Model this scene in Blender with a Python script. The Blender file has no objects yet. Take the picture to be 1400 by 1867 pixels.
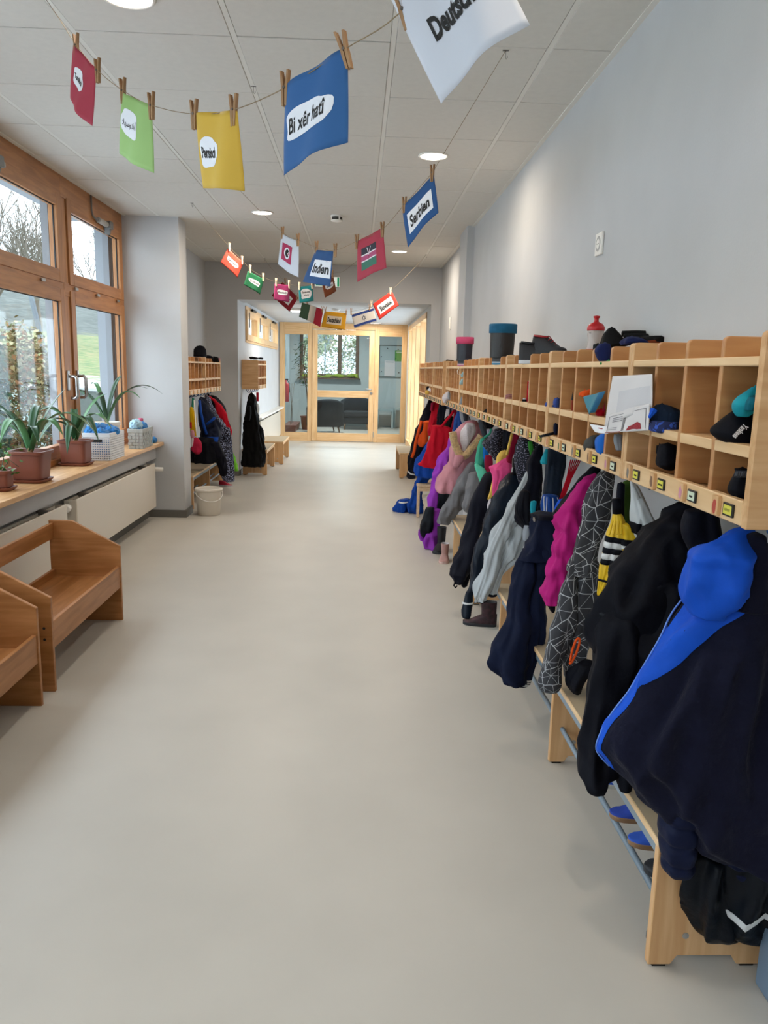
import bpy, bmesh, math, random
from mathutils import Vector, Matrix, noise
PI = math.pi
S = bpy.context.scene
COL = S.collection
# ------------------------------------------------------------------ camera
FPX, YAW, PITCH, ROLL, CZ = 1404.5, .0376966, .182054, .0237445, 1.395
_cy, _sy, _cp, _sp = math.cos(YAW), math.sin(YAW), math.cos(PITCH), math.sin(PITCH)
CF = Vector((_sy*_cp, _cy*_cp, -_sp))
_r = Vector((_cy, -_sy, 0)); _u = _r.cross(CF)
CR = math.cos(ROLL)*_r + math.sin(ROLL)*_u
CU = -math.sin(ROLL)*_r + math.cos(ROLL)*_u
CAMP = Vector((0, 0, CZ))
cam_data = bpy.data.cameras.new('camera'); cam = bpy.data.objects.new('camera', cam_data); COL.objects.link(cam)
cam.matrix_world = Matrix(((CR.x, CU.x, -CF.x, 0), (CR.y, CU.y, -CF.y, 0), (CR.z, CU.z, -CF.z, CZ), (0, 0, 0, 1)))
cam_data.sensor_fit = 'VERTICAL'; cam_data.sensor_height = 36; cam_data.lens = FPX/1867*36
cam_data.clip_start = .05; cam_data.clip_end = 400
S.camera = cam
# ------------------------------------------------------------------ world and exposure
W = bpy.data.worlds.new('overcast_sky'); S.world = W; W.use_nodes = True
bg = W.node_tree.nodes['Background']; bg.inputs[0].default_value = (.80, .90, 1.0, 1); bg.inputs[1].default_value = 6.0
S.view_settings.view_transform = 'Standard'; S.view_settings.look = 'None'
S.view_settings.exposure = -0.12; S.view_settings.gamma = 1; S.view_settings.use_curve_mapping = False
LAMP_W = 11.0          # ceiling downlight power
# ------------------------------------------------------------------ helpers
def ray(px, py): return (px-700)/FPX*CR - (py-933.5)/FPX*CU + CF
def at_z(px, py, z): d = ray(px, py); return CAMP + d*((z-CZ)/d.z)
def at_x(px, py, x): d = ray(px, py); return CAMP + d*(x/d.x)
def at_y(px, py, y): d = ray(px, py); return CAMP + d*(y/d.y)
def depth(p): return (Vector(p)-CAMP).dot(CF)
def srgb(h):
    h = h.lstrip('#'); v = [int(h[i:i+2], 16)/255 for i in (0, 2, 4)]
    return tuple(c/12.92 if c <= .04045 else ((c+.055)/1.055)**2.4 for c in v) + (1,)
MATS = {}
def mat(name, col, rough=.6, var=0.0, vs=8.0, bump=0.0, bs=60.0, metal=0.0, coat=0.0, sheen=0.0, trans=0.0, emit=None, estr=0.0, spec=.5, stretch=None):
    if name in MATS: return MATS[name]
    m = bpy.data.materials.new(name); m.use_nodes = True; MATS[name] = m
    nt = m.node_tree; b = nt.nodes['Principled BSDF']
    c = srgb(col) if isinstance(col, str) else tuple(col)+(1,)*(4-len(col))
    b.inputs['Base Color'].default_value = c; b.inputs['Roughness'].default_value = rough
    b.inputs['Metallic'].default_value = metal; b.inputs['Coat Weight'].default_value = coat
    b.inputs['Sheen Weight'].default_value = sheen; b.inputs['Transmission Weight'].default_value = trans
    b.inputs['Specular IOR Level'].default_value = spec
    if emit: b.inputs['Emission Color'].default_value = srgb(emit); b.inputs['Emission Strength'].default_value = estr
    if var or bump:
        tc = nt.nodes.new('ShaderNodeTexCoord'); mp = nt.nodes.new('ShaderNodeMapping')
        nt.links.new(tc.outputs['Object'], mp.inputs[0])
        if stretch: mp.inputs['Scale'].default_value = stretch
    if var:
        n = nt.nodes.new('ShaderNodeTexNoise'); n.inputs['Scale'].default_value = vs; n.inputs['Detail'].default_value = 5
        nt.links.new(mp.outputs[0], n.inputs['Vector'])
        r = nt.nodes.new('ShaderNodeValToRGB')
        r.color_ramp.elements[0].position = .3; r.color_ramp.elements[1].position = .7
        r.color_ramp.elements[0].color = tuple(max(0, x*(1-var)) for x in c[:3])+(1,)
        r.color_ramp.elements[1].color = tuple(min(1, x*(1+var)) for x in c[:3])+(1,)
        nt.links.new(n.outputs['Fac'], r.inputs[0]); nt.links.new(r.outputs[0], b.inputs['Base Color'])
    if bump:
        n2 = nt.nodes.new('ShaderNodeTexNoise'); n2.inputs['Scale'].default_value = bs; n2.inputs['Detail'].default_value = 4
        nt.links.new(mp.outputs[0], n2.inputs['Vector'])
        bp = nt.nodes.new('ShaderNodeBump'); bp.inputs['Strength'].default_value = bump; bp.inputs['Distance'].default_value = .01
        nt.links.new(n2.outputs['Fac'], bp.inputs['Height']); nt.links.new(bp.outputs[0], b.inputs['Normal'])
    return m
def glass(name, tint=(1, 1, 1, 1), refl=1.0):
    if name in MATS: return MATS[name]
    m = bpy.data.materials.new(name); m.use_nodes = True; MATS[name] = m; nt = m.node_tree
    nt.nodes.remove(nt.nodes['Principled BSDF']); out = nt.nodes['Material Output']
    t = nt.nodes.new('ShaderNodeBsdfTransparent'); t.inputs[0].default_value = tint
    g = nt.nodes.new('ShaderNodeBsdfGlossy'); g.inputs['Roughness'].default_value = .02
    lw = nt.nodes.new('ShaderNodeLayerWeight'); lw.inputs[0].default_value = .5
    pw = nt.nodes.new('ShaderNodeMath'); pw.operation = 'POWER'; pw.inputs[1].default_value = 5; nt.links.new(lw.outputs['Facing'], pw.inputs[0])
    mm = nt.nodes.new('ShaderNodeMath'); mm.operation = 'MULTIPLY_ADD'; mm.inputs[1].default_value = .9*refl; mm.inputs[2].default_value = .04*refl
    mx = nt.nodes.new('ShaderNodeMixShader'); nt.links.new(pw.outputs[0], mm.inputs[0]); nt.links.new(mm.outputs[0], mx.inputs[0])
    nt.links.new(t.outputs[0], mx.inputs[1]); nt.links.new(g.outputs[0], mx.inputs[2]); nt.links.new(mx.outputs[0], out.inputs[0])
    return m
def wood(name, c1, c2, axis=2, rough=.42, sc=1.0):
    if name in MATS: return MATS[name]
    m = bpy.data.materials.new(name); m.use_nodes = True; MATS[name] = m; nt = m.node_tree; b = nt.nodes['Principled BSDF']
    tc = nt.nodes.new('ShaderNodeTexCoord'); mp = nt.nodes.new('ShaderNodeMapping'); nt.links.new(tc.outputs['Object'], mp.inputs[0])
    s = [14*sc]*3; s[axis] = 1.3*sc; mp.inputs['Scale'].default_value = s
    n = nt.nodes.new('ShaderNodeTexNoise'); n.inputs['Scale'].default_value = 2.2; n.inputs['Detail'].default_value = 6; n.inputs['Distortion'].default_value = .6
    nt.links.new(mp.outputs[0], n.inputs['Vector'])
    n3 = nt.nodes.new('ShaderNodeTexNoise'); n3.inputs['Scale'].default_value = 3.0; nt.links.new(tc.outputs['Object'], n3.inputs['Vector'])
    ad = nt.nodes.new('ShaderNodeMath'); ad.operation = 'MULTIPLY_ADD'; ad.inputs[1].default_value = .35
    sb = nt.nodes.new('ShaderNodeMath'); sb.operation = 'SUBTRACT'; sb.inputs[1].default_value = .17
    nt.links.new(n3.outputs['Fac'], ad.inputs[0]); nt.links.new(n.outputs['Fac'], ad.inputs[2]); nt.links.new(ad.outputs[0], sb.inputs[0])
    r = nt.nodes.new('ShaderNodeValToRGB'); r.color_ramp.elements[0].position = .34; r.color_ramp.elements[1].position = .68
    r.color_ramp.elements[0].color = srgb(c1); r.color_ramp.elements[1].color = srgb(c2)
    nt.links.new(sb.outputs[0], r.inputs[0]); nt.links.new(r.outputs[0], b.inputs['Base Color'])
    b.inputs['Roughness'].default_value = rough
    return m
def tag(o, label=None, cat=None, group=None, kind=None):
    if label: o['label'] = label
    if cat: o['category'] = cat
    if group: o['group'] = group
    if kind: o['kind'] = kind
    return o
def thing(name, label, cat, loc=(0, 0, 0), rotz=0.0, group=None):
    o = bpy.data.objects.new(name, None); o.empty_display_size = .05; COL.objects.link(o)
    o.location = loc; o.rotation_euler = (0, 0, rotz)
    return tag(o, label, cat, group)
class MB:
    """collects geometry for one mesh object"""
    def __init__(s): s.v = []; s.f = []; s.uv = None
    def add(s, vs, fs):
        b = len(s.v); s.v += [Vector(v) for v in vs]; s.f += [tuple(b+i for i in f) for f in fs]; return s
    def box(s, x0, x1, y0, y1, z0, z1):
        return s.add([(x0,y0,z0),(x1,y0,z0),(x1,y1,z0),(x0,y1,z0),(x0,y0,z1),(x1,y0,z1),(x1,y1,z1),(x0,y1,z1)],
                     [(0,3,2,1),(4,5,6,7),(0,1,5,4),(1,2,6,5),(2,3,7,6),(3,0,4,7)])
    def prism(s, poly, a, lo, hi):
        """poly in the two other axes, extruded on axis a ('x','y','z')"""
        n = len(poly)
        def P(p, h): return {'x': (h, p[0], p[1]), 'y': (p[0], h, p[1]), 'z': (p[0], p[1], h)}[a]
        vs = [P(p, lo) for p in poly] + [P(p, hi) for p in poly]
        fs = [tuple(range(n-1, -1, -1)), tuple(range(n, 2*n))] + [(i, (i+1) % n, n+(i+1) % n, n+i) for i in range(n)]
        return s.add(vs, fs)
    def rings(s, R, cap=True, loop=True):
        n = len(R[0]); b = len(s.v)
        for r in R: s.v += [Vector(p) for p in r]
        for i in range(len(R)-1):
            for j in range(n if loop else n-1):
                k = (j+1) % n; s.f.append((b+i*n+j, b+i*n+k, b+(i+1)*n+k, b+(i+1)*n+j))
        if cap:
            s.f.append(tuple(b+j for j in range(n-1, -1, -1))); s.f.append(tuple(b+(len(R)-1)*n+j for j in range(n)))
        return s
    def tube(s, path, r, n=8, cap=True):
        path = [Vector(p) for p in path]; R = []; up = None
        for i, p in enumerate(path):
            d = (path[min(i+1, len(path)-1)] - path[max(i-1, 0)])
            d = d.normalized() if d.length > 1e-9 else Vector((0, 0, 1))
            if up is None: up = Vector((0, 0, 1)) if abs(d.z) < .9 else Vector((1, 0, 0))
            a = d.cross(up)
            if a.length < 1e-6: a = d.cross(Vector((0, 1, 0)))
            a.normalize(); bb = a.cross(d).normalized(); up = bb
            rr = r[i] if isinstance(r, (list, tuple)) else r
            R.append([p + rr*(math.cos(2*PI*k/n)*a + math.sin(2*PI*k/n)*bb) for k in range(n)])
        return s.rings(R, cap)
    def lathe(s, prof, n=24, c=(0, 0, 0), cap=True):
        return s.rings([[(c[0]+r*math.cos(2*PI*k/n), c[1]+r*math.sin(2*PI*k/n), c[2]+z) for k in range(n)] for r, z in prof], cap)
    def quad(s, a, b, c, d): return s.add([a, b, c, d], [(0, 1, 2, 3)])
    def xf(s, M):
        s.v = [M @ v for v in s.v]; return s
    def build(s, name, m, parent=None, smooth=False, bevel=0.0, local=False, seg=2, label=None):
        off = Vector((0, 0, 0))
        if parent is not None and not local:
            p = parent
            while p: off += Vector(p.location); p = p.parent
        me = bpy.data.meshes.new(name)
        me.from_pydata([v-off for v in s.v], [], s.f); me.update()
        if s.uv:
            ul = me.uv_layers.new(name='UVMap')
            for lp in me.loops: ul.data[lp.index].uv = s.uv[lp.vertex_index]
        if bevel:
            bm = bmesh.new(); bm.from_mesh(me); bmesh.ops.recalc_face_normals(bm, faces=bm.faces)
            bmesh.ops.bevel(bm, geom=list(bm.edges), offset=bevel, segments=seg, affect='EDGES', profile=.5, clamp_overlap=True)
            bm.to_mesh(me); bm.free()
        me.validate()
        if m: me.materials.append(m)
        if smooth: me.polygons.foreach_set('use_smooth', [True]*len(me.polygons))
        o = bpy.data.objects.new(name, me); COL.objects.link(o)
        if parent is not None: o.parent = parent
        if label: o['label'] = label
        return o
def B(x0, x1, y0, y1, z0, z1): return MB().box(min(x0, x1), max(x0, x1), min(y0, y1), max(y0, y1), min(z0, z1), max(z0, z1))
def struct(name, mb, m, parent=None, **k):
    o = mb.build(name, m, parent, **k); o['kind'] = 'structure'; return o
def dup(o, parent=None, loc=None, rotz=None):
    c = o.copy(); COL.objects.link(c)
    if parent is not None: c.parent = parent
    if loc is not None: c.location = loc
    if rotz is not None: c.rotation_euler = (0, 0, rotz)
    for ch in list(o.children): dup(ch, c)
    return c
def rnd(a, b): return random.uniform(a, b)
def catmull(pts, n):
    """n samples through pts (tuples of floats)"""
    k = len(pts)-1; out = []
    for i in range(n):
        t = i/(n-1)*k; j = min(int(t), k-1); u = t-j
        p0, p1, p2, p3 = pts[max(j-1, 0)], pts[j], pts[j+1], pts[min(j+2, k)]
        out.append(tuple(.5*((2*b)+(-a+c)*u+(2*a-5*b+4*c-d)*u*u+(-a+3*b-3*c+d)*u**3) for a, b, c, d in zip(p0, p1, p2, p3)))
    return out
random.seed(4)
# ------------------------------------------------------------------ common materials
M_wall = mat('white_wall_paint', '#c4c5c6', .9, .03, 3, .05, 150)
M_white = mat('white_lacquer', '#eeece6', .45)
M_tile = mat('ceiling_tile_board', '#d5d2ca', .95, .025, 30, .08, 260)
M_bar = mat('ceiling_grid_metal', '#dedcd4', .6)
M_dark = mat('dark_gap', '#2a2826', .9)
M_beech = wood('beech_wood', '#c99a68', '#deb585', 2)
M_beechx = wood('beech_wood_across', '#c99a68', '#deb585', 0)
M_beechy = wood('beech_wood_along', '#c99a68', '#deb585', 1)
M_shaded_beech = wood('beech_shaded_inside', '#b47d4e', '#c99763', 0)  # reddish beech, its colour darkened for the shade inside the pigeonholes
M_edge = wood('beech_edge', '#dcb584', '#ecca9d', 1)
M_larch = wood('larch_window_wood', '#a06a3e', '#bd8350', 2)
M_larchy = wood('larch_window_wood_along', '#a06a3e', '#bd8350', 1)
M_spruce = wood('pale_spruce', '#dcae78', '#ebc492', 2)
M_sprucex = wood('pale_spruce_across', '#dcae78', '#ebc492', 0)
M_oldbeech = wood('worn_beech', '#96602f', '#b37a48', 1)
M_oldbeechz = wood('worn_beech_upright', '#96602f', '#b37a48', 0)
M_steel = mat('brushed_steel', '#b9bbbc', .28, metal=1.0)
M_greytube = mat('grey_painted_tube', '#7c8c98', .4)
M_black = mat('black_plastic', '#141414', .45)
M_pane = glass('window_glass', (.97, .985, .985, 1), .45)
M_doorpane = glass('door_glass', (.84, .91, .93, 1), 1.0)
M_floor = mat('beige_linoleum', '#c3beb4', .40, .04, 2.5, .012, 20, coat=.0, spec=.5)
M_base = mat('grey_rubber_skirting', '#6a6862', .5)
M_string = mat('jute_string', '#8d7a5e', .9)
M_paper = mat('white_paper', '#e9ebf0', .75)
M_ink = mat('black_ink', '#161616', .7)
# ------------------------------------------------------------------ the setting
ZC = 2.667; XR = 1.015; XL = -2.07
struct('floor', B(-2.3, 1.5, -3, 19.4, -.08, 0), M_floor)
ceil = struct('ceiling', B(-2.3, 1.3, -3, 10.35, ZC+.018, ZC+.1), M_dark)
struct('ceiling_rear', B(-2.3, 1.3, -3, 1.95, ZC, ZC+.017), M_tile)
gx = [-1.757, -1.132, -.507, .118, .743]; xs = [XL-.02]+gx+[XR+.02]
gy = [3.3255+.625*k for k in range(-2, 11)] + [10.0]
gy = [1.95] + [g for g in gy if g > 1.95]
random.seed(2)
for i in range(len(xs)-1):
    for j in range(len(gy)-1):
        x0, x1 = xs[i]+(.0116 if i else 0), xs[i+1]-(.0116 if i < len(xs)-2 else 0)
        dz = rnd(-.0015, .0015)
        B(x0, x1, gy[j]+.0034, gy[j+1]-.0034, ZC+dz, ZC+.016+dz).build('ceiling_tile', M_tile, ceil, bevel=.0018, seg=1)
for x in gx:
    B(x-.0105, x+.0105, 1.95, 10.0, ZC+.001, ZC+.012).build('grid_bar', M_bar, ceil)
for x in (XL+.02, XR-.012):
    B(x-.012, x+.012, 1.95, 9.99, ZC-.004, ZC+.012).build('edge_bar', M_bar, ceil)
# right wall with its shallow pier
struct('wall_right', MB().box(XR, XR+.25, -3, 7.13, 0, ZC+.1).box(XR+.02, XR+.25, 7.13, 10.3, 0, ZC+.1), M_wall)
struct('wall_pier_right', B(.95, XR+.2, 7.13, 7.62, 0, ZC+.01), M_wall)
# left: apron under the window, pier, alcove
struct('wall_left', MB().box(-2.3, -1.93, -3, 7.12, 0, .55).box(-2.3, -1.84, -3, 7.12, .55, .672), M_wall)
struct('wall_pier_left', B(-2.31, -1.585, 7.12, 7.40, 0, ZC+.01), M_wall)
struct('wall_alcove_left', B(-2.3, -1.91, 7.40, 10.0, 0, ZC+.05), M_wall)
struct('wall_back', B(-2.4, 1.4, -3.2, -3, 0, ZC+.1), M_wall)
# end wall with the wide opening
OX0, OX1, OZ = -1.518, .912, 2.222
struct('wall_end', MB().box(-2.3, OX0, 10, 10.5, 0, ZC+.1).box(OX1, 1.3, 10, 10.5, 0, ZC+.1).box(OX0, OX1, 10, 10.5, OZ, ZC+.1), M_wall)
struct('ceiling_passage', B(-1.8, 1.3, 10.5, 15.3, 2.25, 2.34), M_wall)
# passage left wall with three high windows
WZ0, WZ1, WY0, WY1 = 1.72, 2.2, 10.68, 14.75
struct('wall_passage_left', MB().box(-1.75, -1.52, 10.5, 15.3, 0, WZ0).box(-1.75, -1.52, 10.5, 15.3, WZ1, 2.3).box(-1.75, -1.52, 10.5, WY0, WZ0, WZ1).box(-1.75, -1.52, WY1, 15.3, WZ0, WZ1), M_wall)
struct('wall_passage_right', MB().box(.95, 1.2, 10.5, 11.0, 0, 2.3).box(.95, 1.2, 14.72, 15.3, 0, 2.3).box(.95, 1.2, 11.0, 14.72, 2.2, 2.3), M_wall)
struct('trim_1', B(.93, .99, 14.78, 14.86, .1, 2.25), M_white)
# skirting
struct('baseboard_left', MB().box(-1.93, -1.915, -3, 7.12, 0, .07).box(-1.915, -1.57, 7.105, 7.12, 0, .07).box(-1.585, -1.57, 7.12, 7.40, 0, .07).box(-1.91, -1.895, 7.40, 10, 0, .07).box(-1.91, OX0, 9.985, 10, 0, .07), M_base)
struct('baseboard_passage', MB().box(OX0, OX0+.012, 10, 10.5, 0, .07).box(-1.52, -1.508, 10.5, 15.1, 0, .07), M_base)
struct('baseboard_right', B(XR-.012, XR, -3, 7.13, 0, .06), M_base)
# window sill board
tag(struct('trim_2', B(-2.10, -1.765, -3, 7.118, .672, .702), M_beechy, bevel=.003), kind='structure')
# ------------------------------------------------------------------ big window wall
def sash(parent, y0, y1, z0, z1, x=-2.07, fw=.085, d=.06, glassy=True, name='sash_frame'):
    """one framed sash with its pane"""
    f = MB()
    f.box(x-d, x, y0, y0+fw, z0, z1); f.box(x-d, x, y1-fw, y1, z0, z1)
    fr = f.build(name, M_larch, parent, bevel=.003)
    MB().box(x-d, x, y0+fw, y1-fw, z0, z0+fw).box(x-d, x, y0+fw, y1-fw, z1-fw, z1).build('sash_rail', M_larchy, fr, bevel=.003)
    B(x-d*.5-.004, x-d*.5+.004, y0+fw-.012, y1-fw+.012, z0+fw-.012, z1-fw+.012).build('glass_pane', M_pane, fr)
    g = MB()
    for a, b, c, e in ((y0+fw, y0+fw+.006, z0+fw, z1-fw), (y1-fw-.006, y1-fw, z0+fw, z1-fw), (y0+fw, y1-fw, z1-fw-.006, z1-fw)): g.box(x-d*.5, x-d*.5+.008, a, b, c, e)
    g.build('rubber_gasket', M_black, fr)
    return fr
M_motor = mat('grey_motor_housing', '#a6a39c', .4); M_motor2 = mat('grey_bracket', '#6f6d6a', .4)
def opener(parent, y, z, x=-2.045):
    o = MB().tube([(x, y-.17, z), (x, y+.05, z)], .022, 12).build('window_motor', M_motor, parent, smooth=False, bevel=.002)
    B(x-.03, x+.035, y+.03, y+.10, z-.03, z+.03).build('motor_bracket', M_motor2, o, bevel=.004)
    MB().prism([(y+.04, z-.03), (y+.09, z-.03), (y+.06, z-.075), (y+.045, z-.075)], 'x', x-.02, x+.02).build('bracket_foot', M_motor2, o)
    B(x-.012, x+.02, y+.1, y+.15, z-.016, z+.012).build('motor_end', M_motor, o, bevel=.003)
    MB().tube([(x-.018, y-.26, ZC-.01), (x-.018, y-.26, z+.05), (x-.014, y-.25, z+.015), (x-.005, y-.22, z), (x, y-.17, z)], .007, 8).build('cable', M_motor2, o, smooth=True)
bays = [(5.80, 7.10), (3.70, 5.70), (1.60, 3.60), (-.5, 1.5), (-2.6, -.6)]  # bays behind the camera are unseen, added to let in more daylight
for n, (a, b) in enumerate(bays):
    w = thing('window_%d' % (n+1), None, None, (XL, (a+b)/2, .702)); w['kind'] = 'structure'
    fr = MB(); fr.box(XL-.09, XL-.012, a-.10, a, .702, ZC-.12); 
    if n == 0: fr.box(XL-.09, XL-.012, b, b+.02, .702, ZC-.12)
    fo = fr.build('window_post', M_larch, w, bevel=.003)
    MB().box(XL-.088, XL-.008, a-.1+(.001 if n else 0), b+(.02 if n == 0 else -.001), 1.86, 1.955).build('transom', M_larchy, w, bevel=.003)
    MB().box(XL-.09, XL-.004, a-.1, b+(.02 if n == 0 else 0), ZC-.14, ZC+.02).build('head_board', M_larchy, w, bevel=.003)
    MB().box(XL-.09, XL+.03, a-.1, b+(.02 if n == 0 else 0), .702, .745).build('bottom_rail', M_larchy, w, bevel=.003)
    s1 = sash(w, a+.004, b-.004, 1.945, ZC-.13); s2 = sash(w, a+.004, b-.004, .742, 1.90)
    for q in ((.18, .80) if n else (.08, .45, .85)):
        yy = a+(b-a)*q
        B(XL, XL+.012, yy-.03, yy+.03, 1.915, 1.935).build('window_stay', M_steel, w, bevel=.003)
    opener(w, (a+b)/2+(.12 if n == 0 else -.10), ZC-.17)
    if n < 2:
        yh = a+.045 if n == 0 else b-.045
        MB().box(XL, XL+.012, yh-.016, yh+.016, 1.20, 1.34).build('handle_plate', M_steel, w, bevel=.003)
        MB().tube([(XL+.01, yh, 1.30), (XL+.05, yh, 1.30), (XL+.064, yh, 1.285), (XL+.064, yh, 1.16), (XL+.05, yh, 1.145), (XL+.02, yh, 1.145)], .012, 10).build('window_handle', M_steel, w, smooth=True)
# outer reveals and blind guides
M_reveal = mat('grey_render', '#8f9499', .8)
struct('wall_outer_reveal', B(-2.31, -2.16, 7.10, 7.5, -.6, 3.2), M_reveal)
struct('trim_3', MB().box(-2.22, -2.17, 5.71, 5.79, .7, 2.62).box(-2.22, -2.17, 7.03, 7.10, .7, 2.62).box(-2.24, -2.165, 1.5, 7.1, 2.52, 2.62), mat('blind_guide', '#7d8186', .5))
struct('wall_outer_upper', MB().box(-2.5, -2.16, -3, 7.1, 2.60, 3.6).box(-2.5, -2.16, -3, 7.1, -.6, .66), M_reveal)
# ------------------------------------------------------------------ passage windows, glazed side, glass door
M_oldlarch = M_spruce
w = thing('window_6', None, None, (-1.52, 12.7, WZ0)); w['kind'] = 'structure'
edges = [WY0, 11.85, 13.2, WY1]
MB().box(-1.60, -1.505, WY0, WY1, WZ0, WZ0+.03).box(-1.60, -1.505, WY0, WY1, WZ1-.05, WZ1).build('window_frame', M_spruce, w, bevel=.002)
for k in range(3):
    a, b = edges[k], edges[k+1]
    f = MB().box(-1.58, -1.49, a, a+.11, WZ0+.03, WZ1-.05).box(-1.58, -1.49, b-.11, b, WZ0+.03, WZ1-.05).box(-1.58, -1.49, a+.11, b-.11, WZ0+.03, WZ0+.11).box(-1.58, -1.49, a+.11, b-.11, WZ1-.13, WZ1-.05).build('sash_frame', M_spruce, w, bevel=.002)
    B(-1.54, -1.535, a+.1, b-.1, WZ0+.1, WZ1-.12).build('glass_pane', M_pane, f)
    MB().tube([(-1.475, (a+b)/2-.2, WZ1-.03), (-1.475, (a+b)/2+.15, WZ1-.03)], .018, 8).build('window_motor', M_black, f)
    MB().tube([(-1.48, a+.14, WZ1-.08), (-1.48, a+.14, WZ0+.2)], .007, 6).build('pull_rod', M_motor2, f)
w = thing('window_7', None, None, (.95, 12.8, 0)); w['kind'] = 'structure'
for y0 in (11.0, 11.97, 12.94, 13.83, 14.62):
    B(.945, 1.05, y0, y0+.08, 0, 2.2).build('window_post', M_spruce, w, bevel=.003)
MB().box(.93, 1.07, 11, 14.72, 2.12, 2.2).box(.93, 1.07, 11, 14.72, 0, .12).build('frame_rail', wood('spruce_along', '#dcae78', '#ebc492', 1), w, bevel=.003)
for y0, y1 in ((11.1, 11.97), (12.07, 12.94), (13.04, 13.83), (13.93, 14.62)):
    B(1.03, 1.036, y0, y1, .12, 2.12).build('glass_pane', M_pane, w)
# glass door wall
DY = 15.1
d = thing('door_1', None, None, (-.28, DY, 0)); d['kind'] = 'structure'
fx0, fx1, lx0, lx1 = -1.50, .94, -.875, .315
MB().box(fx0, fx0+.10, DY, DY+.09, 0, 2.25).box(lx0-.09, lx0-.004, DY, DY+.09, 0, 2.25).box(lx1+.004, lx1+.09, DY, DY+.09, 0, 2.25).box(fx1-.10, fx1, DY, DY+.09, 0, 2.25).build('door_frame', M_spruce, d, bevel=.003)
MB().box(fx0+.1, lx0-.09, DY+.002, DY+.088, 2.03, 2.25).box(fx0+.1, lx0-.09, DY+.002, DY+.088, 0, .165).box(lx1+.09, fx1-.1, DY+.002, DY+.088, 2.03, 2.25).box(lx1+.09, fx1-.1, DY+.002, DY+.088, 0, .165).box(lx0-.004, lx1+.004, DY+.002, DY+.088, 2.14, 2.25).build('frame_rail', M_sprucex, d, bevel=.003)
B(fx0+.09, lx0-.08, DY+.04, DY+.048, .15, 2.04).build('side_pane', M_doorpane, d)
B(lx1+.08, fx1-.09, DY+.04, DY+.048, .15, 2.04).build('side_pane', M_doorpane, d)
leaf = MB().box(lx0, lx0+.10, DY-.015, DY+.06, .008, 2.13).box(lx1-.10, lx1, DY-.015, DY+.06, .008, 2.13).build('door_leaf', M_spruce, d, bevel=.004)
MB().box(lx0+.1, lx1-.1, DY-.013, DY+.058, .008, .165).box(lx0+.1, lx1-.1, DY-.013, DY+.058, .855, .985).box(lx0+.1, lx1-.1, DY-.013, DY+.058, 2.035, 2.13).build('door_rail', M_sprucex, leaf, bevel=.003)
B(lx0+.09, lx1-.09, DY+.02, DY+.028, .15, .87).build('glass_pane', M_doorpane, leaf)
B(lx0+.09, lx1-.09, DY+.02, DY+.028, .97, 2.05).build('glass_pane', M_doorpane, leaf)
MB().tube([(lx1-.05, DY-.015, 1.02), (lx1-.05, DY-.06, 1.02), (lx1-.06, DY-.065, 1.02), (lx1-.17, DY-.065, 1.02)], .012, 8).build('door_handle', M_steel, leaf, smooth=True)
MB().tube([(lx1-.05, DY-.026, .945), (lx1-.05, DY-.012, .945)], .028, 14).build('lock_rose', M_steel, leaf)
B(lx1+.0, lx1+.012, DY-.03, DY+.0, .1, .2).build('door_hinge', M_steel, leaf)
# lounge behind the door
M_lwall = mat('pale_blue_grey_wall', '#c3cdd0', .9)
struct('wall_lounge_back', MB().box(-2.6, 1.5, 19.3, 19.5, 0, 1.18).box(-2.6, -1.42, 19.3, 19.5, 1.18, 2.6).box(.02, 1.5, 19.3, 19.5, 1.18, 2.6).box(-1.42, .02, 19.3, 19.5, 2.45, 2.6), M_lwall)
struct('wall_lounge_left', B(-1.80, -1.66, 15.3, 19.3, 0, 2.6), M_lwall)
struct('wall_lounge_right', B(1.35, 1.5, 15.3, 19.3, 0, 2.6), M_lwall)
struct('ceiling_lounge', B(-2.6, 1.5, 15.2, 19.5, 2.6, 2.7), M_wall)
struct('wall_lounge_front', MB().box(-2.6, fx0, 15.12, 15.3, 0, 2.7).box(fx1, 1.5, 15.12, 15.3, 0, 2.7).box(fx0, fx1, 15.12, 15.3, 2.25, 2.7), M_wall)
w = thing('window_8', None, None, (-.7, 19.3, 1.18)); w['kind'] = 'structure'
M_brown = wood('brown_window_wood', '#5f4b3c', '#77604e', 2)
MB().box(-1.42, -1.34, 19.28, 19.36, 1.18, 2.45).box(-.06, .02, 19.28, 19.36, 1.18, 2.45).box(-.50, -.40, 19.28, 19.36, 1.18, 2.45).box(-1.34, -.06, 19.28, 19.36, 1.18, 1.27).box(-1.34, -.06, 19.28, 19.36, 2.37, 2.45).build('window_frame', M_brown, w, bevel=.003)
B(-1.34, -.5, 19.32, 19.326, 1.27, 2.37).build('glass_pane', M_pane, w); B(-.4, -.06, 19.32, 19.326, 1.27, 2.37).build('glass_pane', M_pane, w)
B(-1.46, .06, 19.12, 19.3, 1.15, 1.18).build('window_sill', M_brown, w, bevel=.003)
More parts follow.
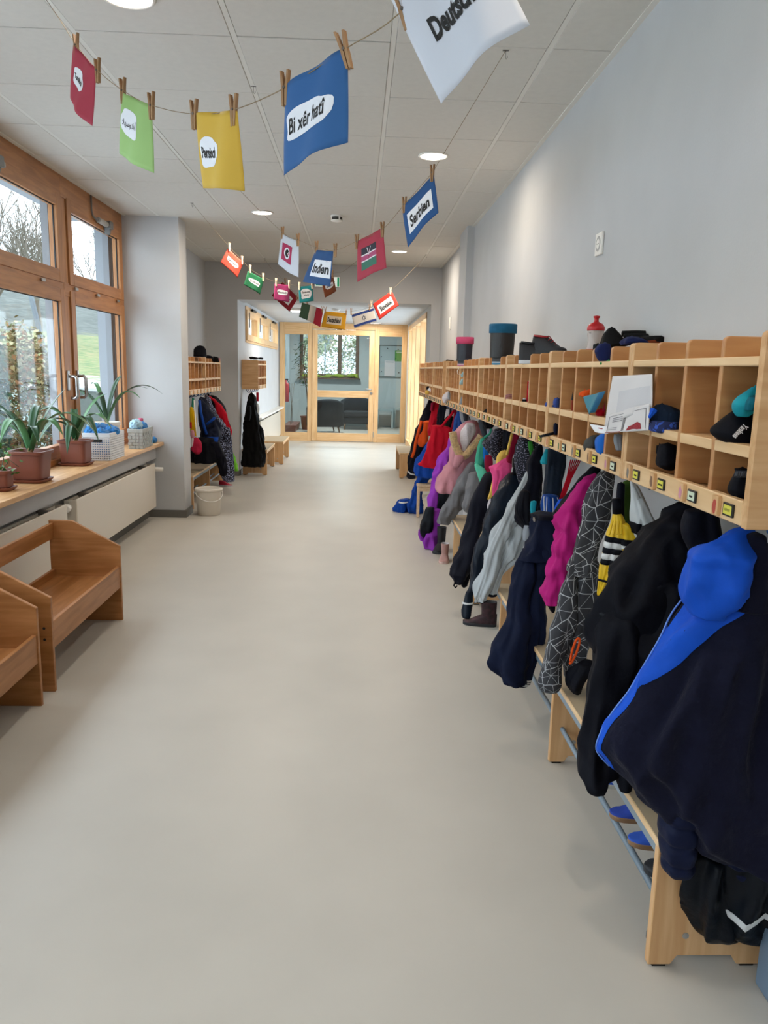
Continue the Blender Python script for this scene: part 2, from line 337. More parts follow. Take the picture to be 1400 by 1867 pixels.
# ------------------------------------------------------------------ ceiling lamps
M_lamp = mat('lit_diffuser', '#fff6e8', .5, emit='#fff4e2', estr=6.0)
def downlight(x, y, z, r, label, power, name='ceiling_light'):
    t = thing(name, label, 'light', (x, y, z), group='round ceiling downlights')
    MB().lathe([(r+.012, 0), (r+.014, -.004), (r+.004, -.008), (r, -.003), (r, 0)], 32).build('rim', M_white, t, local=True, smooth=True)
    MB().lathe([(r-.002, -.001), (r*.98, -.006), (r*.6, -.0075), (.002, -.008)], 32).build('diffuser', M_lamp, t, local=True, smooth=True)
    L = bpy.data.lights.new('downlight_lamp', 'AREA'); L.shape = 'DISK'; L.size = r*1.9; L.energy = power; L.color = (1, .87, .72); L.spread = math.radians(178)
    lo = bpy.data.objects.new('lamp_light', L); COL.objects.link(lo); lo.parent = t; lo.location = (0, 0, -.012)
    return t
downlight(-.831, 3.02, ZC, .083, 'round lit ceiling lamp at the top edge of the picture', LAMP_W*.8)
downlight(.431, 4.92, ZC, .078, 'round lit ceiling lamp just above the blue Serbien card', LAMP_W)
downlight(-.819, 6.81, ZC, .078, 'round lit ceiling lamp above the white card with the red flag', LAMP_W*1.9)
downlight(.428, 8.72, ZC, .078, 'round lit ceiling lamp near the end wall, right of the red flag card', LAMP_W*1.7)
for x, y in ((.431, 1.12), (-.831, -.7), (.431, -2.0)):
    downlight(x, y, ZC, .08, 'round lit ceiling lamp behind the camera by the %s wall, %s' % ('right' if x > 0 else 'left', 'overhead' if y > 0 else 'near the back' if y < -1 else 'midway'), LAMP_W*.6)
downlight(.292, 14.6, 2.25, .11, 'round lit ceiling lamp in the passage in front of the glass door', LAMP_W*1.3)
t = thing('passage_light', 'flat lit ceiling lamp in the passage behind the Italian flag', 'light', (-.883, 11.7, 2.25))
B(-1.0, -.76, 11.55, 11.85, 2.215, 2.25).build('housing', M_white, t, bevel=.008)
B(-.985, -.775, 11.565, 11.835, 2.208, 2.216).build('diffuser', M_lamp, t, bevel=.003)
L = bpy.data.lights.new('passage_lamp', 'AREA'); L.shape = 'SQUARE'; L.size = .2; L.energy = LAMP_W*1.3; L.color = (1, .93, .83)
lo = bpy.data.objects.new('lamp_light', L); COL.objects.link(lo); lo.parent = t; lo.location = (0, 0, -.05)
t = thing('smoke_detector', 'round smoke detector with dark band on corridor ceiling', 'detector', (-.199, 6.85, ZC))
MB().lathe([(.05, 0), (.052, -.012), (.046, -.014)], 28).build('base', M_white, t, local=True, smooth=False)
MB().lathe([(.046, -.014), (.047, -.038)], 28).build('vent_band', mat('detector_band', '#3a3836', .6), t, local=True)
MB().lathe([(.05, -.038), (.046, -.046), (.02, -.052), (.003, -.053)], 28).build('cap', M_white, t, local=True, smooth=True)
for k in range(4):
    a = k*PI/2+.5; B(-.006, .006, .045, .05, -.04, -.012).xf(Matrix.Rotation(a, 4, 'Z')).build('rib', M_white, t, local=True)
t = thing('smoke_detector', 'small white smoke detector on the passage ceiling', 'detector', (-.327, 11.5, 2.25))
MB().lathe([(.06, 0), (.06, -.015), (.05, -.03), (.02, -.045), (.003, -.047)], 24).build('body', M_white, t, local=True, smooth=True)
MB().lathe([(.051, -.0165), (.053, -.02), (.051, -.0235)], 24).build('slot_ring', M_motor2, t, local=True)
# ------------------------------------------------------------------ text on flat things
def text_geo(body, size=1.0, bold=0.0, width=1.0):
    """filled text outline as (verts2d, faces), centred on 0,0, unit = size of an em"""
    c = bpy.data.curves.new('lettering', 'FONT'); c.body = body; c.align_x = 'CENTER'; c.align_y = 'CENTER'; c.size = size; c.offset = bold*size; c.resolution_u = 3
    o = bpy.data.objects.new('lettering', c); COL.objects.link(o)
    bpy.context.view_layer.update()
    me = bpy.data.meshes.new_from_object(o.evaluated_get(bpy.context.evaluated_depsgraph_get()))
    vs = [(v.co.x*width, v.co.y) for v in me.vertices]; fs = [tuple(p.vertices) for p in me.polygons]
    bpy.data.objects.remove(o); bpy.data.curves.remove(c); bpy.data.meshes.remove(me)
    if vs:
        cx = (min(v[0] for v in vs)+max(v[0] for v in vs))/2; cy = (min(v[1] for v in vs)+max(v[1] for v in vs))/2
        vs = [(a-cx, b-cy) for a, b in vs]
    return vs, fs
def fit_text(body, w, h, bold=.0):
    vs, fs = text_geo(body, 1.0, bold)
    W_ = max(v[0] for v in vs)-min(v[0] for v in vs); H_ = max(v[1] for v in vs)-min(v[1] for v in vs)
    return [(a*w/W_, b*h/H_) for a, b in vs], fs
# ------------------------------------------------------------------ pigeonhole units
M_tagY = mat('yellow_name_paper', '#d9d24e', .7); M_tagG = mat('pale_green_name_paper', '#cfdcc4', .7)
M_prints = [mat('print_red', '#b4473a', .7), mat('print_pink', '#c98aa0', .7), mat('print_brown', '#7a5a44', .7), mat('print_grey', '#77716c', .7), mat('print_green', '#5f7d55', .7)]
M_hookblue = mat('blue_hook', '#2f568a', .35)
def blob(cx, cz, rx, rz, n=14, seed=0):
    random.seed(seed); return [(cx+rx*(1+rnd(-.25, .2))*math.cos(2*PI*k/n), cz+rz*(1+rnd(-.25, .2))*math.sin(2*PI*k/n)) for k in range(n)]
ZB, ZF, ZM0, ZM1, ZT0, ZT1, ZD = 1.105, 1.158, 1.243, 1.266, 1.420, 1.438, 1.482
def cubby(label, s, xf, xb, y0, n, pitch, seed=0, tags=True, far=False, hooks=True, group='wooden pigeonhole units along the corridor'):
    """s=+1 front faces -x (right wall), s=-1 front faces +x (left wall)"""
    y1 = y0+n*pitch; th = .016
    t = thing('pigeonhole_unit', label, 'shelf', ((xf+xb)/2, (y0+y1)/2, ZB), group=group)
    fx = lambda d: xf+s*d
    def prof(x0, z0, z1, r=.012):
        # side profile (x,z) with rounded upper front corner
        pts = [(fx(x0), z0), (xb, z0), (xb, z1), (fx(x0)+s*r, z1)]
        pts += [(fx(x0)+s*r*(1-math.sin(a)), z1-r*(1-math.cos(a))) for a in (PI/8, PI/4, 3*PI/8, PI/2)]
        return pts
    for k in range(n+1):
        yk = y0+k*pitch
        if k in (0, n):
            a, b = (yk, yk+.019) if k == 0 else (yk-.019, yk)
            MB().prism(prof(0, ZB, ZD+.004), 'y', a, b).build('side_panel', M_beechx, t, bevel=.002, seg=1)
        else:
            MB().prism(prof(.004, ZF-.012, ZD), 'y', yk-th/2, yk+th/2).build('divider', M_shaded_beech, t, bevel=.0025, seg=2)
    yi0, yi1 = y0+.019, y1-.019
    B(fx(.001), xb, yi0, yi1, ZT0, ZT1).build('top_shelf', M_edge, t, bevel=.002, seg=1)
    ms = None; rail = B(fx(-.001), fx(.017), yi0, yi1, ZB+.003, ZF).build('name_rail', M_edge, t, bevel=.002, seg=1)
    B(fx(.017), xb, yi0, yi1, ZF-.03, ZF-.014).build('bottom_shelf', M_beechy, t)
    B(xb-s*.006, xb, yi0, yi1, ZF-.03, ZD-.004).build('back_panel', M_shaded_beech, t)
    ym = .5*(y0+y1)
    for k in range(n):
        a, b = (yi0 if k == 0 else y0+k*pitch+th/2), (yi1 if k == n-1 else y0+(k+1)*pitch-th/2)
        B(fx(.003), xb-s*.006, a, b, ZM0, ZM1).build('middle_shelf', M_edge, t, bevel=.0015, seg=1)
        if tags:
            f = fx(-.001); m = (a+b)/2
            # on the right wall the picture block sits on the far side of the tag
            yb_, yt_ = (m+.022*s, m-.028*s)
            blk = B(f, f-s*.009, yb_-.013, yb_+.013, ZB+.008, ZF-.004).build('picture_block', M_beech, t, bevel=.0012, seg=1)
            if not far:
                MB().prism(blob(yb_, (ZB+ZF)/2+.001, .008, .015, 12, seed*10+k), 'x', f-s*.0094, f-s*.0091).build('animal_print', M_prints[(k+seed) % 5], blk)
            hold = B(f, f-s*.005, yt_-.021, yt_+.021, ZB+.014, ZF-.012).build('name_holder', M_black, t, bevel=.001, seg=1)
            B(f-s*.005, f-s*.0055, yt_-.017, yt_+.017, ZB+.018, ZF-.016).build('name_paper', M_tagY if (k+seed) % 5 in (0, 2, 3) and seed < 4 else M_tagG, hold)
            if not far:
                word = 'ANTHONY' if (seed == 0 and k == 0) else None
                if word:
                    vs, fs = fit_text(word, .024, .006)
                    MB().add([(f-s*.0058, yt_-s*q[0]*1.0, (ZB+ZF)/2+.001+q[1]) for q in vs], fs).build('name_print', M_ink, hold)
                else:
                    random.seed(seed*31+k); w_ = rnd(.008, .012); g = MB()
                    for i in range(4): g.box(f-s*.0060, f-s*.0056, yt_-w_+i*w_*.5, yt_-w_+i*w_*.5+w_*.36, (ZB+ZF)/2-.002, (ZB+ZF)/2+.0025)
                    g.build('name_print', M_ink, hold)
        if hooks:
            m = (a+b)/2; hx = fx(.135)
            h = MB().tube([(hx+s*.03, m, ZF-.03), (hx+s*.03, m, ZF-.075), (hx+s*.015, m, ZF-.095), (hx-s*.012, m, ZF-.095), (hx-s*.03, m, ZF-.075)], .004, 8).build('coat_hook', M_hookblue, t, smooth=True)
            MB().lathe([(.002, -.009), (.008, -.006), (.009, 0), (.007, .006), (.002, .008)], 10, (hx-s*.03, m, ZF-.072)).build('hook_knob', M_hookblue, h, smooth=True)
    if not far:
        for k in range(1, n+1):
            g = MB()
            yk = y0+k*pitch-(th/2 if k < n else .019)-.0002
            for zz_ in (1.196, 1.222, 1.31, 1.335, 1.375, 1.40): g.tube([(fx(.10), yk-.0006, zz_), (fx(.10), yk+.0004, zz_)], .0033, 8)
            g.build('shelf_pin_holes', M_dark, t)['kind'] = 'stuff'
    return t
XF, XB = .760, 1.004
RU = [('wooden pigeonhole unit nearest the camera, cut by the right picture edge', 1.447, 4), ('wooden pigeonhole unit holding the white drawings, second from the near end', 2.165, 5),
      ('wooden pigeonhole unit under the black and red trainers, third from the near end', 3.093, 5), ('wooden pigeonhole unit under the teal-cuffed boot, fourth from the near end', 4.003, 5),
      ('wooden pigeonhole unit under the pink-cuffed boot, fifth from the near end', 4.915, 5), ('wooden pigeonhole unit with a hanging face mask, sixth from the near end', 5.825, 5)]
ends = [r[1] for r in RU[1:]]+[6.742]
for i, (lb, y, n) in enumerate(RU): cubby(lb, 1, XF, XB, y, n, (ends[i]-y-.0005)/n, i, far=i > 4)
XF2 = .735
for i, (y, n, lb) in enumerate(((6.748, 5, 'set-forward wooden pigeonhole unit just past the small kink of the row'), (7.665, 5, 'wooden pigeonhole unit second from the far end of the right row'), (8.582, 4, 'wooden pigeonhole unit at the far end of the right row'))):
    cubby(lb, 1, XF2, XF2+.21, y, n, .1832, 6+i, far=True)
cubby('wooden pigeonhole unit with a black cap on top, behind the white pier', -1, -1.64, -1.905, 7.60, 5, .1832, 11, far=True, group='wooden pigeonhole units on the left')
cubby('wooden pigeonhole unit in the left alcove nearer the end wall', -1, -1.64, -1.905, 8.518, 5, .1832, 12, far=True, group='wooden pigeonhole units on the left')
cubby('wooden pigeonhole unit with closed plain side panel in the passage above the black coat', -1, -1.30, -1.515, 10.28, 5, .182, 13, far=True, group='wooden pigeonhole units on the left')
# ------------------------------------------------------------------ benches with shoe rails
M_seat = mat('beige_bench_top', '#b5a284', .55, .04, 5)
def bench(label, s, xf, xb, y0, y1, legs, h=.335, rails=True, group='wooden benches with shoe rails'):
    """s=+1: front edge faces -x"""
    t = thing('bench', label, 'bench', ((xf+xb)/2, (y0+y1)/2, 0), group=group)
    top = B(xf, xb, y0, y1, h-.018, h-.001).build('seat_board', M_edge, t, bevel=.002, seg=1)
    B(xf+s*.004, xb-s*.002, y0+.002, y1-.002, h-.001, h+.0005).build('seat_surface', M_seat, top)
    B(xf+s*.008, xf+s*.03, y0+.03, y1-.03, h-.05, h-.018).build('edge_rail', M_greytube if rails else M_beechy, t, bevel=.002, seg=1)
    B(xb-s*.03, xb-s*.008, y0+.03, y1-.03, h-.05, h-.018).build('edge_rail', M_greytube if rails else M_beechy, t, bevel=.002, seg=1)
    x0, x1 = xf+s*.004, xb-s*.004
    for ly in legs:
        fw = .055
        poly = [(x0, .006), (x0+s*fw, .006), (x0+s*(fw+.015), .03), (x1-s*(fw+.015), .03), (x1-s*fw, .006), (x1, .006), (x1, h-.019), (x0, h-.019)]
        lp = MB().prism(poly, 'y', ly, ly+.022).build('leg_panel', M_beech, t, bevel=.002, seg=1)
        for xx in (x0+s*.012, x1-s*.045): B(xx, xx+s*.033, ly+.003, ly+.019, 0, .007).build('floor_glide', M_black, lp)
        MB().tube([(x0+s*.085, ly-.002, .085), (x0+s*.085, ly+.002, .085)], .008, 12).build('screw', M_steel, lp)
    if rails:
        for xx, zz_ in ((xf+s*.045, .135), (xf+s*.135, .115), (xf+s*.215, .115)):
            MB().tube([(xx, legs[0]+.01, zz_), (xx, legs[-1]+.012, zz_)], .009, 10).build('shoe_rail', M_greytube, t, smooth=True)
    else:
        B(x0+s*.10, x0+s*.12, legs[0]+.02, legs[-1]+.002, .11, .16).build('cross_rail', M_beechy, t)
    return t
bench('long wooden bench with grey shoe rails nearest the camera under the dark jackets', 1, .715, .995, 1.597, 3.79, (1.599, 2.571, 3.60))
bench('wooden bench with grey shoe rails beyond the pink suede boot gap, under the grey pants', 1, .715, .995, 4.42, 5.69, (4.5, 5.465))
bench('wooden bench at the far right below the orange jacket', 1, .563, .90, 10.03, 11.02, (10.035, 10.99), rails=False)
bench('wooden bench in the left alcove behind the white bucket', -1, -1.585, -1.88, 7.50, 9.35, (7.515, 8.36, 9.32))
bench('wooden bench in the passage directly under the black coat', -1, -1.165, -1.49, 10.09, 11.04, (10.09, 11.01), rails=False)
bench('wooden bench pulled out from the wall near the glass door', -1, -1.065, -1.41, 11.28, 12.23, (11.285, 12.20), rails=False)
# small stool among the trousers
t = thing('stool', 'small pale wooden stool standing over the blue overalls', 'stool', (.73, 7.44, 0))
M_stool = wood('pale_birch', '#cdab86', '#dfc3a2', 1)
for x in (.59, .845):
    for y in (7.31, 7.55): MB().prism([(x, 0), (x+.028, 0), (x+.028, .3), (x, .3)], 'y', y, y+.028).build('leg', M_stool, t, bevel=.006)
B(.585, .88, 7.30, 7.585, .30, .33).build('seat', M_stool, t, bevel=.010, seg=3)
MB().box(.618, .845, 7.315, 7.33, .255, .3).box(.618, .845, 7.555, 7.57, .255, .3).build('apron', M_stool, t)
# ------------------------------------------------------------------ low settles on the left
def settle(label, yn, yf):
    t = thing('low_settle', label, 'settle', (-1.46, (yn+yf)/2, 0), group='low wooden settles by the radiator')
    side = [(-1.277, 0), (-1.277, .42), (-1.53, .558), (-1.652, .558), (-1.652, 0)]
    for y in (yn, yf-.02):
        p_ = MB().prism(side, 'y', y, y+.02).build('end_panel', M_oldbeechz, t, bevel=.0025)
        if y == yn:
            for z in (.235, .285): MB().tube([(-1.31, y-.001, z), (-1.31, y+.004, z)], .006, 10).build('screw_hole', M_dark, p_)
    B(-1.30, -1.282, yn+.02, yf-.02, .187, .308).build('front_board', M_oldbeech, t, bevel=.003)
    B(-1.645, -1.30, yn+.02, yf-.02, .232, .25).build('seat_board', M_oldbeech, t)
    B(-1.645, -1.627, yn+.02, yf-.02, .25, .29).build('rear_lip', M_oldbeech, t, bevel=.002)
    B(-1.645, -1.627, yn+.02, yf-.02, .46, .545).build('back_rail', M_oldbeech, t, bevel=.003)
    return t
settle('low beech settle with slatted open back standing in front of the radiator', 3.167, 4.15)
settle('low beech settle cut off by the left picture edge', 2.05, 3.042)
# ------------------------------------------------------------------ radiators
M_rad = mat('radiator_enamel', '#dcd4c6', .35)
def radiator(label, x, y0, y1, z0, z1, s=1, valve=True):
    t = thing('radiator', label, 'radiator', (x, (y0+y1)/2, z0))
    B(x, x-s*.012, y0, y1, z0, z1).build('front_panel', M_rad, t, bevel=.004)
    B(x-s*.07, x-s*.085, y0+.01, y1-.01, z0+.01, z1-.01).build('rear_panel', M_rad, t)
    g = MB(); k = y0+.03
    while k < y1-.03: g.box(min(x-s*.015, x-s*.068), max(x-s*.015, x-s*.068), k, k+.006, z0+.03, z1-.02); k += .05
    g.build('convector_fins', M_rad, t)
    for yy in (y0+.25, y1-.25): B(x-s*.01, x-s*.08, yy-.02, yy+.02, z1-.02, z1+.004).build('mounting_clip', M_motor2, t)
    for yy in (y0, y1): B(x-s*.005, x-s*.08, yy-.004, yy+.004, z0+.02, z1-.005).build('side_cover', M_rad, t)
    if valve:
        v = MB().tube([(x-s*.045, y0-.10, z1-.05), (x-s*.045, y0, z1-.05)], .012, 10).build('valve_pipe', M_steel, t)
        MB().lathe([(.024, -.03), (.027, 0), (.024, .03)], 16, (0, 0, 0)).xf(Matrix.Translation((x-s*.045, y0-.06, z1-.05)) @ Matrix.Rotation(PI/2, 4, 'X')).build('thermostat_head', M_white, v, smooth=True)
    return t
radiator('flat white radiator under the window ending at the white pier', -1.80, 4.97, 6.93, .133, .527)
radiator('flat white radiator behind the low beech settles', -1.80, 2.60, 4.80, .133, .527)
MB().tube([(-1.845, 6.93, .48), (-1.845, 7.0, .48)], .015, 10)
t = thing('radiator_valve', 'small white thermostat valve between radiator and white pier', 'valve', (-1.84, 7.0, .47))
MB().tube([(-1.84, 6.935, .47), (-1.84, 7.04, .47), (-1.84, 7.08, .47), (-1.84, 7.118, .47)], .011, 10).build('pipe', M_steel, t)
MB().tube([(-1.84, 6.96, .47), (-1.81, 6.96, .47), (-1.74, 6.96, .47)], [.016, .02, .017], 14).build('thermostat_head', M_white, t, smooth=True)
radiator('low white radiator in the passage under the high windows', -1.43, 11.55, 14.55, .16, .60, valve=True)
B(-1.52, -1.40, 11.45, 14.9, .64, .665).build('passage_ledge', M_white).update_tag()
tag(bpy.data.objects['passage_ledge'], kind='structure'); bpy.data.objects['passage_ledge'].name = 'trim_4'
# ------------------------------------------------------------------ small wall fittings
t = thing('wall_socket', 'double white wall socket high on the right wall', 'socket', (XR, 3.37, 1.94))
B(XR-.011, XR, 3.325, 3.415, 1.893, 1.985).build('plate', M_white, t, bevel=.004)
MB().tube([(XR-.0118, 3.37, 1.94), (XR-.0105, 3.37, 1.94)], .031, 24).build('socket_well', mat('socket_grey', '#a9a9a6', .5), t)
MB().tube([(XR-.013, 3.37, 1.94), (XR-.011, 3.37, 1.94)], .020, 20).build('socket_face', M_white, t)
for q in (-.0095, .0095): MB().tube([(XR-.0135, 3.37+q, 1.94), (XR-.0125, 3.37+q, 1.94)], .0028, 8).build('pin_hole', M_dark, t)
t = thing('light_switch', 'small white switch plate on the far right wall beside the opening', 'switch', (XR+.02, 8.88, 1.93))
B(XR+.008, XR+.02, 8.84, 8.92, 1.86, 2.0).build('plate', M_white, t, bevel=.004); B(XR+.003, XR+.009, 8.855, 8.905, 1.875, 1.985).build('rocker', M_white, t, bevel=.003)
t = thing('emergency_exit_sign', 'small green and white emergency exit sign on the end wall', 'sign', (-.40, 9.99, 2.46))
M_green = mat('exit_green', '#1f9a6c', .5, emit='#1f9a6c', estr=.35); M_signw = mat('exit_white', '#eef6f0', .5, emit='#eef6f0', estr=.5)
B(-.555, -.243, 9.955, 9.998, 2.398, 2.522).build('housing', M_white, t, bevel=.004)
B(-.55, -.248, 9.951, 9.956, 2.403, 2.517).build('face', M_signw, t)
B(-.275, -.250, 9.948, 9.952, 2.405, 2.515).build('green_band', M_green, t)
MB().prism([(-.54, 2.41), (-.43, 2.41), (-.43, 2.51), (-.54, 2.51)], 'y', 9.948, 9.951).build('green_panel', M_green, t)
MB().prism([(-.39, 2.455), (-.34, 2.455), (-.34, 2.43), (-.30, 2.46), (-.34, 2.49), (-.34, 2.465), (-.39, 2.465)], 'y', 9.948, 9.951).build('arrow', M_green, t)
t = thing('hanging_rail', 'thin dark vertical strip on the wall above the alcove pigeonholes', 'rail', (-1.905, 7.75, 1.9))
B(-1.909, -1.900, 7.66, 7.69, 1.55, 1.80).build('strip', M_motor2, t); B(-1.909, -1.895, 7.655, 7.695, 1.80, 1.815).build('end_clip', M_dark, t)
t = thing('grey_duct', 'grey blue plastic conduit end at the lower right corner', 'conduit', (.985, 1.47, 0))
B(.955, 1.013, 1.38, 1.55, .0, .16).build('cover', mat('conduit_blue_grey', '#6d8297', .4), t, bevel=.006); B(.985, 1.013, 1.40, 1.54, .16, .42).build('riser', M_white, t, bevel=.004)
# ------------------------------------------------------------------ bucket
t = thing('bucket', 'white plastic bucket with lid and wire handle beside the white pier', 'bucket', (-1.40, 7.30, 0))
M_bucket = mat('white_bucket_plastic', '#ded6c8', .4)
MB().lathe([(.10, 0), (.106, .004), (.122, .235), (.122, .24)], 40).build('body', M_bucket, t, local=True, smooth=True)
MB().lathe([(.121, .228), (.130, .230), (.131, .252), (.124, .256), (.118, .253), (.116, .246), (.02, .246)], 40).build('lid', M_bucket, t, local=True, smooth=True)
pts = [(.128*math.cos(a), .128*math.sin(a), .215-.075*math.sin((a+2.6)/2.9*PI) if True else 0) for a in [(-2.6+2.9*i/16) for i in range(17)]]
MB().tube([(p[0]*1.02, p[1]*1.02, p[2]) for p in pts], .0035, 6).build('handle', M_white, t, local=True, smooth=True)
for a in (-2.6, .3): MB().lathe([(.010, -.006), (.010, .006)], 10, (.124*math.cos(a), .124*math.sin(a), .215)).build('handle_boss', M_bucket, t, local=True)
# ------------------------------------------------------------------ garlands of cards
M_pin = wood('clothespin_wood', '#8f6b48', '#ab8660', 2, .7)
M_pinp = wood('pale_clothespin_wood', '#d9c3a2', '#ead8bc', 2, .7)
M_spring = mat('spring_wire', '#77706a', .35, metal=1.0)
def vplane(A, Bp):
    A = Vector((A[0], A[1], 0)); D = Vector((Bp[0]-A[0], Bp[1]-A[1], 0)).normalized(); N = Vector((D.y, -D.x, 0))
    if N.y > 0: N = -N                      # N looks towards the camera
    def hit(px, py, off=0.0):
        d = ray(px, py); t = (N.dot(A-CAMP)+off)/N.dot(d); return CAMP+d*t
    return hit, N, D
def cmat(name, col): return mat('card_'+name, col, .75, .02, 6)
class Card:
    """paper card between four corner pixels on the vertical plane of its string"""
    def __init__(s, hit, N, name, label, col, TL, TR, BR, BL, bow=.012, twist=0.0, bowv=.0, curl=None, cat='card', group='cards pegged to the strings'):
        s.c = [hit(*q) for q in (TL, TR, BR, BL)]; s.N = N; s.bow = bow; s.twist = twist; s.bowv = bowv; s.curl = curl
        s.W = ((s.c[1]-s.c[0]).length+(s.c[2]-s.c[3]).length)/2; s.H = ((s.c[3]-s.c[0]).length+(s.c[2]-s.c[1]).length)/2
        base = s.pt(.5, 1.0, 0)
        s.o = thing(name, label, cat, base, group=group)
        g = MB(); n, m = 24, 14
        for off in (.0004, -.0004):
            b = len(g.v)
            for j in range(m+1):
                for i in range(n+1): g.v.append(s.pt(i/n, j/m, off))
            for j in range(m):
                for i in range(n):
                    q = (b+j*(n+1)+i, b+j*(n+1)+i+1, b+(j+1)*(n+1)+i+1, b+(j+1)*(n+1)+i); g.f.append(q if off < 0 else q[::-1])
        h = (n+1)*(m+1)
        bd = [i for i in range(n+1)]+[j*(n+1)+n for j in range(1, m+1)]+[m*(n+1)+i for i in range(n-1, -1, -1)]+[j*(n+1) for j in range(m-1, 0, -1)]
        for a, b2 in zip(bd, bd[1:]+bd[:1]): g.f.append((a, b2, h+b2, h+a))
        g.build('sheet', col, s.o, smooth=True)
    def pt(s, u, v, off=0.0):
        c = s.c; p = (c[0]*(1-u)+c[1]*u)*(1-v)+(c[3]*(1-u)+c[2]*u)*v
        d = s.bow*4*u*(1-u)*(.35+.65*v) + s.twist*(u-.5)*(v) + s.bowv*math.sin(v*PI)
        d += .25*s.bow*math.sin(u*9+v*2)
        if s.curl: d += s.curl*max(0, .45-u)**2*5
        return p + s.N*(d+off)
    def poly(s, pts, name, m, off=.0012):
        """flat print following the sheet; pts in card units (u,v), fan-triangulated through a fine grid of rings"""
        cx = sum(p[0] for p in pts)/len(pts); cy = sum(p[1] for p in pts)/len(pts); g = MB(); n = len(pts); K = 9
        g.v.append(s.pt(cx, cy, off))
        for k in range(1, K+1):
            for p in pts: g.v.append(s.pt(cx+(p[0]-cx)*k/K, cy+(p[1]-cy)*k/K, off))
        for i in range(n):
            j = (i+1) % n; g.f.append((0, 1+i, 1+j))
            for k in range(K-1): g.f.append((1+k*n+i, 1+(k+1)*n+i, 1+(k+1)*n+j, 1+k*n+j))
        return g.build(name, m, s.o)
    def rect(s, u0, u1, v0, v1, name, m, off=.0009, n=8):
        return s.poly([(u0+(u1-u0)*i/n, v0) for i in range(n)]+[(u1, v0+(v1-v0)*i/n) for i in range(n)]+[(u1-(u1-u0)*i/n, v1) for i in range(n)]+[(u0, v1-(v1-v0)*i/n) for i in range(n)], name, m, off)
    def cloud(s, u, v, ru, rv, seed=0, tilt=0.0, power=.75, name='label'):
        random.seed(seed); ph = rnd(0, 6); n = 36; P = []
        for k in range(n):
            a = 2*PI*k/n; c_, s_ = math.cos(a), math.sin(a); r = 1+.07*math.sin(3*a+ph)+.05*math.sin(5*a+ph*2)
            x = math.copysign(abs(c_)**power, c_)*ru*r; y = math.copysign(abs(s_)**power, s_)*rv*r
            P.append((u+x, v+y+tilt*x))
        return s.poly(P, name, M_paper)
    def text(s, body, u, v, w, h, bold=.02, tilt=0.0, m=None, off=.0019):
        vs, fs = fit_text(body, w, h, bold)
        return MB().add([s.pt(u+a, v-b+tilt*a, off) for a, b in vs], fs).build('lettering', m or M_ink, s.o)
PINS = []
def clothespin(p, N, D, label, pale=False, lean=0.0, size=.072, tw=0.0):
    """spring clothespin hanging on the string at p; two legs in a V, jaws below"""
    t = thing('clothespin', label, 'clothespin', p, group='wooden clothespins on the strings')
    m = M_pinp if pale else M_pin; up = Vector((0, 0, 1)); L = size
    ax = (N*math.cos(tw)+D*math.sin(tw)).normalized(); sd = up.cross(ax).normalized()
    for s in (-1, 1):
        g = MB()
        prof = [(0, -.52*L, .000), (.0055, -.52*L, .0), (.0075, -.2*L, .0), (.0075, .05*L, .0), (.006, .48*L, .0)]
        pts = [(.0012, -.52*L), (.0065, -.52*L), (.0085, -.15*L), (.0085, .05*L), (.0125, .48*L), (.0075, .48*L), (.0012, .03*L)]
        vs = []
        for hw in (-.0048, .0048):
            for a, z in pts: vs.append(p + ax*hw + sd*(s*a) + up*z + sd*lean*z)
        n = len(pts)
        fs = [tuple(range(n)), tuple(range(2*n-1, n-1, -1))]+[(i, n+i, n+(i+1) % n, (i+1) % n) for i in range(n)]
        g.add(vs, fs).build('leg', m, t)
    MB().tube([p+ax*-.0065, p+ax*.0065], .0035, 8).build('spring', M_spring, t)
    return t
def string(name, label, pts, r=.0011):
    P = [tuple(q) for q in pts]; P = catmull(P, len(P)*5)
    o = MB().tube(P, r, 6).build(name, M_string, None, smooth=True); tag(o, label, 'string', 'garland strings'); return o
def hookpt(px, py): return at_z(px, py, ZC)
def pins(card, hit, N, D, what, TL, TR, pale=False, twl=.3, twr=.3, size=.072, which='LR', ll=0, lr=0):
    out = []
    for k, q, tw, le in (('L', TL, twl, ll), ('R', TR, twr, lr)):
        if k in which:
            p = hit(*q, .004)
            clothespin(p, N, D, 'wooden clothespin on the %s top corner of the %s' % ('left' if k == 'L' else 'right', what), pale, le, size, tw)
            out.append(p)
    return out
# --- string 1, nearest, running diagonally over the corridor
hit, N, D = vplane((-1.127, 3.06), (-.09, 1.74))
c_red = Card(hit, N, 'language_card', 'red card with a narrow white label, leftmost of the near string', cmat('red', '#a83246'), (134, 78), (177, 124), (165.6, 229), (130.5, 178), .02)
c_red.cloud(.45, .47, .24, .17, 1, 0); c_red.text('Tamilisch', .45, .47, .38, .10, .02)
c = Card(hit, N, 'language_card', 'light green card with Arabic greeting on a white label', cmat('lime', '#98bd72'), (223, 168), (277.5, 192), (278, 315), (220.4, 280), .02)
c.cloud(.38, .44, .29, .21, 2, .1)
try: c.text('\uFEFC\uFEEC\uFEB3\u0648 \uFEFC\uFEEB\u0623', .38, .44, .44, .16, .01)
except Exception: pass
c2_ = Card(hit, N, 'language_card', 'yellow card reading Persisch on a white cloud label', cmat('yellow', '#cfa838'), (357, 207), (434, 203), (442.5, 348), (373.8, 344), .022)
c2_.cloud(.33, .53, .23, .20, 3, 0); c2_.text('Persisch', .33, .53, .35, .15, .03)
c3_ = Card(hit, N, 'language_card', 'large blue card reading Bi xêr hatî on a white label', cmat('blue', '#265c94'), (521, 157), (635, 86), (630.7, 259), (521, 320.6), .02, .0)
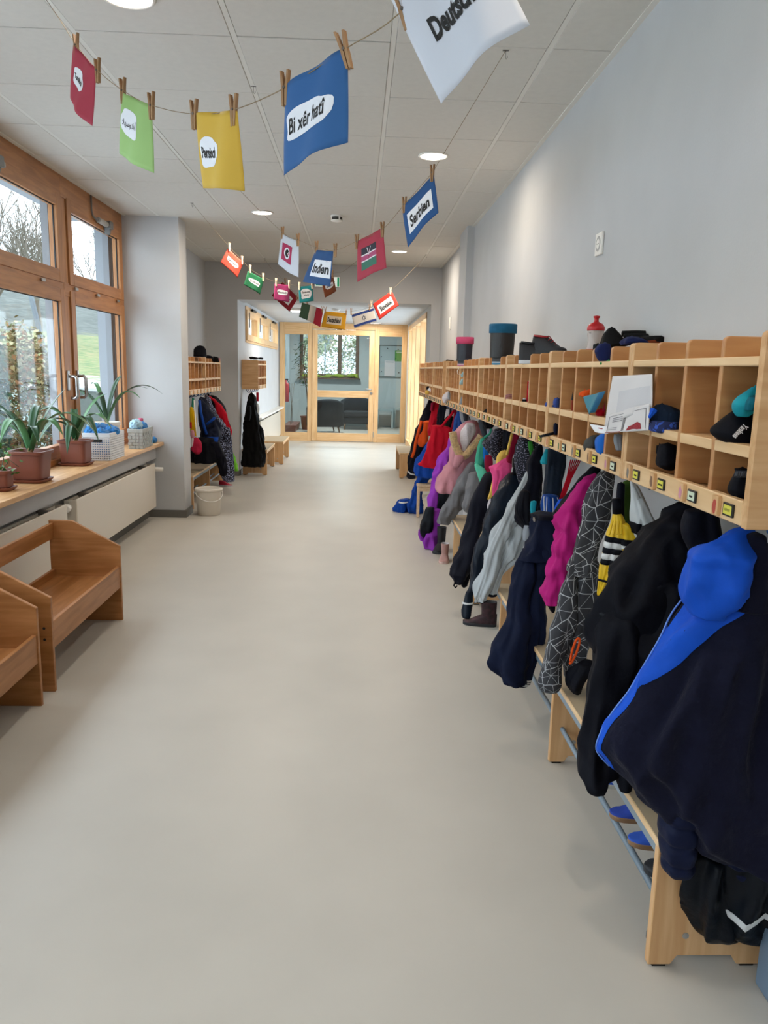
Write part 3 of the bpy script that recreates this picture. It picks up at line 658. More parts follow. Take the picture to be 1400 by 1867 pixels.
c3_.cloud(.45, .52, .38, .17, 4, 0.05, .6); c3_.text('Bi xêr hatî', .45, .52, .62, .18, .018)
c4_ = Card(hit, N, 'language_card', 'white card reading Deutsch at the top edge of the picture', cmat('white', '#cfd2da'), (709, -10), (862, -158), (962, 44), (808, 190.5), .02)
c4_.text('Deutsch', .50, .53, .50, .20, .04)
sp = [hit(84, -1), hit(108, 34)]
for cc, wh, TL, TR, kw in ((c_red, 'red card of the near string', (139, 82), (178, 128), {}), (c, 'light green card', (224, 165), (276, 192), {}), (c2_, 'yellow Persisch card', (354, 208), (426, 200), {}), (c3_, 'blue Bi xêr hatî card', (520, 160), (628, 90), dict(lr=-.35)), (c4_, 'white Deutsch card', (735, 17), (880, -150), dict(ll=-.35, which='L'))):
    sp += pins(cc, hit, N, D, wh, TL, TR, **kw)
sp += [hit(890, -190), hit(960, -330)]
string('garland_string', 'thin string carrying the nearest row of large cards', sp)
# --- string 2
H2a, H2b = hookpt(426, 334), hookpt(922, 92)
hit, N, D = vplane(H2a, H2b)
k1 = Card(hit, N, 'flag_card', 'white card with a red crescent flag drawing', cmat('white', '#cfd2da'), (513.5, 425.4), (545, 440.5), (543.2, 505.7), (507.9, 481.6), .015)
k1.rect(.17, .72, .24, .76, 'flag_print', cmat('crimson', '#b02a55'))
k1.poly([(.45+.16*math.cos(a), .50+.17*math.sin(a)) for a in [2*PI*i/24 for i in range(24)]], 'disc', M_paper, .0014)
k1.poly([(.46+.11*math.cos(a), .50+.12*math.sin(a)) for a in [.6+5.0*i/16 for i in range(17)]]+[(.50+.085*math.cos(a), .50+.10*math.sin(a)) for a in [5.4-4.6*i/14 for i in range(15)]], 'crescent', M_ink, .0019)
k1.poly([(.53+(.045 if i % 2 == 0 else .018)*math.cos(2*PI*i/10), .50+(.05 if i % 2 == 0 else .02)*math.sin(2*PI*i/10)) for i in range(10)], 'star', cmat('crimson', '#b02a55'), .0022)
k2 = Card(hit, N, 'country_card', 'dark blue card reading Indien hanging in mid corridor', cmat('indigo', '#244e80'), (576, 455.7), (608.2, 458.4), (600.7, 522), (552.9, 513.8), .02)
k2.rect(.22, 1.0-.03, .28, .78, 'label', M_paper); k2.text('Indien', .60, .53, .66, .30, .03)
k3 = Card(hit, N, 'flag_card', 'red card with a drawn black, pink and green flag', cmat('red', '#a83246'), (651.7, 440.5), (698.2, 415.7), (703.5, 488.5), (652.2, 514.3), .012)
for v0, v1, nm, col in ((.25, .42, 'black_stripe', '#2b2c38'), (.42, .45, 'white_line', '#e6e2e6'), (.45, .57, 'pink_stripe', '#b04d76'), (.57, .60, 'white_line', '#e6e2e6'), (.60, .80, 'green_stripe', '#38705e')):
    k3.rect(.19, .76, v0, v1, nm, cmat(nm, col))
k3.poly([(.475, .34), (.50, .46), (.475, .62), (.45, .46)], 'shield', cmat('shield', '#8a3350'), .0016)
for a, b in ((.40, .54), (.54, .40)): k3.poly([(a-.012, .30), (a+.012, .30), (b+.012 if b > a else b+.012, .62), (b-.012, .62)] if False else [(a-.01, .28), (a+.012, .28), (.485, .48), (.465, .48)], 'spear', cmat('white_line', '#e6e2e6'), .0019)
k4 = Card(hit, N, 'country_card', 'blue card reading Serbien near the right wall', cmat('navyblue', '#1d4f86'), (733, 380), (791.3, 318.7), (798.4, 387.4), (744.5, 451.5), .012, 0, 0)
k4.rect(.14, .90, .28, .78, 'label', M_paper); k4.text('Serbien', .52, .53, .62, .30, .03)
sp = [H2a, hit(440, 350)]
for cc, wh, TL, TR in ((k1, 'white card with the red flag', (515, 424), (543, 437)), (k2, 'blue Indien card', (577, 451), (611, 456)), (k3, 'red card with the striped flag', (650.5, 440), (697, 418)), (k4, 'blue Serbien card', (737, 373), (788, 315))):
    sp += pins(cc, hit, N, D, wh, TL, TR, size=.075)
sp += [hit(797, 300), hit(865, 187), H2b]
string('garland_string', 'thin string with the Indien and Serbien cards', sp)
# --- string 3
H3a, H3b = hookpt(350, 370), hookpt(694, 441)
hit, N, D = vplane(H3a, H3b)
s3 = []
for lb, col, q, txt, seed, wh, P in (
    ('small orange red card on the third string, nearest the left wall', '#d8452f', ((415, 453), (443.6, 479), (432.9, 506), (401.6, 478)), 'Serbisch', 5, 'orange red card', ((418, 450), (441, 474))),
    ('small dark green card with an oval white label', '#12663f', ((451.6, 494), (481.4, 509.3), (474.3, 537), (444.1, 519)), 'Rumänisch', 6, 'dark green card', ((456, 490), (480, 505))),
    ('small pink card hanging in front of the dark red card', '#a03468', ((500.7, 517.3), (528.4, 520), (527.5, 551.3), (498.6, 546.4)), 'Russisch', 7, 'pink card', ((503.5, 514), (527, 518))),
    ('small turquoise card reading Serdecznie witamy', '#1f8f96', ((543.9, 522.7), (569.5, 520.4), (572.1, 548.6), (545.7, 552.5)), 'Serdecznie\nwitamy', 8, 'turquoise card', ((546, 521), (569, 519))),
    ('small brown card beside the exit sign, half behind the Indien card', '#7b3f1e', ((585.7, 512.9), (607, 500.4), (613.6, 530.4), (592.3, 542.9)), 'Albanisch', 9, 'brown card', ((588, 511), (606, 499)))):
    cc = Card(hit, N, 'language_card', lb, cmat('s3_%d' % seed, col), *q, .008)
    if seed == 8: cc.cloud(.47, .48, .36, .30, seed, 0, .6)
    else: cc.cloud(.5, .48, .33, .15, seed, .05, .6)
    cc.text(txt, .48 if seed == 8 else .5, .48, .52, .34 if seed == 8 else .13, .02)
    s3 += pins(cc, hit, N, D, wh, P[0], P[1], pale=seed < 9, size=.07)
string('garland_string', 'thin string with the small cards in front of the end wall', [H3a, hit(385, 412)]+s3+[hit(625, 495), hit(649, 477), H3b])
# --- string 4
H4a, H4b = hookpt(482, 471), hookpt(777, 464.5)
hit, N, D = vplane(H4a, H4b)
q1 = Card(hit, N, 'country_card', 'dark red card with white label hanging askew behind the pink card', cmat('darkred', '#8e1426'), (515, 513.8), (543.9, 543.2), (527.5, 568.2), (495.4, 538.8), .008)
q1.rect(.2, .82, .27, .76, 'label', M_paper); q1.text('Türkei', .5, .52, .5, .26, .03)
q2 = Card(hit, N, 'flag_card', 'green, white and red striped flag sheet', cmat('flag_white', '#c8c0b8'), (557, 553), (589.6, 564.6), (583.8, 596.4), (551.6, 579), .006, 0, 0, .10)
q2.rect(0, .30, 0, 1, 'green_stripe', cmat('flag_green', '#24422f'), .003); q2.rect(.62, 1, 0, 1, 'red_stripe', cmat('flag_red', '#a01530'), .003)
q3 = Card(hit, N, 'country_card', 'yellow card reading Deutschland above the glass door', cmat('ochre', '#d79b17'), (591.8, 567.3), (632, 571), (628.4, 601.8), (586, 595.9), .012)
q3.rect(.18, .83, .25, .76, 'label', cmat('cream_label', '#dccdb8')); q3.text('Deutschland', .5, .5, .58, .30, .035)
q4 = Card(hit, N, 'flag_card', 'white flag card with two blue stripes and a star', cmat('flag_offwhite', '#d6d0c8'), (640.8, 572.5), (680.2, 560.5), (687, 586), (646.2, 598.7), .006)
q4.rect(0, 1, .06, .22, 'blue_stripe', cmat('flag_blue', '#253f85')); q4.rect(0, 1, .78, .94, 'blue_stripe', cmat('flag_blue', '#253f85'))
for sgn in (1, -1):
    pts = [(.5+.095*math.sin(2*PI*k/3), .5-sgn*.19*math.cos(2*PI*k/3)) for k in range(3)]; inn = [(.5+(p[0]-.5)*.72, .5+(p[1]-.5)*.72) for p in pts]
    g = MB(); g.v = [q4.pt(*p, .0012+sgn*.0002) for p in pts+inn]; g.f = [(0, 1, 4, 3), (1, 2, 5, 4), (2, 0, 3, 5)]; g.build('star_outline', cmat('flag_blue2', '#1c2a50'), q4.o)
q5 = Card(hit, N, 'country_card', 'red bordered card reading Slowakei, rightmost of the far string', cmat('brightred', '#d23427'), (679.5, 554.5), (714, 530.5), (727, 556.7), (691.8, 583.3), .008)
q5.rect(.13, .87, .24, .78, 'label', M_paper); q5.text('Slowakei', .5, .52, .58, .30, .03)
s4 = [H4a, hit(497, 492)]
for cc, wh, TL, TR, pale in ((q1, 'dark red card', (520, 513), (541, 540), False), (q2, 'striped green white red flag', (560, 553), (588, 564), False), (q3, 'yellow Deutschland card', (593, 565), (631, 568), False), (q4, 'white and blue flag', (640, 568), (674, 560), False), (q5, 'red Slowakei card', (677, 553), (712, 530), True)):
    s4 += pins(cc, hit, N, D, wh, TL, TR, pale=pale, size=.075)
string('garland_string', 'thin string with the Deutschland and Slowakei cards', s4+[hit(750, 494), H4b])
# ceiling hooks
for lb, p in (('wire ceiling hook holding the string near the right wall', H2b), ('wire ceiling hook with a loose string end above the blue card', hookpt(462, 157)), ('wire ceiling hook at the left end of the third string', H3a), ('wire ceiling hook at the right end of the far string', H4b), ('wire ceiling hook at the left end of the far string', H4a)):
    t = thing('ceiling_hook', lb, 'hook', p, group='wire ceiling hooks')
    MB().box(-.012, .012, -.004, .004, -.002, .0).build('clip', M_motor2, t, local=True)
    MB().tube([(0, 0, 0), (0, 0, -.025), (.004, 0, -.033), (.008, 0, -.027), (.007, 0, -.02)], .0012, 6).build('wire', M_spring, t, local=True)
# ------------------------------------------------------------------ hanging clothes
ZOOM = {'p': (0, 0, 1), '5': (700, 720, 7), '6': (760, 780, 5.833), '7': (840, 780, 4.912), '8': (800, 900, 2.075), '9': (960, 830, 4.15), 'a': (330, 620, 5.657)}
def R(z, *rows):
    """rows (y, xl, xr) read off an enlarged crop -> photo pixels (v, ul, ur)"""
    x0, y0, s = ZOOM[z]; return [(y0+r[0]/s, x0+r[1]/s, x0+r[2]/s) for r in rows]
def px(z, x, y): x0, y0, s = ZOOM[z]; return (x0+x/s, y0+y/s)
def cloth_mat(name, col, rough=.8, var=.12, bump=.25, sheen=.15, bs=220): return mat('cloth_'+name, col, rough, var, 14, min(1, bump*2.2), 34, sheen=sheen*.12, spec=.13)
class Cloth:
    """soft hollow garment piece lofted through horizontal rings; every row has its own width and depth in the corridor"""
    def __init__(s, rows, y, hy=.07, fold=.10, nf=4, wr=.010, seed=0, sup=2.4, quilt=0, N=26, xmax=1.003, xmin=-1.90, wf=9.0):
        y0, y1 = y if isinstance(y, tuple) else (y, y)
        s.rings = []; s.seed = seed; s.fold = fold*1.35; s.nf = nf; s.wr = wr*1.55; s.sup = sup; s.quilt = quilt; s.xmax = xmax; s.xmin = xmin; s.wf = wf
        for i, (v, ul, ur) in enumerate(catmull(rows, N)):
            t = i/(N-1); yy = y0+(y1-y0)*t; ur = max(ur, ul+1.5)
            c = at_y((ul+ur)/2, v, yy); dpt = depth(c); Wd = (ur-ul)/2*dpt/FPX
            L = math.hypot(c.x, c.y); sb, cb = abs(c.x)/L, c.y/L
            h = min(hy, Wd*1.1)
            hx = math.sqrt(max(Wd*Wd-(h*sb)**2, (.35*Wd)**2))/cb
            s.rings.append((c, hx, h))
    def surf(s, t, th, off=0.0):
        n = len(s.rings)-1; f = min(max(t, 0), 1)*n; i = min(int(f), n-1); u = f-i
        c = s.rings[i][0].lerp(s.rings[i+1][0], u); hx = s.rings[i][1]*(1-u)+s.rings[i+1][1]*u; hy = s.rings[i][2]*(1-u)+s.rings[i+1][2]*u
        k_ = 1.0
        if t < .07: k_ = .45+.55*math.sqrt(max(0, 1-(1-t/.07)**2))
        elif t > .95: k_ = .78+.22*math.sqrt(max(0, 1-((t-.95)/.05)**2))
        hx *= k_; hy *= k_
        ca, sa = math.cos(th), math.sin(th); e = 2/s.sup
        x = math.copysign(abs(ca)**e, ca); y = math.copysign(abs(sa)**e, sa)
        ph = s.seed*1.7; g = min(1, .25+1.1*t); amp = min(1.0, (hx+hy)/.10)
        rr = 1+s.fold*g*(.6*math.sin(s.nf*th+ph+2*t)+.4*math.sin((2*s.nf+1)*th+ph*2-3*t))*min(1, .35+abs(sa))
        if s.quilt: rr *= 1-.15*(abs(math.cos(PI*(c.z+.25*c.x)/s.quilt))**8)
        p = Vector((c.x+x*hx*rr, c.y+y*hy*rr, c.z))
        o_ = Vector((0, 0, s.seed*7.3))
        q = Vector((p.x*s.wf*1.7, p.y*s.wf*1.7, p.z*s.wf*.42))+o_          # long hanging folds
        q2 = Vector(((p.x+.6*p.z)*s.wf*.8, p.y*s.wf*.8, (p.z-.6*p.x)*s.wf*1.0))+o_   # slanting creases
        d = s.wr*amp*(1.7*(.45-abs(noise.noise(q))*1.6)+.6*(.35-abs(noise.noise(q2))*1.4)*(.5+t)+.12*noise.noise(q2*2.7))
        p += Vector((ca*1.0, sa*1.0, .25*sa)).normalized()*(d+off)
        p.x = max(min(p.x, s.xmax), s.xmin)
        return p
    def mesh(s, name, m, parent, nseg=56, nring=None, smooth=True, hem=True):
        n = nring or 48; g = MB(); g.uv = []
        c0 = s.rings[0]; per = 2.2*(s.rings[len(s.rings)//2][1]+s.rings[len(s.rings)//2][2]); hh = (s.rings[0][0]-s.rings[-1][0]).length
        for i in range(n+1):
            for j in range(nseg):
                g.v.append(s.surf(i/n, 2*PI*j/nseg)); g.uv.append((j/nseg*per*1.4, -i/n*hh))
        for i in range(n):
            for j in range(nseg):
                k = (j+1) % nseg; g.f.append((i*nseg+j, (i+1)*nseg+j, (i+1)*nseg+k, i*nseg+k))
        # closed top, tucked-in bottom hem so that it reads as an open, thick edge
        b = len(g.v); top = sum((g.v[j] for j in range(nseg)), Vector())/nseg; g.v.append(top+Vector((0, 0, .004))); g.uv.append((0, 0))
        for j in range(nseg): g.f.append((b, j, (j+1) % nseg))
        last = [g.v[n*nseg+j].copy() for j in range(nseg)]; cen = sum(last, Vector())/nseg
        b2 = len(g.v)
        for p_ in last: g.v.append(cen+(p_-cen)*.82+Vector((0, 0, .012))); g.uv.append((0, 0))
        g.v.append(cen+Vector((0, 0, .03))); g.uv.append((0, 0))
        for j in range(nseg):
            k = (j+1) % nseg; g.f.append((n*nseg+j, b2+j, b2+k, n*nseg+k)); g.f.append((b2+j, b2+nseg, b2+k))
        return g.build(name, m, parent, smooth=smooth)
    def panel(s, name, m, parent, t0, t1, u0, u1, off=.004, n=18, k=12):
        """patch on the camera side; u 0..1 runs from the left to the right outline; u0,u1 numbers or functions of t"""
        f0 = u0 if callable(u0) else (lambda t: u0); f1 = u1 if callable(u1) else (lambda t: u1); g = MB(); g.uv = []
        for i in range(n+1):
            t = t0+(t1-t0)*i/n
            for j in range(k+1):
                u = f0(t)+(f1(t)-f0(t))*j/k; edge = 0 if i in (0, n) or j in (0, k) else 1
                g.v.append(s.surf(t, s.ang(u), off*edge+.002)); g.uv.append((u*.4, -t*.6))
        for i in range(n):
            for j in range(k): a = i*(k+1)+j; g.f.append((a, a+k+1, a+k+2, a+1))
        return g.build(name, m, parent, smooth=True)
    def ang(s, u):
        # outline angles seen from the camera: left outline faces -x/+y, right outline faces +x/-y
        c = s.rings[len(s.rings)//2][0]; b = math.atan2(c.x, c.y)
        return -PI-b+u*PI if True else 0
    def line(s, name, m, parent, pts, r=.002, off=.003):
        P = catmull([tuple(s.surf(t, s.ang(u), off)) for t, u in pts], len(pts)*5)
        return MB().tube(P, r, 6).build(name, m, parent, smooth=True)
def garment(name, label, cat, base, group='clothes hanging under the right pigeonholes'): return thing(name, label, cat, base, group=group)
# patterned cloths
def pattern_mat(name, base, line, kind, scale):
    if name in MATS: return MATS[name]
    m = bpy.data.materials.new(name); m.use_nodes = True; MATS[name] = m; nt = m.node_tree; b = nt.nodes['Principled BSDF']; b.inputs['Roughness'].default_value = .8
    N_ = lambda t: nt.nodes.new('ShaderNode'+t)
    uv = N_('UVMap'); mp = N_('Mapping'); mp.inputs['Scale'].default_value = (scale, scale, scale); nt.links.new(uv.outputs[0], mp.inputs[0])
    def math_(op, a, b_=None, c_=None):
        n = N_('Math'); n.operation = op
        for i, q in enumerate((a, b_, c_)):
            if q is None: continue
            if isinstance(q, (int, float)): n.inputs[i].default_value = q
            else: nt.links.new(q, n.inputs[i])
        return n.outputs[0]
    if kind == 'rays':
        v = N_('TexVoronoi'); v.voronoi_dimensions = '2D'; v.inputs['Scale'].default_value = 1; nt.links.new(mp.outputs[0], v.inputs['Vector'])
        sub = N_('VectorMath'); sub.operation = 'SUBTRACT'; nt.links.new(mp.outputs[0], sub.inputs[0]); nt.links.new(v.outputs['Position'], sub.inputs[1])
        sp_ = N_('SeparateXYZ'); nt.links.new(sub.outputs[0], sp_.inputs[0])
        an = math_('ARCTAN2', sp_.outputs[1], sp_.outputs[0]); sn = math_('ABSOLUTE', math_('SINE', math_('MULTIPLY', an, 3.5)))
        ln = math_('MULTIPLY', sn, v.outputs['Distance'])
        ve = N_('TexVoronoi'); ve.voronoi_dimensions = '2D'; ve.feature = 'DISTANCE_TO_EDGE'; ve.inputs['Scale'].default_value = 1; nt.links.new(mp.outputs[0], ve.inputs['Vector'])
        f = math_('LESS_THAN', math_('MINIMUM', ln, math_('MULTIPLY', ve.outputs['Distance'], 1.6)), .032)
    elif kind == 'speck':
        v = N_('TexVoronoi'); v.voronoi_dimensions = '2D'; v.inputs['Scale'].default_value = 1; nt.links.new(mp.outputs[0], v.inputs['Vector']); f = math_('LESS_THAN', v.outputs['Distance'], .20)
    else:
        n = N_('TexNoise'); n.inputs['Scale'].default_value = 1; n.inputs['Detail'].default_value = 2; nt.links.new(mp.outputs[0], n.inputs['Vector']); f = math_('GREATER_THAN', n.outputs['Fac'], .555)
    mx = N_('Mix'); mx.data_type = 'RGBA'; nt.links.new(f, mx.inputs[0]); mx.inputs[6].default_value = srgb(dim(base, .7)); mx.inputs[7].default_value = srgb(line)
    nt.links.new(mx.outputs[2], b.inputs['Base Color']); return m
def dim(h, k=.42):
    v = [int(h[i:i+2], 16) for i in (1, 3, 5)]; return '#%02x%02x%02x' % tuple(int(c*k+.5) for c in v)
_cm = cloth_mat
def cloth_mat(name, col, *a, **k): 
    v = [int(col[i:i+2], 16) for i in (1, 3, 5)]
    return _cm(name, dim(col, .85 if v[2] > v[0]+12 else .55) if max(v) < 0x40 else col, *a, **k)
C_navy = cloth_mat('navy_fleece', '#14162c', .9, .15, .3, .25); C_black = cloth_mat('black_shell', '#080b16', .7, .15, .12, .0); C_blue = cloth_mat('royal_blue', '#1450c4', .6, .08, .1, .1)
C_dnavy = cloth_mat('dark_navy_quilt', '#101a3a', .6, .1, .12, .1); C_rain = cloth_mat('dark_rain_shell', '#10161e', .4, .25, .15, 0); C_mag = cloth_mat('magenta', '#b01c74', .7, .08, .12, .15)
C_ski = cloth_mat('navy_ski', '#0c1632', .75, .1, .15, .1); C_grey = cloth_mat('pale_grey_rain', '#a9b0b4', .4, .05, .08, 0); C_bib = cloth_mat('slate_rain', '#101c2c', .35, .12, .1, 0)
C_dk = cloth_mat('ink_jacket', '#0e1120', .7, .12, .15, .1); C_pink = cloth_mat('hot_pink', '#d94c86', .75, .08, .12, .2); C_yel = cloth_mat('soft_yellow', '#e2bd5c', .8, .06, .1, .1)
C_mint = cloth_mat('mint', '#5fc4a4', .7, .05, .1, .1); C_teal = cloth_mat('sea_green', '#3f9a80', .7, .06, .1, .1); C_gsnow = cloth_mat('grey_snow', '#6e6e71', .7, .1, .2, .05)
C_rose = cloth_mat('dusty_rose', '#b8808a', .7, .06, .12, .15); C_fur = mat('cream_fur', '#c9a878', .95, .25, 60, .9, 140, sheen=.4); C_wool = mat('white_lining', '#cfc8cc', .95, .08, 40, .5, 160)
C_pur = cloth_mat('violet', '#8a34a8', .6, .1, .12, .1); C_red = cloth_mat('red_cotton', '#b40f26', .8, .06, .12, .05); C_oblue = cloth_mat('overall_blue', '#0f3f94', .65, .1, .12, .05)
C_orange = cloth_mat('orange', '#d8521c', .7, .08, .12, .1); C_maroon = cloth_mat('crimson', '#8f1736', .75, .06, .1, .1); C_dgrey = cloth_mat('charcoal', '#3c4148', .8, .1, .2, .1); C_lgrey = cloth_mat('light_grey', '#8d939b', .8, .06, .15, .1)
C_green = cloth_mat('moss_green', '#3d5a22', .7, .1, .15, .1); C_whitebag = mat('white_bag', '#c3c9cc', .5, .05, 10, .1, 60); C_turq = cloth_mat('turquoise', '#1c93a4', .6, .05, .1, .05)
C_geo = pattern_mat('geometric_print', '#3c3f48', '#a9acb0', 'rays', 15); C_flor = pattern_mat('floral_print', '#12162f', '#8a8aa2', 'speck', 95); C_spk = pattern_mat('speckled_print', '#0c1233', '#9aa4c8', 'noise', 70)
M_refl = mat('reflective_tape', '#cfd2d4', .35); M_zip = mat('zip_teeth', '#5a86d8', .4)
# 1 hoodie jacket, nearest
t = garment('hooded_jacket', 'navy fleece jacket with royal blue hood and zip strip, nearest the camera', 'jacket', at_y(1300, 1500, 1.6))
body = Cloth(R('8', (180, 1140, 1260), (300, 1080, 1290), (430, 985, 1310), (600, 880, 1335), (800, 775, 1350), (960, 690, 1360), (1080, 760, 1370), (1200, 860, 1375), (1300, 960, 1380), (1370, 1100, 1390)), (1.66, 1.56), .085, .12, 4, .015, 1, N=34, wf=7.0)
body.mesh('body', C_navy, t, 110, 96)
def zr(t_):
    return max(.025, .50-1.9*(t_-.22) if t_ < .42 else .12-.16*(t_-.42))
body.panel('zip_strip', C_blue, t, .20, .66, .02, zr, .004, 30, 8)
body.line('zipper', M_zip, t, [(.20+.46*i/8, .045) for i in range(9)], .0022, .006)
Cloth(R('8', (128, 1150, 1195), (180, 1040, 1190), (230, 940, 1185), (290, 922, 1170), (350, 930, 1150), (410, 948, 1120), (455, 960, 1085)), 1.60, .09, .06, 3, .014, 2, quilt=.12).mesh('hood', C_blue, t, 48, 36)
Cloth(R('8', (150, 1165, 1235), (250, 1130, 1240), (350, 1100, 1245), (440, 1085, 1250)), 1.575, .03, .05, 3, .006, 3).mesh('hood_lining', C_navy, t)
Cloth(R('8', (1130, 860, 1010), (1200, 845, 1010), (1300, 838, 990), (1400, 842, 970), (1432, 860, 945)), 1.57, .05, .05, 3, .006, 4, quilt=.05).mesh('sleeve', C_dnavy, t)
Cloth(R('8', (1180, 880, 1370), (1270, 960, 1380), (1340, 1010, 1390), (1400, 1060, 1390)), 1.60, .075, .05, 4, .008, 5, quilt=.03).mesh('quilted_hem', C_dnavy, t)
# 2 rain trousers with stripe
t = garment('rain_trousers', 'muddy dark rain trousers with white reflective stripe under the navy jacket', 'trousers', at_y(1330, 1700, 1.62))
for i, rows in enumerate((R('8', (1340, 960, 1110), (1420, 925, 1110), (1500, 918, 1110), (1590, 950, 1125), (1650, 985, 1120), (1668, 1010, 1100)), R('8', (1340, 1090, 1340), (1420, 1086, 1345), (1520, 1080, 1345), (1610, 1073, 1335), (1680, 1150, 1320), (1692, 1190, 1300)))):
    c = Cloth(rows, 1.60-.03*i, .06, .10, 3, .014, 6+i); c.mesh('trouser_leg', C_rain, t)
    if i: c.panel('reflective_stripe', M_refl, t, .46, .51, .02, .98, .003)
# 3 black jacket
t = garment('shell_jacket', 'black shell jacket with two long hanging sleeves', 'jacket', at_y(1100, 1440, 1.85))
Cloth(R('8', (25, 915, 965), (80, 855, 990), (150, 790, 1010), (240, 715, 1000), (340, 655, 985), (440, 610, 960), (540, 585, 930), (610, 600, 900)), (2.02, 1.92), .08, .08, 4, .012, 8).mesh('body', C_black, t, 52)
Cloth(R('8', (430, 640, 800), (560, 605, 770), (700, 568, 705), (850, 556, 685), (980, 542, 662), (1050, 535, 655), (1085, 548, 645), (1128, 570, 625)), (1.93, 1.80), .06, .08, 3, .012, 9).mesh('sleeve', C_black, t)
Cloth(R('8', (300, 800, 985), (450, 745, 960), (600, 712, 900), (750, 690, 840), (900, 668, 780), (1020, 655, 740), (1080, 660, 732), (1122, 680, 722)), (1.93, 1.80), .06, .08, 3, .012, 10).mesh('sleeve', C_black, t)
Cloth(R('8', (430, 600, 700), (520, 580, 690), (600, 592, 670), (660, 615, 650)), 1.96, .05, .06, 3, .008, 11).mesh('hem_flap', C_rain, t)
Cloth(R('8', (60, 945, 1040), (150, 930, 1050), (260, 950, 1060), (400, 960, 1060)), 1.82, .05, .06, 3, .010, 12).mesh('hood', C_dk, t)
# 4 green coat, white bag, striped umbrella
t = garment('green_coat', 'moss green coat wedged behind the striped umbrella', 'coat', at_y(1150, 960, 2.35))
Cloth(R('9', (195, 728, 795), (350, 715, 805), (480, 720, 808), (620, 735, 805), (800, 700, 800), (1000, 640, 780)), 2.36, .06, .08, 4, .008, 13).mesh('body', C_green, t); Cloth(R('9', (210, 690, 740), (360, 680, 735), (520, 690, 740)), 2.33, .03, .08, 3, .006, 14).mesh('sleeve', C_dk, t)
t = garment('cloth_bag', 'white carrier bag with black patches beside the black jacket', 'bag', at_y(1180, 985, 2.2))
c = Cloth(R('9', (215, 790, 832), (330, 798, 890), (450, 803, 960), (550, 805, 1000), (610, 815, 950), (660, 860, 915)), 2.22, .05, .12, 4, .010, 15); c.mesh('body', C_whitebag, t)
c.panel('black_patch', C_black, t, .50, .72, .04, .42); c.panel('black_patch', C_black, t, .72, .9, .55, .9)
MB().tube([px_ for px_ in [at_y(*px('9', 795, 140), 2.2), at_y(*px('9', 800, 230), 2.18), at_y(*px('9', 850, 330), 2.17)]], .006, 8).build('strap', C_whitebag, t, smooth=True)
t = garment('folded_umbrella', 'small folded umbrella with yellow, black and white stripes', 'umbrella', at_y(1100, 1080, 2.3))
c = Cloth(R('9', (430, 655, 715), (520, 640, 745), (600, 612, 765), (700, 590, 740), (800, 570, 710), (880, 552, 690), (960, 540, 630), (1060, 530, 560)), 2.28, .05, .16, 5, .004, 16); um = c; c.mesh('canopy', mat('umbrella_yellow', '#e0b811', .5), t)
for a, b, m_ in ((.30, .36, C_black), (.36, .42, M_refl), (.42, .48, C_black), (.48, .54, M_refl), (.54, .60, C_black), (.80, .83, C_black)): c.panel('stripe', m_, t, a, b, .03, .97, .003, 4, 16)
c2 = Cloth(R('9', (520, 720, 790), (600, 735, 850), (700, 725, 830), (790, 740, 790)), 2.24, .02, .10, 3, .004, 17); c2.mesh('canopy_flap', MATS['umbrella_yellow'], t); c2.panel('stripe', C_black, t, .45, .6, .05, .95); c2.panel('stripe', M_refl, t, .6, .68, .1, .9)
MB().tube([at_y(*px('9', 680, 330), 2.28), at_y(*px('9', 685, 440), 2.28)], .014, 12).build('handle', C_black, t, smooth=True)
for i in range(4): MB().tube([at_y(*px('9', 650+22*i, 500), 2.24), at_y(*px('9', 625+30*i, 600), 2.215)], .003, 6).build('rib_tip', MATS['umbrella_yellow'], t)
# 5 geometric jacket
t = garment('patterned_overall', 'dark overall with white line-star print between pink and black jackets', 'overall', at_y(1010, 1260, 2.45))
Cloth(R('9', (120, 548, 655), (250, 485, 640), (400, 443, 615), (550, 422, 595), (700, 372, 570), (820, 330, 545), (900, 320, 520)), (2.62, 2.52), .075, .07, 4, .010, 18).mesh('body', C_geo, t, 52)
for i, rows in enumerate((R('9', (780, 335, 460), (900, 297, 425), (1050, 247, 392), (1200, 210, 365), (1350, 167, 332), (1500, 142, 290), (1620, 115, 255), (1720, 95, 240), (1785, 115, 212)), R('9', (780, 410, 540), (900, 400, 532), (1050, 380, 530), (1200, 352, 508), (1350, 325, 478), (1480, 285, 455), (1600, 265, 425), (1690, 270, 400)))):
    Cloth(rows, (2.53-.02*i, 2.42+.06*i), .055, .06, 3, .010, 19+i).mesh('trouser_leg', C_geo, t)
P = [at_y(*px('9', x, y), 2.38) for x, y in ((330, 1560), (345, 1480), (375, 1400), (400, 1390), (395, 1440), (370, 1510), (340, 1565), (322, 1580))]
MB().tube(catmull([tuple(q) for q in P], 30), .004, 6).build('pull_loop', C_orange, t, smooth=True)
Cloth(R('9', (1560, 420, 520), (1650, 330, 470), (1740, 300, 420), (1800, 340, 400)), 2.40, .05, .08, 3, .010, 21).mesh('inner_cuff', C_black, t)
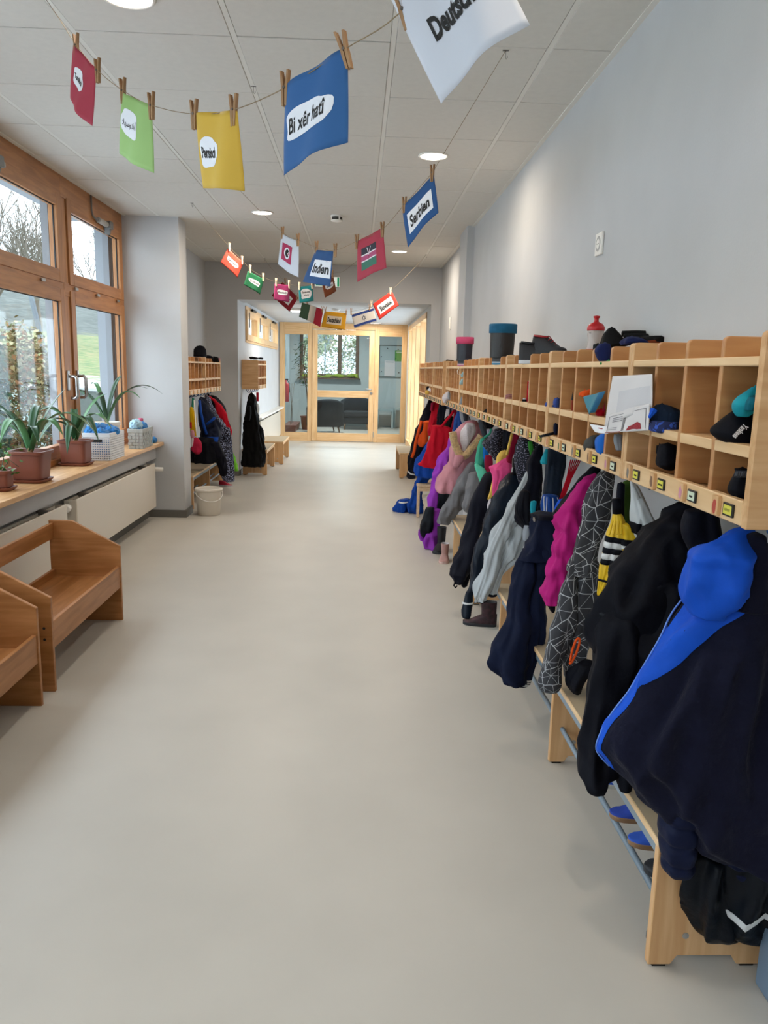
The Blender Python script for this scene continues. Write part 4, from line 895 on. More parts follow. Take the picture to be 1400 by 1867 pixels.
# 6 magenta jacket
t = garment('quilted_jacket', 'magenta quilted jacket with black hood lining', 'jacket', at_y(1000, 1100, 2.75))
Cloth(R('9', (140, 490, 540), (210, 398, 510), (300, 350, 475), (420, 255, 440), (520, 228, 425), (650, 212, 402), (800, 183, 350), (950, 148, 310), (1080, 115, 260), (1128, 135, 225)), (2.84, 2.68), .07, .06, 5, .012, 22, quilt=.085, wf=13).mesh('body', C_mag, t, 52, 50)
Cloth(R('9', (85, 500, 560), (180, 410, 520), (300, 315, 430), (410, 220, 330), (460, 185, 260)), 2.90, .04, .06, 3, .008, 23).mesh('hood_lining', C_black, t)
Cloth(R('9', (1120, 150, 215), (1170, 175, 215), (1190, 190, 208)), 2.70, .03, .06, 3, .006, 24).mesh('cuff', C_black, t)
# 7 navy ski trousers
t = garment('ski_trousers', 'navy ski trousers whose leg ends hang in front of the bench', 'trousers', at_y(925, 1245, 2.9))
c = Cloth(R('7', (755, 650, 850), (830, 642, 870), (920, 635, 862), (1020, 610, 850), (1120, 545, 830), (1180, 520, 810)), (3.10, 3.02), .08, .06, 5, .008, 25); c.mesh('seat', C_ski, t, 48)
c.panel('waistband', C_dk, t, .0, .14, .0, 1.0, .004)
MB().tube([c.surf(.16, c.ang(.18), .002), c.surf(.16, c.ang(.18), .010)], .010, 12).build('button', M_steel, t)
for i, rows in enumerate((R('7', (1060, 590, 740), (1200, 515, 690), (1400, 470, 655), (1600, 420, 605))+R('8', (480, 252, 362), (560, 222, 350), (640, 195, 335), (690, 225, 330), (715, 255, 325)), R('7', (1060, 720, 850), (1200, 680, 805), (1400, 640, 755), (1600, 595, 740))+R('8', (480, 330, 400), (560, 325, 388), (640, 312, 362), (700, 300, 345), (732, 300, 325)))):
    l_ = Cloth(rows, (3.04-.02*i, 2.84+.02*i), .06, .10, 4, .012, 26+i); l_.mesh('trouser_leg', C_ski, t)
    if i:
        for k in range(4): l_.panel('logo_bar', M_refl, t, .865+.025*k, .88+.025*k, .55, .85, .002, 3, 5)
# 8 gym bag with red cords
t = garment('gym_bag', 'blue striped gym bag hanging on thin red cords', 'bag', at_y(1005, 940, 3.2))
c = Cloth(R('7', (600, 745, 860), (650, 735, 880), (720, 722, 890), (790, 735, 860)), 3.22, .05, .07, 4, .006, 28); c.mesh('body', cloth_mat('bag_blue', '#123f8a', .5), t)
for k in range(4): c.panel('white_stripe', M_refl, t, .1, .9, .12+.22*k, .16+.22*k, .002, 8, 3)
for k in range(6): MB().tube([at_y(*px('7', 985+18*k, 285), 3.22), at_y(*px('7', 950+8*k, 450), 3.19), at_y(*px('7', 885+7*k, 640), 3.17)], .0028, 6).build('cord', C_red, t, smooth=True)
Cloth(R('7', (640, 880, 930), (700, 850, 915), (770, 832, 880)), 3.15, .02, .06, 3, .004, 29).mesh('bag_corner', C_blue, t)
# 9 navy jackets hanging behind
t = garment('long_jacket', 'dark navy jacket with turquoise loop behind the ski trousers', 'jacket', at_y(980, 950, 3.5))
Cloth(R('7', (170, 790, 935), (300, 770, 930), (450, 755, 905), (600, 735, 885), (720, 720, 870)), 3.42, .06, .06, 4, .008, 30).mesh('body', cloth_mat('deep_teal_navy', '#101f30', .6), t)
Cloth(R('7', (655, 628, 682), (720, 622, 672), (800, 630, 668), (860, 640, 655)), 3.25, .008, .02, 3, .002, 31).mesh('loop', C_turq, t)
Cloth(R('7', (190, 760, 780), (290, 718, 775), (325, 720, 775)), 3.36, .02, .05, 3, .003, 32).mesh('collar_tab', C_turq, t)
t = garment('hooded_coat', 'black coat with ruffled hem behind the pale grey rain trousers', 'coat', at_y(960, 980, 3.6))
Cloth(R('7', (150, 690, 735), (250, 620, 730), (330, 580, 720), (450, 590, 715), (560, 550, 700), (680, 520, 700), (760, 500, 690), (840, 510, 660), (930, 570, 640)), (3.72, 3.5), .07, .08, 5, .012, 33).mesh('body', C_dk, t, 48)
Cloth(R('7', (560, 540, 610), (700, 500, 620), (800, 505, 630), (900, 560, 630), (980, 590, 625)), 3.42, .05, .12, 6, .012, 34).mesh('ruffled_hem', C_black, t)
Cloth(R('7', (870, 575, 640), (940, 560, 635), (1010, 565, 620)), 3.40, .04, .08, 4, .008, 35).mesh('grey_lining', C_lgrey, t)
t = garment('sparkly_jacket', 'dark blue speckled jacket with a green ribbon', 'jacket', at_y(985, 900, 4.0))
Cloth(R('7', (90, 530, 690), (200, 500, 660), (300, 490, 620), (400, 500, 600), (520, 530, 600)), 3.95, .06, .08, 4, .008, 36).mesh('body', C_flor, t)
Cloth(R('7', (120, 600, 640), (190, 608, 650), (250, 620, 640)), 3.86, .015, .05, 3, .004, 37).mesh('ribbon', cloth_mat('grass_green', '#2f7a2c', .6), t)
# 10 pale grey rain trousers
t = garment('rain_trousers', 'pale grey shiny rain trousers with elastic ankle cuffs', 'trousers', at_y(880, 1130, 3.7))
for i, rows in enumerate((R('6', (450, 1172, 1200), (600, 1092, 1172), (750, 1012, 1130), (900, 932, 1080), (1100, 822, 1010), (1300, 748, 915), (1500, 690, 870), (1700, 622, 790), (1800, 597, 745), (1845, 605, 730)), R('6', (900, 1030, 1120), (1000, 1000, 1140), (1100, 960, 1150), (1300, 880, 1090), (1500, 805, 970), (1650, 775, 870), (1790, 768, 835)))):
    c = Cloth(rows, (3.82-.03*i, 3.62+.03*i), .055, .17, 6, .010, 38+i); c.mesh('trouser_leg', C_grey, t, 48, 48)
    c.panel('elastic_cuff', C_dk, t, .95, .999, -.2, 1.2, .002, 4, 14)
# 11 slate rain bib
t = garment('rain_bib', 'slate blue rain bib overall with black buckled straps', 'overall', at_y(850, 1120, 3.95))
c = Cloth(R('6', (470, 1000, 1130), (540, 940, 1140), (620, 885, 1125), (720, 835, 1085), (820, 785, 1040), (950, 738, 955), (1100, 690, 890), (1300, 620, 770), (1500, 578, 705), (1700, 530, 645))+R('7', (1480, 40, 105), (1600, 22, 98), (1700, 5, 82)), (4.16, 3.86), .07, .06, 3, .010, 42, N=34); c.mesh('body', C_bib, t, 48, 52)
for k in range(2):
    MB().tube([at_y(*px('6', 1075+70*k, 180), 4.2), at_y(*px('6', 1060+75*k, 330), 4.14), at_y(*px('6', 1045+75*k, 500), 4.1)], [.014, .014, .016], 8).build('strap', C_black, t, smooth=True)
    q = at_y(*px('6', 1062+75*k, 370), 4.10); B(q.x-.025, q.x+.025, q.y-.015, q.y+.01, q.z-.025, q.z+.025).build('buckle', M_black, t, bevel=.004)
c.panel('reflective_hem', M_refl, t, .885, .895, .05, .95, .003)
# 12 dark jacket
t = garment('long_jacket', 'ink blue jacket with elastic foot loops beside the beige bench end', 'overall', at_y(840, 1060, 4.35))
Cloth(R('6', (470, 735, 810), (560, 690, 810), (700, 612, 780), (850, 575, 760), (1000, 545, 720), (1150, 495, 680), (1300, 445, 630), (1450, 395, 580), (1550, 370, 540), (1620, 390, 500), (1665, 400, 480)), (4.55, 4.30), .07, .08, 3, .010, 43, N=32).mesh('body', C_dk, t, 48)
Cloth(R('6', (1200, 560, 650), (1350, 520, 610), (1500, 490, 590), (1600, 480, 560), (1690, 478, 530)), (4.42, 4.36), .05, .08, 3, .010, 44).mesh('trouser_leg', C_black, t)
for x in (405, 495): MB().tube([at_y(*px('6', x, 1640), 4.3), at_y(*px('6', x-12, 1680), 4.29), at_y(*px('6', x+6, 1700), 4.29), at_y(*px('6', x+22, 1680), 4.3)], .005, 6).build('foot_loop', C_black, t, smooth=True)
# 13 pink top, yellow shirt, crimson strap bag
t = garment('knit_top', 'hot pink knit top hanging over the slate rain bib', 'top', at_y(890, 930, 4.3))
Cloth(R('6', (310, 965, 1010), (380, 850, 1005), (420, 792, 1000), (460, 800, 990), (530, 818, 955), (620, 810, 905), (700, 804, 865), (745, 802, 830)), (4.34, 4.22), .06, .10, 5, .010, 45).mesh('body', C_pink, t, 48)
t = garment('yellow_shirt', 'soft yellow shirt showing above and below the pink top', 'shirt', at_y(890, 910, 4.45))
Cloth(R('6', (240, 905, 965), (300, 862, 955), (380, 845, 915), (500, 820, 900), (640, 775, 850), (720, 755, 820), (768, 745, 772)), 4.44, .05, .08, 4, .008, 46).mesh('body', C_yel, t)
Cloth(R('6', (760, 765, 800), (830, 748, 795), (905, 758, 775)), 4.42, .02, .05, 3, .004, 47).mesh('white_hem', C_wool, t)
t = garment('shoulder_bag', 'crimson cloth bag strap with cream edge above the pink top', 'bag', at_y(930, 830, 4.4))
Cloth(R('6', (60, 1012, 1092), (150, 992, 1075), (240, 968, 1045), (320, 955, 1010), (400, 960, 1000)), 4.30, .03, .08, 3, .006, 48).mesh('body', C_maroon, t)
MB().tube([at_y(*px('6', 1012, 60), 4.27), at_y(*px('6', 985, 170), 4.26), at_y(*px('6', 955, 290), 4.25)], .008, 8).build('cream_edge', C_yel, t, smooth=True)
# 14 floral jacket and black one behind
t = garment('floral_scarf', 'navy scarf with small white blossoms above the mint jacket', 'scarf', at_y(905, 840, 4.75))
Cloth(R('6', (10, 835, 925), (90, 805, 912), (160, 700, 905), (215, 720, 890), (290, 795, 880), (345, 825, 860)), 4.72, .06, .10, 5, .010, 49).mesh('body', C_flor, t)
t = garment('black_coat', 'black coat in shadow right of the floral scarf', 'coat', at_y(925, 850, 4.6))
Cloth(R('6', (20, 905, 1000), (150, 900, 1000), (300, 890, 970), (450, 870, 960), (600, 850, 930)), 4.62, .05, .08, 4, .008, 50).mesh('body', C_black, t); Cloth(R('6', (30, 950, 1010), (160, 940, 1000)), 4.58, .02, .08, 4, .006, 55).mesh('collar', C_dk, t)
# 15 mint jacket
t = garment('colour_block_jacket', 'mint, blue and crimson colour-block jacket', 'jacket', at_y(880, 880, 5.0))
Cloth(R('6', (110, 680, 725), (200, 650, 735), (300, 630, 740), (390, 618, 720), (460, 640, 700)), 5.05, .05, .06, 4, .008, 51).mesh('body', C_teal, t)
Cloth(R('6', (385, 610, 650), (440, 612, 735), (510, 635, 738), (570, 660, 712), (605, 680, 692)), 4.98, .04, .05, 3, .008, 52).mesh('hem', C_mint, t)
Cloth(R('6', (200, 700, 760), (290, 705, 770), (400, 720, 790), (480, 720, 780)), 5.02, .04, .06, 3, .006, 53).mesh('sleeve', cloth_mat('azure', '#1a6fc0', .65), t)
Cloth(R('6', (290, 728, 800), (360, 722, 812), (440, 728, 800), (490, 740, 780)), 4.96, .03, .05, 3, .006, 54).mesh('pocket_panel', C_maroon, t)
MB().tube([at_y(*px('6', 700, 120), 5.06), Vector((.88, 5.08, 1.0)), Vector((.895, 5.07, 1.075))], .008, 6).build('hanging_loop', C_teal, t, smooth=True)
# 16 grey snow trousers
t = garment('snow_trousers', 'grey snow trousers resting on the far end of the bench', 'trousers', at_y(810, 955, 5.4))
Cloth(R('5', (860, 1090, 1165), (1000, 1010, 1170), (1120, 940, 1180), (1250, 880, 1090), (1350, 830, 1030), (1430, 760, 990), (1500, 715, 930), (1580, 692, 860), (1650, 692, 832)), (5.42, 5.55), .07, .07, 3, .012, 56, N=32).mesh('trouser_leg', C_gsnow, t, 48)
Cloth(R('5', (980, 1110, 1250), (1120, 1080, 1250), (1250, 1040, 1240), (1350, 1012, 1220), (1430, 1000, 1150), (1500, 1040, 1110)), (5.32, 5.28), .07, .07, 3, .012, 57).mesh('trouser_leg', C_gsnow, t)
# 17 fur hood coat
t = garment('fur_hood_coat', 'dusty pink coat with fur-trimmed hood and white lining', 'coat', at_y(820, 900, 5.6))
Cloth(R('5', (600, 880, 1180), (700, 852, 1172), (850, 820, 1140), (950, 760, 1085), (1050, 702, 1010), (1150, 655, 960), (1220, 650, 890), (1255, 715, 872)), (5.68, 5.52), .09, .06, 4, .010, 58).mesh('body', C_rose, t, 52)
Cloth(R('5', (325, 1080, 1190), (400, 985, 1235), (480, 905, 1245), (560, 890, 1240), (650, 920, 1165), (740, 955, 1095), (790, 985, 1045)), 5.60, .08, .05, 3, .008, 59).mesh('hood', C_rose, t)
Cloth(R('5', (360, 1060, 1150), (450, 985, 1165), (550, 975, 1130), (640, 990, 1090), (720, 1005, 1045)), 5.52, .04, .05, 4, .006, 60).mesh('hood_lining', C_wool, t)
P = [at_y(*px('5', x, y), 5.49) for x, y in ((875, 475), (892, 580), (930, 690), (980, 770), (1040, 770), (1110, 690), (1180, 610), (1245, 525))]
P = catmull([tuple(q) for q in P], 40); g = MB().tube(P, .028, 10); g.v = [v+Vector((noise.noise(v*60), noise.noise(v*60+Vector((9, 0, 0))), noise.noise(v*60+Vector((0, 9, 0)))))*.008 for v in g.v]; g.build('fur_trim', C_fur, t, smooth=True)
c = Cloth(R('5', (770, 905, 1010), (840, 890, 1015), (900, 880, 975), (930, 900, 950)), 5.45, .045, .05, 3, .004, 61); c.mesh('rolled_sleeve', C_rose, t)
# 18 purple snow trousers
t = garment('snow_trousers', 'purple snow trousers with black knee patches reaching the floor', 'trousers', at_y(780, 1005, 6.0))
Cloth(R('5', (540, 820, 880), (650, 800, 890), (750, 735, 870), (850, 682, 830), (950, 650, 800), (1080, 612, 760), (1200, 590, 730), (1350, 560, 690), (1450, 550, 660), (1560, 520, 650)), (6.35, 6.05), .07, .07, 3, .010, 62, N=30).mesh('trouser_leg', C_pur, t, 44)
Cloth(R('5', (1200, 690, 850), (1300, 675, 840), (1400, 650, 790), (1480, 630, 730)), 6.12, .06, .05, 3, .008, 63).mesh('knee_patch', C_rain, t)
Cloth(R('6', (840, 105, 185), (930, 75, 180), (1050, 42, 170), (1130, 45, 130), (1170, 60, 105)), 6.0, .05, .06, 3, .008, 64).mesh('knee_patch', C_rain, t)
Cloth(R('6', (860, 165, 250), (960, 150, 240), (1060, 130, 232), (1150, 70, 225), (1230, 48, 215), (1290, 70, 205)), (6.05, 5.98), .06, .07, 3, .012, 65).mesh('trouser_leg', C_pur, t)
Cloth(R('6', (1080, 20, 60), (1140, 18, 75), (1200, 35, 90)), 6.03, .04, .06, 3, .008, 66).mesh('ankle_cuff', C_pur, t)
# 19 red tote
t = garment('tote_bag', 'plain red cotton tote bag with long handles', 'bag', at_y(790, 850, 6.6))
Cloth(R('5', (385, 610, 720), (430, 600, 862), (550, 572, 855), (650, 548, 830), (750, 520, 795), (850, 475, 765), (900, 455, 710), (938, 600, 670)), (6.62, 6.5), .035, .05, 3, .010, 67, sup=3.2).mesh('body', C_red, t)
MB().tube([at_y(*px('5', x, y), 6.58) for x, y in ((735, 405), (800, 320), (865, 245), (892, 195))], .011, 8).build('handle', C_red, t, smooth=True)
MB().tube([at_y(*px('5', x, y), 6.62) for x, y in ((870, 440), (895, 330), (912, 240), (905, 190))], .014, 8).build('handle', C_maroon, t, smooth=True)
# 20 blue overalls on the floor
t = garment('rain_overall', 'blue rain overall whose legs spill onto the floor by the stool', 'overall', at_y(730, 935, 7.5))
Cloth(R('5', (600, 560, 640), (720, 500, 640), (820, 420, 640), (900, 390, 640), (980, 382, 640), (1050, 440, 640)), (7.3, 7.25), .08, .08, 4, .012, 68).mesh('body', C_oblue, t)
for i, rows in enumerate((R('5', (960, 500, 640), (1060, 440, 580), (1160, 390, 520), (1260, 355, 470), (1360, 330, 480), (1440, 305, 490), (1520, 320, 480)), R('5', (1330, 230, 340), (1370, 175, 330), (1430, 140, 310), (1480, 130, 300), (1508, 160, 280)))):
    c = Cloth(rows, (7.35+.25*i, 7.58+.06*i), .08, .08, 4, .014, 69+i); c.mesh('trouser_leg', C_oblue, t)
    if i: c.panel('reflective_stripe', M_refl, t, .15, .22, .1, .95, .003)
# 21 orange and black jacket at the far end
t = garment('orange_jacket', 'orange and black jacket at the far end of the row', 'jacket', at_y(760, 865, 8.6))
Cloth(R('5', (60, 570, 625), (160, 530, 620), (260, 490, 600), (400, 432, 580), (600, 370, 530), (800, 322, 470), (920, 305, 400), (1020, 300, 390), (1065, 305, 392)), (8.75, 8.5), .09, .08, 4, .012, 71, N=30).mesh('body', C_dk, t)
Cloth(R('5', (330, 505, 640), (420, 500, 620), (520, 460, 570), (590, 438, 550), (640, 445, 515), (665, 468, 500)), 8.40, .06, .06, 3, .010, 72).mesh('sleeve', C_orange, t)
MB().tube([at_y(*px('5', x, y), 8.38) for x, y in ((480, 330), (440, 470), (405, 600), (385, 720), (355, 800))], .016, 8).build('piping', C_orange, t, smooth=True)
MB().tube([at_y(*px('5', x, y), 8.38) for x, y in ((302, 975), (340, 1010), (392, 1020))], .008, 6).build('reflective_stripe', M_refl, t, smooth=True)
t = garment('red_jacket', 'narrow red jacket between the orange jacket and the red tote', 'jacket', at_y(795, 770, 8.2))
Cloth(R('5', (85, 625, 700), (200, 612, 695), (320, 590, 690), (420, 570, 670), (520, 560, 640)), 8.1, .07, .07, 3, .010, 73).mesh('body', C_red, t); Cloth(R('5', (100, 600, 640), (200, 590, 625)), 8.05, .03, .05, 3, .006, 79).mesh('collar', C_maroon, t)
t = garment('navy_fleece', 'small dark navy fleece right of the narrow red jacket', 'fleece', at_y(805, 770, 7.6))
Cloth(R('5', (105, 705, 830), (200, 692, 832), (300, 682, 800), (400, 675, 745)), 7.6, .07, .07, 3, .010, 74).mesh('body', C_dk, t); Cloth(R('5', (175, 800, 870), (250, 785, 850), (310, 775, 810)), 7.5, .03, .05, 3, .006, 75).mesh('white_towel', C_wool, t)
t = garment('dark_bag', 'dark green bag showing above the red tote', 'bag', at_y(815, 775, 6.8))
Cloth(R('5', (270, 810, 880), (340, 775, 875), (440, 770, 860)), 6.75, .05, .06, 3, .008, 76).mesh('body', cloth_mat('black_green', '#141c12', .8), t); MB().tube([at_y(*px('5', 850, 180), 6.8), at_y(*px('5', 845, 280), 6.76)], .01, 6).build('strap', C_dk, t)
t = garment('denim_jacket', 'blue denim jacket under the dangling grey hood', 'jacket', at_y(835, 785, 6.2))
Cloth(R('5', (200, 935, 1010), (330, 900, 1020), (450, 878, 1000), (560, 850, 960)), 6.2, .06, .07, 4, .010, 77).mesh('body', cloth_mat('denim', '#24488c', .8), t); Cloth(R('5', (240, 1010, 1080), (330, 990, 1075), (420, 1000, 1060)), 6.0, .04, .06, 3, .008, 80).mesh('sleeve', cloth_mat('denim', '#24488c', .8), t)
t = garment('grey_hood', 'grey hooded sweater dangling over the front of the pigeonholes', 'sweater', at_y(845, 770, 5.85))
Cloth(R('5', (20, 985, 1015), (110, 965, 1022), (200, 955, 1040), (290, 965, 1085), (335, 985, 1090), (365, 1010, 1060)), (5.72, 5.85), .05, .06, 3, .008, 78, xmax=.99).mesh('body', C_lgrey, t); Cloth(R('5', (150, 1000, 1040), (260, 1010, 1065), (330, 1020, 1060)), 5.70, .03, .06, 3, .006, 81).mesh('hood', C_dgrey, t)
t = garment('charcoal_scarf', 'charcoal scarf hanging left of the black beanie', 'scarf', at_y(885, 800, 5.3))
Cloth(R('5', (320, 1205, 1270), (420, 1225, 1310), (520, 1260, 1335), (600, 1290, 1340)), 5.25, .04, .07, 3, .008, 82).mesh('body', C_dgrey, t); Cloth(R('5', (440, 1310, 1390), (540, 1330, 1400)), 5.1, .03, .06, 3, .006, 83).mesh('lavender_lining', cloth_mat('lavender', '#9c94a8', .8), t)
t = garment('black_beanie', 'black beanie hung over the edge of a pigeonhole', 'beanie', at_y(892, 780, 4.75))
Cloth(R('5', (155, 1330, 1425), (220, 1265, 1425), (300, 1250, 1420), (380, 1268, 1400), (432, 1300, 1370)), 4.70, .06, .08, 5, .008, 84, xmax=.9).mesh('crown', C_black, t); Cloth(R('5', (140, 1345, 1432), (190, 1330, 1432)), 4.69, .05, .03, 3, .004, 85, xmax=.9).mesh('folded_brim', C_black, t)
# ------------------------------------------------------------------ shoes
def shoe(label, loc, rotz, L=.17, upper=None, sole=None, lining=None, shaft=0.0, cuff=None, laces=None, name='shoe', group='shoes along the corridor', wid=.36, stripe=None, tiltx=0.0, hr=.36, sr=1.0):
    """heel at the origin, toe along +x, real sole, upper, opening; shaft>0 makes it a boot"""
    t = thing(name, label, 'boot' if shaft else 'shoe', loc, rotz, group)
    if tiltx: t.rotation_euler = (tiltx, 0, rotz)
    Wd = L*wid; H = L*hr
    def hw(x):                       # half width along the length
        u = x/L; return Wd*.5*(.72+.28*math.sin(min(1, max(0, (u-.1)/.65))*PI*.62))*(1-max(0, (u-.72)/.28)**2.4)**.5*(1-max(0, (.12-u)/.12)**2.2)**.5+.0005
    N_ = 18; xs_ = [L*(.5-.5*math.cos(PI*i/(N_-1))) for i in range(N_)]
    # sole
    out = [(x, hw(x)*1.04+.001) for x in xs_]; ol = out+[(x, -w) for x, w in out[::-1]]
    MB().prism(ol, 'z', 0, L*.085).build('sole', sole, t, local=True, bevel=.0015, seg=1)
    # upper: cross sections
    Rg = []
    for x in xs_:
        u = x/L
        top = H*(1.0 if u < .38 else 1-.62*min(1, (u-.38)/.42)) if not shaft else H*(1.05 if u < .4 else 1-.60*min(1, (u-.4)/.4))
        top *= (1-max(0, (u-.86)/.14)**2*.55); top = max(top, L*.12); w = hw(x); r = []
        for k in range(17):
            a = PI*k/16; r.append((x, w*math.copysign(abs(math.cos(a))**.7, math.cos(a))*(1-.25*math.sin(a)*(1 if u < .45 else .5)), L*.08+(top-L*.08)*abs(math.sin(a))**.75))
        Rg.append(r)
    MB().rings(Rg, cap=True, loop=False).build('upper', upper, t, local=True, smooth=True)
    ox, orx, ory = L*.24, L*.19, Wd*.30
    if shaft:
        S_ = []
        for i in range(9):
            v = i/8; z = H*.5+(shaft-H*.5)*v
            S_.append([(ox+L*.01*v+(orx*sr*(1.12+.10*v))*math.cos(a), (ory*sr*(1.15+.30*v))*math.sin(a), z) for a in [2*PI*k/24 for k in range(24)]])
        MB().rings(S_, cap=False).build('shaft', upper, t, local=True, smooth=True)
        a_ = S_[-1]; MB().rings([a_, [(ox+L*.01+(p[0]-ox-L*.01)*.86, p[1]*.86, p[2]-.001) for p in a_], [(ox+(p[0]-ox)*.84, p[1]*.84, p[2]-.05) for p in a_]], cap=False).add([(ox+(p[0]-ox)*.84, p[1]*.84, p[2]-.05) for p in a_], [tuple(range(24))]).build('lining', lining or M_black, t, local=True, smooth=True)
        if cuff: MB().rings([[(ox+L*.01+(p[0]-ox-L*.01)*k, p[1]*k, z) for p in a_] for k, z in ((1.0, shaft-.045), (1.09, shaft-.044), (1.10, shaft+.002), (1.02, shaft+.006), (.95, shaft+.003))], cap=False).build('turned_cuff', cuff, t, local=True, smooth=True)
    else:
        MB().tube([(ox+orx*math.cos(a), ory*math.sin(a), H*(.98+.05*math.cos(a)*-1)) for a in [2*PI*k/20 for k in range(21)]], L*.022, 8).build('collar', lining or upper, t, local=True, smooth=True)
        MB().rings([[(ox+orx*k*math.cos(a), ory*k*math.sin(a), z) for a in [2*PI*q/20 for q in range(20)]] for k, z in ((.98, H*1.005), (.9, H*.99), (.05, H*.985))]).build('opening', M_black, t, local=True)
        if laces:
            for k in range(4):
                x = L*(.47+.075*k); z = H*(.97-.15*k)
                MB().tube([(x, -ory*.8, z-.006), (x, 0, z+.002), (x, ory*.8, z-.006)], L*.012, 6).build('lace', laces, t, local=True, smooth=True)
    if stripe: MB().prism([(x, hw(x)*1.06+.0015) for x in xs_[1:-1]]+[(x, -hw(x)*1.06-.0015) for x in xs_[1:-1]][::-1], 'z', L*.05, L*.075).build('sole_stripe', stripe, t, local=True)
    return t
sh = lambda n, c, r=.6: mat('shoe_'+n, c, r, .1, 20, .15, 90)
K_black, K_dk, K_white = sh('black', '#15151b'), sh('charcoal', '#20242a'), sh('white', '#c9cdd2'); K_gum = sh('gum', '#8a6a4c'); K_blue = sh('blue', '#1c3c9a', .8); K_bluew = sh('cobalt', '#2450b0', .8)
K_navy = sh('navy_rubber', '#1d1f2c', .4); K_brown = sh('brown_rubber', '#231f1e', .4); K_pink = sh('pink_cuff', '#c4446e', .8); K_tealc = sh('teal_cuff', '#0c5c80', .8); K_psuede = sh('rose_suede', '#b08a84', .95)
ZS = ZT1+.0008
def xbear(u): d = ray(u, 660); return d.x/d.y
shoe('navy rubber boot with turned pink cuff on top of the pigeonholes', (.748, .748/xbear(835), ZS), -.55, .20, K_navy, sh('pink_sole', '#b06a86'), C_wool, .205, K_pink, name='rubber_boot', stripe=K_white, sr=1.35, wid=.40)
shoe('dark brown rubber boot with turned teal cuff on top of the pigeonholes', (.745, .745/xbear(897), ZS), -.35, .21, K_brown, sh('blue_sole', '#4c86a8'), C_wool, .215, K_tealc, name='rubber_boot', stripe=K_white, wid=.46, sr=1.45)
shoe('black and grey trainer standing heel outwards on the pigeonholes', (.738, .738/xbear(945), ZS), -.35, .19, K_black, K_white, K_dk, laces=K_dk, name='trainer', hr=.50, wid=.40)
shoe('black trainer with red stripes behind the other trainer', (.80, .80/xbear(968)-.02, ZD+.002), -.95, .19, K_black, K_black, sh('red_trim', '#a3121e'), laces=sh('red_trim', '#a3121e'), name='trainer', hr=.42)
shoe('dark glove-like slipper far along the pigeonhole top', (.78, 6.95, ZS), -.4, .16, K_black, K_black, K_black, name='slipper')
shoe('dark soft shoe beside the pink-cuffed boot', (.80, 6.35, ZS), -1.0, .16, K_black, K_dk, K_black, name='slipper')
# shoes on the rails and the floor
shoe('blue felt slipper with white lining, sticking out left of the black sleeve', (.90, 2.16, .145), PI-.2, .17, K_bluew, sh('pale_sole', '#b8b6a8'), C_wool, name='slipper')
shoe('blue knit slipper with brown sole under the bench', (.915, 1.985, .145), PI-.1, .17, K_blue, K_gum, K_blue, name='slipper')
shoe('brown soled blue slipper lower under the bench', (.925, 1.86, .145), PI-.1, .17, K_bluew, K_gum, sh('brown_lining', '#5a4234'), name='slipper')
shoe('dark rubber boot with orange lining behind the near bench leg', (.935, 1.745, .145), PI-.05, .18, K_dk, K_dk, sh('orange_lining', '#c45a2c'), .16, name='rubber_boot', group='boots under the near bench')
shoe('dark rubber boot closest to the near bench leg', (.93, 1.68, .0), PI-.05, .18, K_dk, K_dk, sh('orange_lining', '#c45a2c'), .10, name='rubber_boot', group='boots under the near bench')
shoe('dark boot with crimson spots under the pale grey rain trousers', (.80, 4.10, 0), PI-.25, .19, mat('crimson_spots', '#30131c', .6, .95, 38), K_dk, K_black, .14, name='spotted_boot')
shoe('black snow boot with laces left of the pale pink boot', (.70, 5.98, 0), -PI/2-.35, .2, K_black, K_dk, K_dk, .19, name='snow_boot', wid=.42)
shoe('pale pink suede boot on the floor by the bench end', (.685, 5.66, 0), -PI/2-.2, .17, K_psuede, sh('pink_outsole', '#c8a8a0'), C_wool, .13, name='suede_boot', wid=.42)
shoe('black shoe sole poking out under the purple trousers', (.72, 6.03, 0), PI+.3, .17, K_black, K_black, K_black, name='shoe')
# ------------------------------------------------------------------ water bottle
by = .90/xbear(1082)
t = thing('water_bottle', 'clear sports bottle with red lid and red base band', 'bottle', (.90, by, ZS))
M_clear = mat('milky_bottle', '#cfc4be', .25, trans=.25); M_redp = mat('red_bottle_plastic', '#c01a22', .35)
MB().lathe([(.027, 0), (.031, .003), (.032, .055), (.030, .062), (.0275, .075), (.0265, .085), (.028, .095), (.031, .108), (.031, .124)], 28).build('body', M_clear, t, local=True, smooth=True)
MB().lathe([(.0322, .005), (.0326, .01), (.0326, .05), (.0322, .054)], 28, cap=False).build('red_band', M_redp, t, local=True, smooth=True)
MB().lathe([(.032, .122), (.033, .124), (.033, .134), (.026, .146), (.012, .153), (.0085, .157), (.0085, .168), (.0125, .171), (.0125, .176), (.004, .178)], 28).build('lid', M_redp, t, local=True, smooth=True)
g = MB(); n = 14
P = [(.010+.006*math.cos(a), .030+.007*math.sin(a)) for a in [.5+4.6*k/n for k in range(n+1)]]
MB().tube([(-.0333*math.cos(q[0]*22-.9), -.0333*math.sin(q[0]*22+.6)*1.0, q[1]) for q in P], .0016, 5).build('white_swirl', M_white, t, local=True)
vs, fs = fit_text('Sport', .024, .008)
MB().add([(-.0306*math.cos(-.2+q[0]/.03), -.0306*math.sin(.9+q[0]/.03*-1), .113+q[1]) for q in vs], fs).build('lettering', M_ink, t, local=True)
